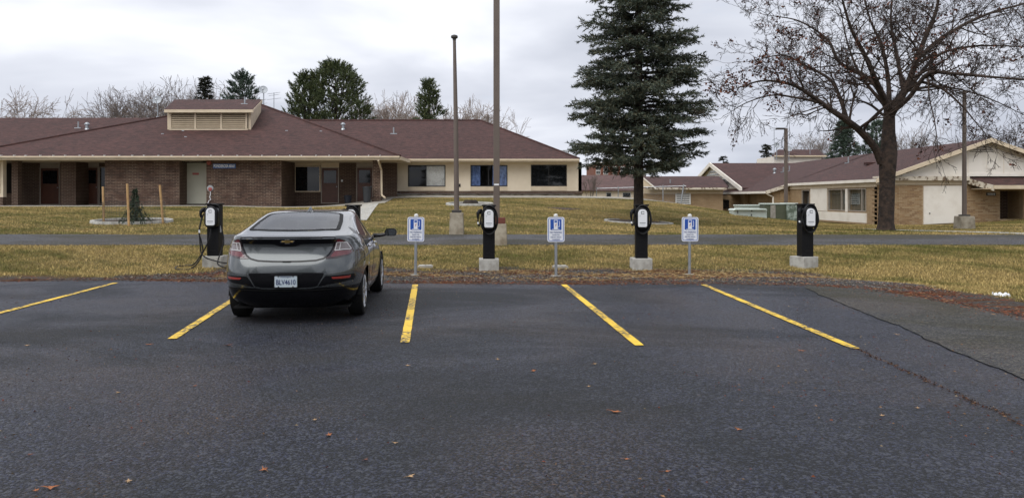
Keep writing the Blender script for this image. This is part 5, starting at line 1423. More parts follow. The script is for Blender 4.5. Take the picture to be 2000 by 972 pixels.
for i in range(13):
    px = 1258 + i * 4.9; Y = 50.4 + .3 * math.sin(i * 2); x = PX(px, Y); r = .13 + .06 * random.random()
    m = MB().lathe([(r * .6, -.12), (r, -.02), (r * .9, .08), (r * .4, .15)], 7)
    m.v = [(a * random.uniform(.85, 1.15), b * random.uniform(.8, 1.2), c_ + random.uniform(-.02, .02)) for a, b, c_ in m.v]
    o = m.build('edging_stone', 'stone', loc=(x, Y, gz(x, Y) + .06)); o.rotation_euler = (0, 0, i * 1.3)
    tag(o, 'rough dark stone in the low row along the hill crest', 'stone', 'stones along the hill crest')
# ================================================================== TREES
def unit(v): return v / (np.linalg.norm(v, axis=-1, keepdims=True) + 1e-9)
def needles(A, B, per, ln, wd, cols, shade=0.3, droop=0.0, fwd=0.6):
    """sprays of thin triangles along the segments A-B"""
    n = len(A); A = np.repeat(A, per, 0); B = np.repeat(B, per, 0); m = n * per
    t = rng.uniform(0, 1, (m, 1)); p = A + (B - A) * t
    ax = unit(B - A); r = unit(rng.normal(0, 1, (m, 3)))
    d = unit(ax * fwd + r * (1 - fwd) * 1.3 + np.array([0, 0, -droop]))
    L = ln * rng.uniform(0.6, 1.25, (m, 1)); s = unit(np.cross(d, unit(rng.normal(0, 1, (m, 3))))) * wd * rng.uniform(0.7, 1.3, (m, 1))
    V = np.stack([p - s, p + s, p + d * L], 1)
    c = np.array(cols)[rng.integers(0, len(cols), m)] * rng.uniform(1 - shade, 1 + shade, (m, 1))
    return V, c
def tubes(name, lines, material, parent, loc=None):
    """lines: list of (points, radii, sides), all into one mesh"""
    m = MB()
    for pts, rad, n in lines: m.tube(pts, rad, n, False)
    return m.build(name, material, parent, smooth=True)

def spruce(base, H, crown0, Rbase, Rfun, cols, label, nwhorl, per, nl, nw, group=None, name='spruce_tree', trunk_r=.2, cutoff=None, branchlets=13, lines_on=True, droop=.22, up=.12):
    t = thing(name, label, 'tree', base, 0, group)
    tr = MB().tube([(0, 0, -.2), (0, 0, .25), (.02, 0, H * .3), (.0, .03, H * .65), (0, 0, H)], [trunk_r * 1.35, trunk_r, trunk_r * .78, trunk_r * .4, .02], 12)
    tr.build('trunk', 'bark', t, smooth=True)
    As, Bs, lines = [], [], []
    for w in range(nwhorl):
        f = w / (nwhorl - 1); z = crown0 + (H - crown0) * f
        nb = 8 if f < .8 else 6
        a0 = rng.uniform(0, 6.28)
        for k in range(nb):
            a = a0 + 2 * math.pi * k / nb + rng.normal(0, .22)
            L = Rfun(f) * rng.uniform(.70, 1.10) * (1 + .10 * math.sin(a * 3 + z * 2.1))
            if rng.uniform() < .10: continue
            if L < .15: L = .15
            zz = z + rng.normal(0, .22); tilt = rng.normal(0, .10)
            d = np.array([math.cos(a), math.sin(a)])
            s = np.linspace(0, 1, 9)
            # out, sagging, tip turned up again
            hz = L * ((up + tilt) * s - droop * 2.2 * s * s + droop * 1.5 * s ** 3) + rng.normal(0, .03)
            P3 = np.stack([d[0] * L * s, d[1] * L * s, zz + hz], -1)
            if lines_on: lines.append(([tuple(p) for p in P3], [max(.035 * L / 2.5 * (1 - q) + .006, .006) for q in s], 4))
            nbr = max(4, int(branchlets * L / Rbase))
            for i in range(nbr):
                q = .18 + .80 * (i + rng.uniform(0, 1)) / nbr
                p = np.array([np.interp(q, s, P3[:, j]) for j in range(3)])
                for sd in (-1, 1):
                    ang = a + sd * rng.uniform(.55, 1.0)
                    bl = L * rng.uniform(.20, .36) * (1.15 - q * .75) + .06
                    e = p + np.array([math.cos(ang) * bl, math.sin(ang) * bl, bl * rng.uniform(-.50, .22)])
                    As.append(p); Bs.append(e)
                    if bl > .35:
                        for u in (.4, .7):
                            pm = p + (e - p) * u; a2 = ang + sd * rng.uniform(-.9, .3); b2 = bl * .42
                            As.append(pm); Bs.append(pm + np.array([math.cos(a2) * b2, math.sin(a2) * b2, b2 * rng.uniform(-.6, .5)]))
            As.append(P3[-3]); Bs.append(P3[-1])
            for i in range(2, 8, 2): As.append(P3[i]); Bs.append(P3[i + 1])
    V, c = needles(np.array(As), np.array(Bs), per, nl, nw, cols)
    if lines: tubes('branches', lines, 'bark', t)['kind'] = 'stuff'
    o = tris('crown', V, 'needle_green', t, c); o['kind'] = 'stuff'
    return t
SP = [(0.064, 0.082, 0.060), (0.088, 0.108, 0.078), (0.042, 0.057, 0.042), (0.120, 0.138, 0.102), (0.104, 0.106, 0.066), (0.064, 0.086, 0.070), (0.110, 0.098, 0.058)]
sH = 17.0
def spR(f):
    z = 2.3 + (sH - 2.3) * f
    return float(np.interp(z - 1.0, [1.0, 1.6, 2.8, 4.2, 6.0, 9.0, 12, 16.2], [1.9, 2.6, 2.72, 2.66, 2.25, 1.78, 1.1, .12]))
SPT = spruce(SPR, sH, 2.15, 2.7, spR, SP, 'tall dense blue green spruce standing on the lawn', 58, 11, .145, .018, trunk_r=.21, branchlets=15, droop=.13, up=.13)

# small weeping conifer with three stakes and a wire guard
p = G(264, 437)
t = thing('sapling_tree', 'small dark weeping conifer sapling inside the kerb ring', 'tree', p)
hs = (437 - 366) / F * p.y
MB().tube([(0, 0, 0), (.03, 0, hs * .5), (.0, 0, hs)], [.035, .025, .008], 7).build('trunk', 'grey_bark', t)
As, Bs = [], []
for k in range(150):
    f = rng.uniform(0, 1) ** 1.5; z = .15 + (hs - .25) * f; a = rng.uniform(0, 6.28); L = (.66 * (1 - f) ** 1.5 + .07) * rng.uniform(.35, 1.15)
    s0 = np.array([0, 0, z]); s1 = s0 + np.array([math.cos(a) * L * .7, math.sin(a) * L * .7, .05]); s2 = s1 + np.array([math.cos(a) * L * .35, math.sin(a) * L * .35, -L * .85])
    s2[2] = max(s2[2], .05); As += [s0, s1, (s1 + s2) / 2]; Bs += [s1, s2, s2]
V, c = needles(np.array(As), np.array(Bs), 9, .10, .012, [(0.02, 0.035, 0.022), (0.03, 0.05, 0.03), (0.045, 0.055, 0.03)], droop=.3)
tris('crown', V, 'needle_green', t, c)['kind'] = 'stuff'
for (x0, y0, x1, y1, lb, dy) in ((203, 430, 201, 358, 'left wooden stake beside the sapling', .25), (252, 440.5, 248.5, 361, 'front wooden stake in the middle of the sapling ring', -.95), (319, 430.5, 312, 355, 'leaning right wooden stake beside the sapling', .25)):
    b = Vector((PX(x0, p.y + dy), p.y + dy, 0)); b.z = gz(b.x, b.y); h = (y0 - y1) / F * p.y; dx = (x1 - x0) / F * p.y
    o = MB().tube([(0, 0, -.1), (dx, 0, h)], .042, 10).build('wooden_stake', 'stake_wood', loc=b, smooth=True); tag(o, lb, 'stake', 'stakes around the sapling')
wc = Vector((PX(262, p.y), p.y, p.z)); t = thing('wire_guard', 'thin wire mesh guard strung between the stakes', 'wire guard', wc)
m = MB(); rr = 1.12
for k in range(64):
    a = k * 2 * math.pi / 64; x, y = rr * math.cos(a), rr * .8 * math.sin(a); g0 = gz(wc.x + x, wc.y + y) - wc.z
    m.tube([(x, y, g0), (x, y, g0 + .85)], .0028, 3, False)
for z in np.arange(.05, .9, .1): m.tube([(rr * math.cos(k * .1963), rr * .8 * math.sin(k * .1963), z) for k in range(33)], .0028, 3, False)
m.build('wire_mesh', 'wire', t)['kind'] = 'stuff'

# ---------------------------------------------------- bare trees: limbs that fork into twigs
def fork(lines, tips, p, d, L, r, depth, spread, gnarl, upw, rmin, ratio=.68):
    """grow one limb and its forks; lines gets (points, radii, sides)"""
    n = 4 if depth > 1 else 3
    pts, rad = [p.copy()], [r]
    for i in range(n):
        d = unit(d + rng.normal(0, gnarl, 3) + np.array([0, 0, upw - (.06 if depth < 2 else 0)]))
        p = p + d * (L / n); pts.append(p.copy()); rad.append(max(r * (1 - .42 * (i + 1) / n), rmin))
    lines.append(([tuple(q) for q in pts], rad, 5 if r > .05 else (4 if r > .02 else 3)))
    if depth <= 0:
        tips.append(p); return
    k = 2 if rng.uniform() < .62 else 3
    for i in range(k):
        fr = 1.0 if i == 0 else rng.uniform(.35, .95)
        q = np.array([np.interp(fr * n, range(n + 1), [x[j] for x in pts]) for j in range(3)])
        dd = unit(d + rng.normal(0, spread * (0.55 if i == 0 else 1.0), 3))
        fork(lines, tips, q, dd, L * ratio * rng.uniform(.75, 1.2), max(r * .58, rmin), depth - 1, spread, gnarl, upw, rmin, ratio)
def limb(lines, tips, ctrl, r0, r1, depth, every=.55, sl=1.2, spread=.5, upw=.03, rmin=.006, droop=0.0):
    """a limb through given points that carries side shoots"""
    pts = curve_pts(ctrl, 10 * (len(ctrl) - 1)); pts = [np.array(q) for q in pts]
    n = len(pts); rad = [r0 + (r1 - r0) * i / (n - 1) for i in range(n)]
    lines.append(([tuple(q) for q in pts], rad, 8 if r0 > .08 else 6))
    acc = 0; nxt = every * rng.uniform(.5, 1.2)
    tot = sum(np.linalg.norm(pts[i + 1] - pts[i]) for i in range(n - 1))
    run = 0
    for i in range(1, n):
        seg = np.linalg.norm(pts[i] - pts[i - 1]); acc += seg; run += seg
        if acc > nxt and run / tot > .18:
            acc = 0; nxt = every * rng.uniform(.6, 1.4)
            ax = unit(pts[i] - pts[i - 1]); s = unit(np.cross(ax, rng.normal(0, 1, 3)))
            d = unit(ax * .55 + s * .8 + np.array([0, 0, -droop + .12]))
            fork(lines, tips, pts[i], d, sl * rng.uniform(.6, 1.15) * (1.15 - .5 * run / tot), max(rad[i] * .45, .012), depth, spread, .17, upw, rmin)
    fork(lines, tips, pts[-1], unit(pts[-1] - pts[-2]), sl * .8, r1, depth, spread, .17, upw, rmin)
mp = G(1731, 450); YM = mp.y
t = thing('maple_tree', 'large bare spreading maple with clinging dead brown leaves', 'tree', mp)
def q(px, py, dy): v = P(px, py, YM + dy); return v - mp
lines, tips = [], []
trunk = MB()
tp = curve_pts([(0, 0, -.3), (0, 0, .15), q(1731, 400, 0), q(1733, 350, 0), q(1735, 312, 0), q(1736, 270, .1), q(1736, 215, .15)], 40)
rr = np.interp(np.linspace(0, 1, len(tp)), [0, .1, .2, .45, .62, .8, 1], [.41, .36, .275, .265, .30, .27, .18])
trunk.tube(tp, list(rr), 16)
trunk.v = [(x * (1 + .05 * math.sin(3 * z + 5 * math.atan2(y, x))), y * (1 + .05 * math.cos(2 * z + 4 * math.atan2(y, x))), z) for x, y, z in trunk.v]
trunk.build('trunk', 'maple_bark', t, smooth=True)
D = 5
limb(lines, tips, [q(1722, 318, 0), q(1708, 288, -.1), q(1680, 256, -.4), q(1652, 234, -.8), q(1622, 214, -1.2), q(1583, 186, -1.6), q(1545, 165, -1.9), q(1490, 158, -2.2), q(1440, 172, -2.4)], 0.163, 0.018, D, 0.236, 1.0, droop=.10)
limb(lines, tips, [q(1655, 236, -.8), q(1640, 190, -.3), q(1620, 155, .2), q(1572, 128, .6), q(1528, 108, .9), q(1470, 120, 1.1)], 0.082, 0.012, D, 0.225, 1.0, droop=.08)
limb(lines, tips, [q(1600, 200, -1.4), q(1560, 192, -1.9), q(1510, 186, -2.5), q(1460, 200, -3.0), q(1422, 222, -3.2)], 0.048, 0.009, D - 1, 0.191, .9, droop=.25)
limb(lines, tips, [q(1735, 222, .1), q(1716, 175, .4), q(1690, 150, .8), q(1640, 122, 1.2), q(1616, 78, 1.6), q(1562, 42, 2.0), q(1500, 30, 2.3)], 0.116, 0.012, D, 0.236, 1.1)
limb(lines, tips, [q(1738, 215, 0), q(1712, 160, -.5), q(1690, 110, -1.0), q(1664, 60, -1.4), q(1648, 10, -1.8), q(1630, -60, -2.2)], 0.116, 0.018, D, 0.236, 1.1)
limb(lines, tips, [q(1737, 205, .2), q(1734, 150, .6), q(1722, 90, .9), q(1700, 40, 1.3), q(1680, -30, 1.6)], 0.102, 0.018, D, 0.253, 1.1)
limb(lines, tips, [q(1740, 225, 0), q(1768, 176, -.2), q(1789, 122, -.3), q(1806, 76, -.4), q(1828, 22, -.6), q(1842, -60, -.7)], 0.150, 0.036, D, 0.236, 1.2)
limb(lines, tips, [q(1742, 220, -.1), q(1776, 190, -.7), q(1812, 145, -1.3), q(1860, 144, -1.8), q(1930, 150, -2.4), q(2010, 157, -2.9), q(2080, 168, -3.2)], 0.095, 0.018, D, 0.225, 1.1, droop=.15)
limb(lines, tips, [q(1793, 114, -.3), q(1846, 70, .4), q(1918, 32, 1.0), q(1998, 8, 1.6), q(2070, -10, 2.0)], 0.088, 0.018, D, 0.236, 1.2)
limb(lines, tips, [q(1800, 160, -1.0), q(1838, 172, -1.5), q(1877, 205, -2.0), q(1905, 238, -2.3), q(1930, 268, -2.5)], 0.054, 0.007, D - 1, 0.191, .8, upw=-.03, droop=.3)
limb(lines, tips, [q(1765, 180, .2), q(1752, 110, .8), q(1740, 45, 1.3), q(1746, -40, 1.7)], 0.088, 0.024, D, 0.253, 1.1)
limb(lines, tips, [q(1812, 146, -1.2), q(1815, 190, -1.7), q(1826, 240, -2.0), q(1832, 290, -2.1), q(1838, 318, -2.1)], 0.034, 0.006, D - 2, 0.197, .6, upw=-.04, droop=.4)
limb(lines, tips, [q(1778, 168, .4), q(1830, 110, 1.2), q(1890, 92, 2.0), q(1960, 90, 2.6), q(2040, 95, 3.0)], 0.075, 0.014, D, 0.225, 1.1, droop=.1)
limb(lines, tips, [q(1770, 178, .5), q(1820, 170, 1.6), q(1880, 176, 2.4), q(1940, 196, 3.0), q(2000, 225, 3.4)], 0.061, 0.012, D, 0.214, 1.0, upw=-.01, droop=.2)
limb(lines, tips, [q(1725, 225, .3), q(1700, 205, 1.2), q(1670, 196, 2.0), q(1625, 200, 2.6), q(1585, 215, 3.0)], 0.054, 0.009, D - 1, 0.202, .9, droop=.15)
for dx, dyp in ((-26, .8), (22, 1.2)):
    limb(lines, tips, [q(1735, 215, .2), q(1735 + dx * 2, 150, dyp), q(1735 + dx * 3, 90, dyp * 2), q(1735 + dx * 3.6, 20, dyp * 3)], 0.075, 0.018, D, 0.253, 1.0)
tubes('crown', lines, 'maple_bark', t)['kind'] = 'stuff'
tp = np.array(tips); row = HY - (tp[:, 2] + mp.z - CAMH) * F / (tp[:, 1] + mp.y); colm = 1000 + (tp[:, 0] + mp.x) / (tp[:, 1] + mp.y) * F
print('maple tips', len(tp), 'lines', len(lines))
dens = .20 + 1.3 * np.exp(-((colm - 1460) / 70) ** 2 - ((row - 170) / 55) ** 2) + .25 * np.exp(-((colm - 1560) / 60) ** 2 - ((row - 110) / 50) ** 2) + .35 * np.exp(-((colm - 1790) / 90) ** 2 - ((row - 90) / 60) ** 2)
keep = tp[rng.uniform(0, 1, len(tp)) < dens * .085]
per = 11
c0 = np.repeat(keep, per, 0) + rng.normal(0, .085, (len(keep) * per, 3)); n = len(c0)
a_ = unit(rng.normal(0, 1, (n, 3))); b_ = unit(np.cross(a_, rng.normal(0, 1, (n, 3)))); sz = rng.uniform(.025, .06, (n, 1))
V = np.stack([c0 - a_ * sz, c0 + b_ * sz * .8, c0 + a_ * sz, c0 - b_ * sz * .8], 1)
cols = np.array([(0.10, 0.036, 0.022), (0.06, 0.024, 0.017), (0.13, 0.05, 0.028), (0.04, 0.02, 0.016)])[rng.integers(0, 4, n)] * rng.uniform(.7, 1.3, (n, 1))
tris('dead_leaves', V, 'leaf_brown', t, cols, 4)['kind'] = 'stuff'

_proto = {}
def bare_proto(kind):
    """twig meshes of a 10 m tree, made once for each habit and shared"""
    if kind in _proto: return _proto[kind]
    levels, stems, spread, droop, ratio, lean, r = {'ash': (6, 9, .42, .05, .76, .45, .11), 'birch': (6, 11, .40, -.02, .78, .36, .10), 'low': (6, 12, .46, .05, .76, .62, .09), 'dark': (6, 9, .46, .03, .76, .6, .13)}[kind]
    lines, tips = [], []; H, h0 = 10.0, 2.6
    tot = sum(ratio ** i for i in range(levels + 1)) * .84
    for s in range(stems):
        a = s * 2.4 + rng.uniform(-.4, .4); le = lean * (.35 + .65 * s / stems)
        fork(lines, tips, np.array([0, 0, h0 * rng.uniform(.8, .98)]), unit(np.array([math.cos(a) * le * 1.3, math.sin(a) * le * 1.3, 1.0])), (H - h0) / tot * rng.uniform(.85, 1.1), r * .55, levels, spread, .12, droop, .013, ratio)
    m = MB()
    for pts, rad, n in lines: m.tube(pts, rad, 3 if n < 5 else 5, False)
    top = max(v[2] for v in m.v); m.v = [(x, y, z * H / top) for x, y, z in m.v]
    tr = MB().tube([(0, 0, -.3), (.05, 0, h0 * .6), (0, 0, h0)], [r * 1.3, r, r * .9], 8)
    meshes = []
    for nm, mb in (('trunk', tr), ('crown', m)):
        me = bpy.data.meshes.new(nm); me.from_pydata(mb.v, [], mb.f); me.update(); meshes.append(me)
    _proto[kind] = meshes
    return meshes
def bare(px, pyt, Y, kind, mm, rz, wide, label):
    me1, me2 = bare_proto(kind); x = PX(px, Y); zb = .6; k = (PZ(pyt, Y) - zb) / 10.0
    t = thing('bare_tree', label, 'tree', (x, Y, zb), rz, 'bare trees beyond the roofs')
    for nm, me in (('trunk', me1), ('crown', me2)):
        key = (nm, kind, mm)
        if key not in _proto: c = me.copy(); c.materials.append(M[mm]); _proto[key] = c
        o = link(nm, _proto[key], t); o.scale = (k * wide, k * wide, k)
        if nm == 'crown': o['kind'] = 'stuff'
for a in ((40, 160, 72, 'birch', 'pale_bark', .3, .85, 'weeping pale bare birch at the far left above the roof'),
          (240, 172, 72, 'ash', 'grey_bark', .9, .95, 'grey bare tree over the left roof, leftmost of its clump'),
          (288, 155, 75, 'ash', 'grey_bark', 2.4, .85, 'tall grey bare tree in the middle of the clump over the left roof'),
          (345, 172, 70, 'ash', 'grey_bark', 4.0, .9, 'grey bare tree just left of the roof dormer'),
          (428, 148, 82, 'ash', 'grey_bark', 5.1, .8, 'grey bare tree behind the two small evergreens'),
          (745, 172, 74, 'low', 'pale_bark', .4, .9, 'pale bare tree right of the big round pine'),
          (787, 175, 78, 'low', 'pale_bark', 1.7, .9, 'pale bare tree just left of the slender pine'),
          (890, 183, 74, 'low', 'pale_bark', 3.0, .9, 'pale bare tree between the slender pine and the tall poles'),
          (932, 196, 76, 'low', 'pale_bark', 4.4, .9, 'low pale bare tree behind the thick pole'),
          (1965, 195, 66, 'dark', 'maple_bark', 1.0, .95, 'dark bare tree behind the gable at the right edge'),
          (1895, 235, 78, 'dark', 'maple_bark', 3.0, .9, 'dark bare tree behind the gable left of its peak'),
          (1600, 252, 95, 'ash', 'grey_bark', 3.1, .9, 'small bare tree left of the far dark evergreen'),
          (1775, 245, 90, 'ash', 'grey_bark', 1.2, .9, 'bare tree behind the maple trunk')):
    bare(*a)
# leafless reddish shrub by the cream wing corner
p = Vector((PX(1152, 50), 50, gz(PX(1152, 50), 50))); t = thing('bare_shrub', 'reddish leafless shrub at the corner of the cream wing', 'shrub', p)
lines, tips = [], []
for s in range(16):
    a = rng.uniform(0, 6.28); fork(lines, tips, np.array([.2 * math.cos(a), .2 * math.sin(a), 0]), unit(np.array([math.cos(a) * .35, math.sin(a) * .35, 1])), .6, .014, 3, .3, .1, .02, .006)
tubes('stems', lines, 'grey_bark', t)

# ---------------------------------------------------- evergreens beyond the roofs
def pine(px, pxw, pyt, pyb, Y, label, cols, ntuft=420, shape='round', per=40, name='pine_tree', nl=.34, nw=.03):
    zb = .6; x = PX(px, Y); ztop = PZ(pyt, Y); H = ztop - zb; Rr = pxw / F * Y; zlow = max(PZ(pyb + 45, Y) - zb, .5)
    t = thing(name, label, 'tree', (x, Y, zb), 0, 'evergreens beyond the roofs')
    MB().tube([(0, 0, -.3), (.1, 0, H * .5), (0, 0, H * .95)], [.26, .18, .03], 8).build('trunk', 'bark', t, smooth=True)
    lines, A, B = [], [], []
    nlobe = max(5, ntuft // 14)
    for l in range(nlobe):
        f = ((l + .5) / nlobe) ** .9; z = zlow + (H - zlow) * f; a = l * 2.4 + rng.uniform(-.3, .3)
        if shape == 'round': rmax = Rr * min(1.0, (max(0, 1 - f ** 1.7)) ** .62 + .02)
        elif shape == 'cone': rmax = Rr * (1 - f) ** .85 + .05
        else: rmax = Rr * (1 - f) ** .75 * (.70 + .30 * math.sin(f * 26)) + .06
        rl = rmax * rng.uniform(.25, 1.0) ** .5
        c = np.array([math.cos(a) * rl, math.sin(a) * rl, z])
        lr = (.16 * Rr + .22) * rng.uniform(.7, 1.25) * (1 - .35 * f)
        lines.append(([(0, 0, max(z - rl * .4, .5)), tuple(c * np.array([.6, .6, 1]) + np.array([0, 0, -.2 * rl])), tuple(c)], [.06, .04, .015], 4))
        for k in range(14):
            u = unit(rng.normal(0, 1, 3)); u[2] = abs(u[2]) * .8 - .15; p = c + u * lr * np.array([1, 1, .75])
            d = unit(np.array([u[0] * .6 + math.cos(a) * .3, u[1] * .6 + math.sin(a) * .3, .8 if shape != 'cone' else -.05]) + rng.normal(0, .18, 3))
            A.append(p - d * .15); B.append(p + d * rng.uniform(.3, .6) * (1 if shape != 'cone' else .7))
    V, c = needles(np.array(A), np.array(B), per, nl, nw, cols, .4, fwd=.62)
    tubes('branches', lines, 'bark', t)['kind'] = 'stuff'
    tris('crown', V, 'needle_green', t, c)['kind'] = 'stuff'
PG = [(0.065, 0.085, 0.034), (0.092, 0.115, 0.045), (0.042, 0.058, 0.026), (0.125, 0.135, 0.055), (0.075, 0.10, 0.048)]
PB = [(0.060, 0.088, 0.068), (0.082, 0.115, 0.086), (0.042, 0.062, 0.048), (0.105, 0.135, 0.095)]
PD = [(0.020, 0.026, 0.018), (0.030, 0.036, 0.024), (0.045, 0.04, 0.026)]
pine(655, 82, 128, 235, 70, 'big round dark green pine behind the roof', PG, 1500, 'round', 26, nl=.26)
pine(595, 48, 150, 235, 69, 'shorter pine growing against the left flank of the big round pine', PG, 560, 'round', 26, nl=.26)
pine(837, 42, 163, 238, 68, 'slender open pine between the pale bare trees', PG, 420, 'tier', 26, nl=.26)
pine(474, 38, 148, 215, 72, 'bluish green pine behind the right end of the dormer', PB, 460, 'round', 26, nl=.26)
pine(401, 17, 152, 215, 74, 'small dark fir just behind the dormer', PD, 420, 'cone', 26, 'fir_tree', .22)
pine(1648, 38, 238, 305, 88, 'dense dark conifer left of the maple trunk', PB, 1100, 'cone', 26, 'fir_tree', .26)
pine(1712, 34, 240, 305, 90, 'greyish conifer half hidden behind the maple trunk', PB, 420, 'round', 26)
pine(1497, 14, 283, 318, 92, 'small dark fir beside the white upper storey', PD, 260, 'cone', 26, 'fir_tree', .24)
pine(1413, 9, 305, 322, 105, 'tiny far fir above the gabled wing', PD, 160, 'cone', 26, 'fir_tree', .24)

# ---------------------------------------------------- conifers behind the viewpoint: the car's tailgate mirrors them
for x, y, k, rz, lb in ((-10.5, -13, .80, 1.0, 'spruce behind the viewpoint at left, mirrored in the car tailgate'), (-4.5, -17, .95, 2.2, 'taller spruce behind the viewpoint, mirrored in the car bumper'),
                        (3.5, -15, .78, 4.0, 'spruce behind the viewpoint at right, mirrored in the chrome'), (-18, -18, .95, 5.0, 'spruce far behind at the left, mirrored in the car body')):
    o = copy_tree(SPT); o.location = (x, y, -.05); o.scale = (k, k, k); o.rotation_euler = (0, 0, rz)
    tag(o, lb, 'tree', 'spruces behind the viewpoint')
# ================================================================== THE CAR
def pchip(xs, ys):
    xs, ys = np.array(xs, float), np.array(ys, float); h = np.diff(xs); d = np.diff(ys) / h
    m = np.zeros(len(xs)); m[0], m[-1] = d[0], d[-1]
    for i in range(1, len(xs) - 1):
        if d[i - 1] * d[i] > 0:
            w1, w2 = 2 * h[i] + h[i - 1], h[i] + 2 * h[i - 1]; m[i] = (w1 + w2) / (w1 / d[i - 1] + w2 / d[i])
    def f(x):
        x = np.asarray(x, float); k = np.clip(np.searchsorted(xs, x) - 1, 0, len(h) - 1); t = (x - xs[k]) / h[k]
        return (2 * t**3 - 3 * t**2 + 1) * ys[k] + (t**3 - 2 * t**2 + t) * h[k] * m[k] + (-2 * t**3 + 3 * t**2) * ys[k + 1] + (t**3 - t**2) * h[k] * m[k + 1]
    return f
# heights -> rear edge, front edge, half width, squareness of the plan outline
yr = pchip([.20, .30, .38, .48, .56, .66, .74, .82, .90, 1.00, 1.06, 1.105, 1.125, 1.140, 1.165, 1.20, 1.26, 1.32, 1.375, 1.410, 1.428, 1.438],
           [.30, .12, .06, .02, .00, .00, .015, .045, .085, .105, .085, .050, .055, .12, .27, .44, .71, .98, 1.26, 1.52, 1.80, 2.1])
yf = pchip([.20, .30, .45, .60, .72, .82, .90, .96, 1.00, 1.06, 1.20, 1.30, 1.38, 1.42, 1.438], [4.30, 4.48, 4.57, 4.56, 4.48, 4.25, 3.85, 3.50, 3.32, 3.17, 2.88, 2.66, 2.45, 2.32, 2.2])
hw = pchip([.20, .26, .36, .50, .66, .80, .90, .98, 1.04, 1.10, 1.16, 1.24, 1.32, 1.38, 1.41, 1.428, 1.438], [.78, .84, .875, .895, .905, .902, .893, .872, .845, .805, .765, .715, .665, .625, .585, .50, .36])
nr = pchip([.2, .5, .7, .9, 1.05, 1.12, 1.2, 1.3, 1.438], [4.5, 5.2, 5.2, 5.0, 4.9, 4.8, 4.2, 3.8, 3.2])
nf = pchip([.2, .5, .8, 1.0, 1.2, 1.438], [3.4, 3.4, 3.0, 3.2, 3.2, 3.0])
# slices spaced along the rear profile
zz = np.linspace(.20, 1.438, 4000); arc = np.concatenate([[0], np.cumsum(np.hypot(np.diff(zz), np.diff(yr(zz))))])
ZL = np.interp(np.linspace(0, arc[-1], 96), arc, zz); ZL = np.unique(np.round(np.concatenate([ZL, [.335, .486]]), 4))
KH = 170
rings = []
for z in ZL:
    w, a, b = float(hw(z)), float(yr(z)), float(yf(z)); ym = a + (b - a) * .46
    ph = np.linspace(0, 1, 3000) ** 1.0
    th = np.linspace(-math.pi / 2, math.pi / 2, 6000)
    n_ = np.where(th < 0, float(nr(z)), float(nf(z)))
    x = w * np.abs(np.cos(th)) ** (2 / n_); y = ym + np.where(th < 0, ym - a, b - ym) * np.sign(np.sin(th)) * np.abs(np.sin(th)) ** (2 / n_)
    s = np.concatenate([[0], np.cumsum(np.hypot(np.diff(x), np.diff(y)))])
    q_ = np.linspace(0, s[-1], KH); xx, yy = np.interp(q_, s, x), np.interp(q_, s, y)
    # haunches over the wheels and a waist between
    bulge = .016 * np.exp(-((yy - .98) / .55) ** 2) * np.exp(-((z - .78) / .16) ** 2) + .012 * np.exp(-((yy - 3.66) / .5) ** 2) * np.exp(-((z - .72) / .16) ** 2) - .022 * np.exp(-((yy - 2.3) / .9) ** 2) * np.exp(-((z - .52) / .13) ** 2)
    xx = np.where(xx > .6, xx + bulge, xx); xx[0] = 0; xx[-1] = 0
    rings.append((xx, yy))
nz = len(ZL)
full = []
for (xx, yy), z in zip(rings, ZL):
    full.append(np.concatenate([np.stack([xx, yy, np.full(KH, z)], -1), np.stack([-xx[1:-1], yy[1:-1], np.full(KH - 2, z)], -1)[::-1]]))
NR = full[0].shape[0]
VB = np.concatenate(full)
faces = []
for i in range(nz - 1):
    for k in range(NR):
        k2 = (k + 1) % NR; faces.append((i * NR + k, i * NR + k2, (i + 1) * NR + k2, (i + 1) * NR + k))
top_o = (nz - 1) * NR
for k in range(KH - 1):
    k2 = k + 1; mk, mk2 = (NR - k) % NR, (NR - k2) % NR
    f = [top_o + k, top_o + k2, top_o + mk2, top_o + mk]; f = list(dict.fromkeys(f))
    if len(f) > 2: faces.append(tuple(f))
    f = [k, mk, mk2, k2]; f = list(dict.fromkeys(f))
    if len(f) > 2: faces.append(tuple(f))
bvh = BVHTree.FromPolygons([tuple(v) for v in VB], faces)
FC = np.array([VB[list(f)].mean(0) for f in faces])
def inpoly(x, y, poly):
    x, y = np.asarray(x), np.asarray(y); ins = np.zeros(x.shape, bool); n = len(poly)
    for i in range(n):
        (x1, y1), (x2, y2) = poly[i], poly[(i + 1) % n]
        ins ^= ((y1 > y) != (y2 > y)) & (x < (x2 - x1) * (y - y1) / (y2 - y1 + 1e-12) + x1)
    return ins
def rounded(poly, r=.04, n=5):
    out = []; m = len(poly)
    for i in range(m):
        p0, p1, p2 = (np.array(poly[j % m], float) for j in (i - 1, i, i + 1))
        a, b = p0 - p1, p2 - p1; la, lb = np.linalg.norm(a), np.linalg.norm(b); q = min(r, la * .45, lb * .45)
        s, e_ = p1 + a / la * q, p1 + b / lb * q
        for k in range(n + 1):
            t = k / n; out.append(tuple((1 - t) ** 2 * s + 2 * t * (1 - t) * p1 + t * t * e_))
    return out
AX_R, AX_F, WZ = .96, 3.65, .322
REAR_GLASS = rounded([(-.575, .50), (-.30, .405), (0, .385), (.30, .405), (.575, .50), (.555, .95), (.50, 1.40), (.25, 1.47), (-.25, 1.47), (-.50, 1.40), (-.555, .95)], .08)
WINDSCREEN = rounded([(-.66, 3.02), (0, 3.2), (.66, 3.02), (.55, 2.5), (0, 2.42), (-.55, 2.5)], .08)
SIDE_F = rounded([(1.97, 1.035), (3.0, 1.01), (2.72, 1.17), (2.40, 1.300), (2.10, 1.352), (1.97, 1.358)], .03)
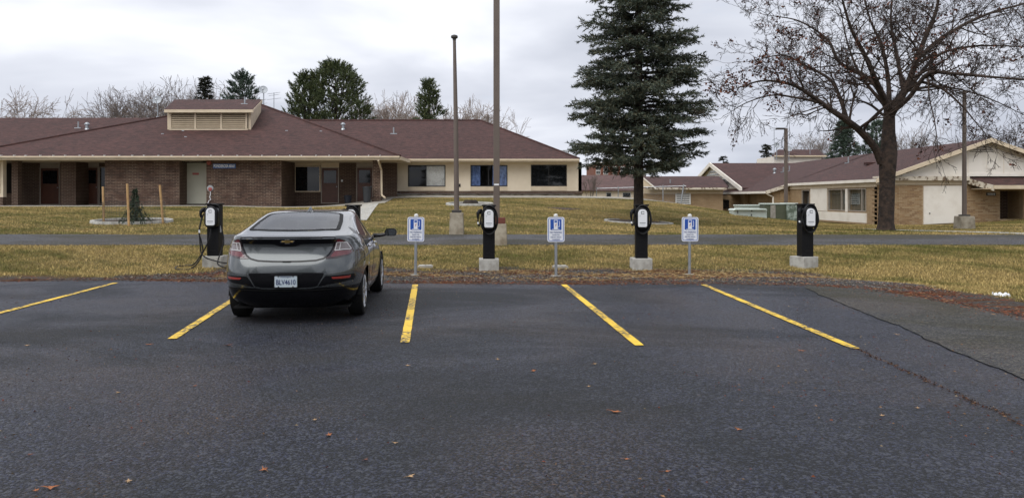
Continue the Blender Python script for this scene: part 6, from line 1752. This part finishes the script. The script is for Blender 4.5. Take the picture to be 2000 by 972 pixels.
SIDE_R = rounded([(1.00, 1.115), (1.08, 1.075), (1.88, 1.04), (1.89, 1.360), (1.62, 1.345), (1.34, 1.288), (1.12, 1.20)], .03)
keep = np.ones(len(faces), bool)
up = FC[:, 2] > 1.1
keep &= ~(up & inpoly(FC[:, 0], FC[:, 1], REAR_GLASS)); keep &= ~((FC[:, 2] > 1.0) & inpoly(FC[:, 0], FC[:, 1], WINDSCREEN))
sd_ = np.abs(FC[:, 0]) > .5
for pl in (SIDE_F, SIDE_R): keep &= ~(sd_ & inpoly(FC[:, 1], FC[:, 2], pl) & (np.abs(FC[:, 0]) > .55))
arch = np.zeros(len(faces), bool)
for ay in (AX_R, AX_F): arch |= (np.hypot(FC[:, 1] - ay, FC[:, 2] - WZ) < .362) & sd_
keep &= ~arch
low = keep & (FC[:, 2] < .486) & (FC[:, 1] < 1.0)
skirt = keep & (FC[:, 2] < .30) & ~low
def body_piece(name, mask, material, par):
    idx = [faces[i] for i in np.nonzero(mask)[0]]; used = sorted({v for f in idx for v in f}); mp_ = {v: i for i, v in enumerate(used)}
    vs = VB[used].copy()
    # pull the rim of each wheel arch onto its circle
    for ay in (AX_R, AX_F):
        d = np.hypot(vs[:, 1] - ay, vs[:, 2] - WZ); sel = (np.abs(vs[:, 0]) > .5) & (d < .395) & (d > .3)
        for j in np.nonzero(sel)[0]:
            if d[j] < .376: s = .362 / d[j]; vs[j, 1] = ay + (vs[j, 1] - ay) * s; vs[j, 2] = WZ + (vs[j, 2] - WZ) * s
    me = bpy.data.meshes.new(name); me.from_pydata(vs.tolist(), [], [tuple(mp_[v] for v in f) for f in idx])
    bm = bmesh.new(); bm.from_mesh(me); bmesh.ops.recalc_face_normals(bm, faces=bm.faces); bm.to_mesh(me); bm.free()
    smooth_mesh(me, 50); me.materials.append(M[material]); return link(name, me, par)
th_ = R(4.6)
fw = Vector((-math.sin(th_), math.cos(th_), 0))
axle = Vector((-2.92, 10.62, 0))
CAR = thing('car', 'dark grey hatchback sedan parked in the bay, seen from behind', 'car', axle - fw * AX_R, th_)
body = body_piece('body', keep & ~low & ~skirt, 'car_paint', CAR)
body_piece('lower_bumper', low, 'gloss_black', CAR)
body_piece('sill', skirt, 'matt_black', CAR)

def fill(poly, step=.03):
    """triangulate an outline with inner points so that it can follow a curved surface"""
    pts = []
    n = len(poly)
    for i in range(n):
        a, b = np.array(poly[i], float), np.array(poly[(i + 1) % n], float); k = max(1, int(np.linalg.norm(b - a) / step))
        for j in range(k): pts.append(tuple(a + (b - a) * j / k))
    nb = len(pts); xs = [p[0] for p in pts]; ys = [p[1] for p in pts]
    gx_, gy_ = np.meshgrid(np.arange(min(xs), max(xs), step), np.arange(min(ys), max(ys), step)); gx_, gy_ = gx_.ravel(), gy_.ravel()
    ins = inpoly(gx_, gy_, pts)
    inner = [(x, y) for x, y, k in zip(gx_, gy_, ins) if k and min(math.hypot(x - p[0], y - p[1]) for p in pts) > step * .45]
    r = delaunay_2d_cdt([Vector(p) for p in pts + inner], [(i, (i + 1) % nb) for i in range(nb)], [], 1, 1e-6)
    return [tuple(v) for v in r[0]], [tuple(f) for f in r[2]], nb
def panel(name, poly, material, par, off=.005, axis='rear', side=1, step=.03, depth=.012):
    """a skin that follows the body: outline in (x, z) from behind, (y, z) from the side, (x, y) from above"""
    vs2, fs, nb = fill(poly, step); vs = []
    for a, b in vs2:
        if axis == 'rear': o_, d_ = Vector((a, -1, b)), Vector((0, 1, 0))
        elif axis == 'side': o_, d_ = Vector((side * 2, a, b)), Vector((-side, 0, 0))
        else: o_, d_ = Vector((a, b, 3)), Vector((0, 0, -1))
        h = bvh.ray_cast(o_, d_)
        p = h[0] if h[0] is not None else o_ + d_ * 1.5
        vs.append(p - d_ * off if h[0] is not None else p)
    m = MB(); m.add(vs, fs)
    dd = {'rear': Vector((0, 1, 0)), 'side': Vector((-side, 0, 0)), 'top': Vector((0, 0, -1))}[axis]
    o = len(m.v); m.v += [tuple(v + dd * depth) for v in vs[:nb]]
    m.f += [(i, (i + 1) % nb, o + (i + 1) % nb, o + i) for i in range(nb)]
    return m.build(name, material, par, smooth=True)
def strip(pts, w):      # outline of a band of width w along a polyline
    pts = [np.array(p, float) for p in pts]; L, Rr_ = [], []
    for i, p in enumerate(pts):
        t = pts[min(i + 1, len(pts) - 1)] - pts[max(i - 1, 0)]; t /= np.linalg.norm(t); n = np.array([-t[1], t[0]]) * w / 2
        L.append(tuple(p + n)); Rr_.append(tuple(p - n))
    return L + Rr_[::-1]
def offset_in(poly, d):
    c = np.mean(np.array(poly), 0); out = []
    n = len(poly)
    for i in range(n):
        a, b, cc = (np.array(poly[j % n], float) for j in (i - 1, i, i + 1)); t = cc - a; t /= np.linalg.norm(t) + 1e-9; nn = np.array([-t[1], t[0]])
        if np.dot(nn, c - b) < 0: nn = -nn
        out.append(tuple(b + nn * d))
    return out
def ring_panel(name, poly, d, material, par, off, axis, side=1):
    """a band inside the outline (the black edge of a window)"""
    inn = offset_in(poly, d); vs = []; n = len(poly); m = MB()
    def cast(a, b):
        if axis == 'rear': o_, d_ = Vector((a, -1, b)), Vector((0, 1, 0))
        elif axis == 'side': o_, d_ = Vector((side * 2, a, b)), Vector((-side, 0, 0))
        else: o_, d_ = Vector((a, b, 3)), Vector((0, 0, -1))
        h = bvh.ray_cast(o_, d_); return (h[0] if h[0] is not None else o_ + d_ * 1.3) - d_ * off
    out = offset_in(poly, -.022)
    for ring in (out, poly, inn): vs += [cast(*p) for p in ring]
    m.add(vs, [(r * n + k, r * n + (k + 1) % n, (r + 1) * n + (k + 1) % n, (r + 1) * n + k) for r in range(2) for k in range(n)])
    return m.build(name, material, par, smooth=True)
mat('mirror', (0.35, 0.38, 0.38), 0.03, 1.0)
# glass
rg = panel('rear_window', REAR_GLASS, 'car_glass', CAR, .004, 'top', step=.06, depth=.004); ring_panel('window_border', REAR_GLASS, .03, 'matt_black', rg, .006, 'top')
wsn = panel('windscreen', WINDSCREEN, 'car_glass', CAR, .004, 'top', step=.08, depth=.004); ring_panel('window_border', WINDSCREEN, .04, 'gloss_black', wsn, .006, 'top')
for s in (1, -1):
    for nm, pl in (('front_side_window', SIDE_F), ('rear_side_window', SIDE_R)):
        o = panel(nm, pl, 'side_glass', CAR, .003, 'side', s, .06, .004); ring_panel('window_border', pl, .02, 'gloss_black', o, .006, 'side', s)
    up_ = [(0.98, 1.115), (1.11, 1.215), (1.33, 1.305), (1.62, 1.363), (1.92, 1.378), (2.12, 1.370), (2.42, 1.318), (2.75, 1.185), (3.03, 1.02)]
    panel('window_trim', strip(up_, .018), 'chrome', CAR, .006, 'side', s)
    panel('belt_trim', strip([(.99, 1.098), (1.08, 1.062), (1.9, 1.025), (3.03, .995)], .010), 'gloss_black', CAR, .006, 'side', s)
    panel('door_pillar', [(1.885, 1.035), (1.97, 1.035), (1.97, 1.36), (1.89, 1.362)], 'gloss_black', CAR, .007, 'side', s)
    qw = rounded([(.70, 1.155), (.80, 1.125), (.885, 1.145), (.86, 1.20), (.80, 1.225)], .02)
    o = panel('quarter_window', qw, 'gloss_black', CAR, .004, 'side', s, .02, .004)
    panel('side_badge', strip([(.60, 1.085), (.68, 1.08), (.76, 1.083), (.82, 1.087)], .016), 'alloy', CAR, .004, 'side', s, .02, .003)
    # door cuts
    for cut in ([(1.93, 1.03), (1.925, .80), (1.93, .55), (1.95, .33)], [(1.02, 1.09), (1.10, .98), (1.20, .82), (1.31, .66), (1.42, .50), (1.46, .34)], [(3.02, .99), (3.05, .8), (3.02, .55), (2.98, .34)], [(1.46, .335), (2.2, .33), (2.98, .34)]):
        panel('door_cut', strip(cut, .012), 'matt_black', CAR, .0025, 'side', s, .04, .006)
    for y0 in (1.30, 2.10):
        o = panel('door_handle', rounded([(y0, .925), (y0 + .20, .918), (y0 + .20, .948), (y0, .952)], .012), 'alloy', CAR, .030, 'side', s, .03, .02)
    # mirror
    mm = MB()
    prof = rrect(.19, .122, .045, 5, .055)
    n_ = len(prof)
    ringsm = [(1.0, 0.0), (1.02, .03), (.95, .08), (.75, .12), (.4, .145)]
    for sc, dy in ringsm: mm.v += [(s * (.985 + .10) + x * sc, 2.86 + dy, 1.055 + z * sc) for x, z in prof]
    for i in range(len(ringsm) - 1):
        for k in range(n_): k2 = (k + 1) % n_; mm.f.append((i * n_ + k, i * n_ + k2, (i + 1) * n_ + k2, (i + 1) * n_ + k))
    mm.f.append(tuple((len(ringsm) - 1) * n_ + k for k in range(n_))); mm.f.append(tuple(range(n_)))
    mo = mm.build('mirror', 'gloss_black', CAR, smooth=True)
    MB().add([(s * 1.085 + x * .88, 2.853 - .10 * z * .86, 1.055 + z * .86) for x, z in prof], [tuple(range(n_))]).build('mirror_glass', 'mirror', mo)
    MB().prism([(s * 1.085 + x * 1.0, 1.055 + z * 1.0) for x, z in prof], 2.8595, 2.87).build('mirror_rim', 'gloss_black', mo)
    MB().tube([(s * .80, 2.90, 1.0), (s * .90, 2.91, 1.005), (s * 1.0, 2.91, 1.02)], [.035, .03, .028], 8).build('mirror_arm', 'gloss_black', mo, smooth=True)
# tailgate: black blade under the spoiler, shut line, badge
blade = [(-.60, 1.118), (-.40, 1.130), (0, 1.136), (.40, 1.130), (.60, 1.118), (.575, 1.035), (.40, 1.033), (.17, 1.030), (.10, 1.000), (0, .995), (-.10, 1.000), (-.17, 1.030), (-.40, 1.033), (-.575, 1.035)]
tg = panel('tailgate_blade', rounded(blade, .02, 3), 'gloss_black', CAR, .004, 'rear')
panel('tailgate_line', strip([(-.585, 1.05), (-.560, .97), (-.515, .895), (-.455, .85), (-.36, .826), (-.18, .816), (0, .813), (.18, .816), (.36, .826), (.455, .85), (.515, .895), (.560, .97), (.585, 1.05)], .020), 'gloss_black', CAR, .0035, 'rear')
panel('tailgate_grip', rounded([(-.055, .82), (.055, .82), (.05, .803), (-.05, .803)], .006), 'matt_black', CAR, .0065, 'rear', step=.02)
bt = [(-.092, -.006), (-.078, .013), (-.030, .013), (-.030, .030), (.034, .030), (.034, .013), (.092, .013), (.078, -.009), (.030, -.009), (.030, -.026), (-.034, -.026), (-.034, -.009)]
bz = 1.058
bdg = panel('badge', [(x, bz + z) for x, z in bt], 'chrome', CAR, .012, 'rear', step=.02, depth=.008)
panel('badge_fill', [(x * .86, bz + .002 + (z - .002) * .66) for x, z in bt], 'gold', bdg, .015, 'rear', step=.02, depth=.004)
# tail lamps
for s in (1, -1):
    def mir(p): return [(s * x, z) for x, z in p]
    hs_ = panel('tail_lamp', rounded(mir([(.640, 1.098), (.600, 1.085), (.572, .965), (.520, .885), (.470, .846), (.60, .850), (.765, .880), (.800, .915), (.798, .955), (.742, 1.040)]), .02, 3), 'lamp_housing', CAR, .007, 'rear')
    panel('red_lens', rounded(mir([(.770, .945), (.590, .940), (.535, .878), (.555, .868), (.755, .893), (.780, .920)]), .012, 3), 'lamp_red', hs_, .0115, 'rear')
    panel('clear_lens', rounded(mir([(.762, .968), (.722, 1.035), (.612, 1.040), (.592, .958)]), .012, 3), 'lamp_pale', hs_, .0115, 'rear')
    for seg in ([(.775, .957), (.68, .957), (.586, .948)], [(.722, 1.043), (.66, 1.046), (.610, 1.047)], [(.775, .957), (.745, 1.005), (.722, 1.043)], [(.655, 1.044), (.640, .957)], [(.610, 1.047), (.596, .99), (.586, .948)]):
        panel('light_bar', mir(strip(seg, .011)), 'lamp_white', hs_, .0145, 'rear', step=.03, depth=.006)
    panel('red_top_lens', mir([(.632, 1.088), (.606, 1.080), (.612, 1.054), (.66, 1.053), (.690, 1.055)]), 'lamp_red', hs_, .0115, 'rear', step=.02)
    # corner vents with reflectors
    cv = panel('bumper_vent', rounded(mir([(.815, .640), (.47, .632), (.445, .60), (.375, .500), (.60, .512), (.80, .545), (.83, .60)]), .02, 3), 'gloss_black', CAR, .0045, 'rear')
    panel('reflector', rounded(mir([(.780, .622), (.555, .616), (.575, .592), (.770, .590)]), .008, 3), 'reflector_red', cv, .010, 'rear')
    panel('vent_blade', rounded(mir([(.80, .528), (.50, .497), (.44, .490), (.52, .520), (.79, .560)]), .01, 3), 'car_paint', cv, .016, 'rear', depth=.014)
ins = panel('plate_recess', rounded([(-.475, .672), (0, .678), (.475, .672), (.375, .488), (0, .484), (-.375, .488)], .03, 4), 'gloss_black', CAR, .003, 'rear')
panel('recess_edge', strip([(-.50, .66), (-.44, .59), (-.385, .495), (-.30, .478), (0, .472), (.30, .478), (.385, .495), (.44, .59), (.50, .66)], .014), 'car_paint', CAR, .007, 'rear')
panel('bumper_lip', strip([(-.78, .475), (-.40, .455), (0, .448), (.40, .455), (.78, .475)], .012), 'matt_black', CAR, .012, 'rear')
# number plate
py_ = -.014
pl = MB().prism([(x, .567 + z) for x, z in rrect(.285, .146, .012)], py_ - .002, py_ + .004).build('number_plate', 'plate_white', CAR)
text('plate_number', 'BLV4610', .090, 'plate_blue', pl, (0, py_ - .004, .556), .001, .74, bold=.001)
text('plate_state', 'Washington', .030, 'plate_blue', pl, (0, py_ - .004, .627), .0008, .95)
fr_ = MB(); a_ = rrect(.298, .158, .014); b_ = rrect(.278, .139, .011); n_ = len(a_)
fr_.add([(x, py_ - .004, .567 + z) for x, z in a_] + [(x, py_ - .004, .567 + z) for x, z in b_] + [(x, py_ + .012, .567 + z) for x, z in a_], [f for k in range(n_) for f in ((k, (k + 1) % n_, (k + 1) % n_ + n_, k + n_), (k, k + 2 * n_, (k + 1) % n_ + 2 * n_, (k + 1) % n_))])
fr_.build('plate_frame', 'matt_black', pl)
for sx in (-.09, .09):
    for z in (.632, .502): MB().lathe([(.008, 0), (.009, -.004), (.003, -.006)], 8, (sx, py_ - .004, z), 'Y').build('screw', 'matt_black', pl)
# roof fin
h = bvh.ray_cast(Vector((0, 1.72, 3)), Vector((0, 0, -1)))[0]
m = MB()
sec = [(1.60, .034, .004), (1.66, .034, .062), (1.72, .030, .068), (1.80, .024, .04), (1.90, .014, .008), (1.96, .006, .0)]
for y, w, hh in sec:
    zb_ = bvh.ray_cast(Vector((0, y, 3)), Vector((0, 0, -1)))[0].z - .006
    m.v += [(-w, y, zb_), (-w * .35, y, zb_ + hh * .75 + .006), (0, y, zb_ + hh + .007), (w * .35, y, zb_ + hh * .75 + .006), (w, y, zb_)]
for i in range(len(sec) - 1):
    for k in range(4): m.f.append((i * 5 + k, i * 5 + k + 1, (i + 1) * 5 + k + 1, (i + 1) * 5 + k))
m.f.append((4, 3, 2, 1, 0))
m.build('roof_fin', 'car_paint', CAR, smooth=True)
# wheels and wheel wells
def wheel(x, y, s):
    t = MB().lathe([(.225, -.085), (.290, -.105), (.318, -.092), (.325, -.06), (.325, .06), (.318, .092), (.290, .105), (.225, .085)], 40, (x, y, WZ + .003), 'X').build('wheel', 'rubber', CAR, smooth=True)
    o = x + s * .075
    MB().lathe([(.226, o - s * .16), (.226, o + s * .022), (.218, o + s * .026), (.205, o + s * .012), (.20, o - s * .10), (.05, o - s * .11)], 36, (0, y, WZ + .003), 'X').build('rim', 'alloy', t, smooth=True)
    sp = MB()
    for k in range(5):
        for da in (-.16, .16):
            a = 2 * math.pi * k / 5 + .3; a2 = a + da
            c0 = Vector((o - s * .002, y + .045 * math.cos(a), WZ + .003 + .045 * math.sin(a))); c1 = Vector((o + s * .012, y + .212 * math.cos(a2), WZ + .003 + .212 * math.sin(a2)))
            sp.tube([c0, (c0 + c1) / 2 + Vector((s * .012, 0, 0)), c1], [.026, .018, .017], 6)
    sp.lathe([(.05, o - s * .02), (.05, o + s * .012), (.03, o + s * .022), (.01, o + s * .024)], 14, (0, y, WZ + .003), 'X')
    sp.build('spokes', 'alloy', t, smooth=True)
    MB().lathe([(.15, o - s * .09), (.15, o - s * .075), (.02, o - s * .07)], 20, (0, y, WZ + .003), 'X').build('brake_disc', 'galvanised', t)
    ln = MB(); nn = 24
    for k in range(nn + 1):
        a = math.pi * k / nn
        for xx_ in (.50, abs(x) + .095): ln.v.append((s * xx_, y + .372 * math.cos(a), WZ + .372 * math.sin(a)))
    for k in range(nn): ln.f.append((2 * k, 2 * k + 1, 2 * k + 3, 2 * k + 2))
    ln.f.append(tuple(2 * k for k in range(nn + 1)))
    ln.build('wheel_well', 'matt_black', CAR)
for y in (AX_R, AX_F):
    for s in (1, -1): wheel(s * .775, y, s)
MB().box(-.74, .74, .35, 4.2, .19, .215).build('underbody', 'matt_black', CAR)
# cabin: tub, seats, dash
MB().box(-.70, .70, .55, 3.3, .62, .66).build('parcel_floor', 'interior', CAR)
MB().add([(-.66, .42, .95), (.66, .42, .95), (.62, 1.15, .98), (-.62, 1.15, .98)], [(0, 1, 2, 3)]).build('parcel_shelf', 'interior', CAR)
def seat(x, y, w, h, hr=True):
    st_ = MB().box(x - w / 2, x + w / 2, y, y + .5, .5, .70).build('seat', 'interior', CAR, bevel=.05)
    MB().add([(x - w / 2, y - .08, .62), (x + w / 2, y - .08, .62), (x + w / 2, y + .08, .62), (x - w / 2, y + .08, .62), (x - w * .42, y - .24, h), (x + w * .42, y - .24, h), (x + w * .42, y - .14, h), (x - w * .42, y - .14, h)],
             [(0, 3, 2, 1), (4, 5, 6, 7), (0, 1, 5, 4), (1, 2, 6, 5), (2, 3, 7, 6), (3, 0, 4, 7)]).build('seat_back', 'interior', st_, bevel=.03)
    if hr: MB().box(x - .12, x + .12, y - .26, y - .17, h + .03, h + .18).build('headrest', 'interior', st_, bevel=.03)
seat(-.36, 2.15, .5, 1.10); seat(.36, 2.15, .5, 1.10); seat(-.36, 1.32, .52, 1.02); seat(.36, 1.32, .52, 1.02)
MB().box(-.68, .68, 2.85, 3.25, .70, .98).build('dashboard', 'interior', CAR, bevel=.05)
MB().lathe([(.17, 0), (.185, .01), (.19, .0), (.185, -.012), (.17, -.012)], 24, (-.36, 2.72, .96), 'Y').build('steering_wheel', 'interior', CAR)
MB().box(-.10, .10, 2.58, 2.60, 1.27, 1.33).build('rear_view_mirror', 'interior', CAR, bevel=.008)
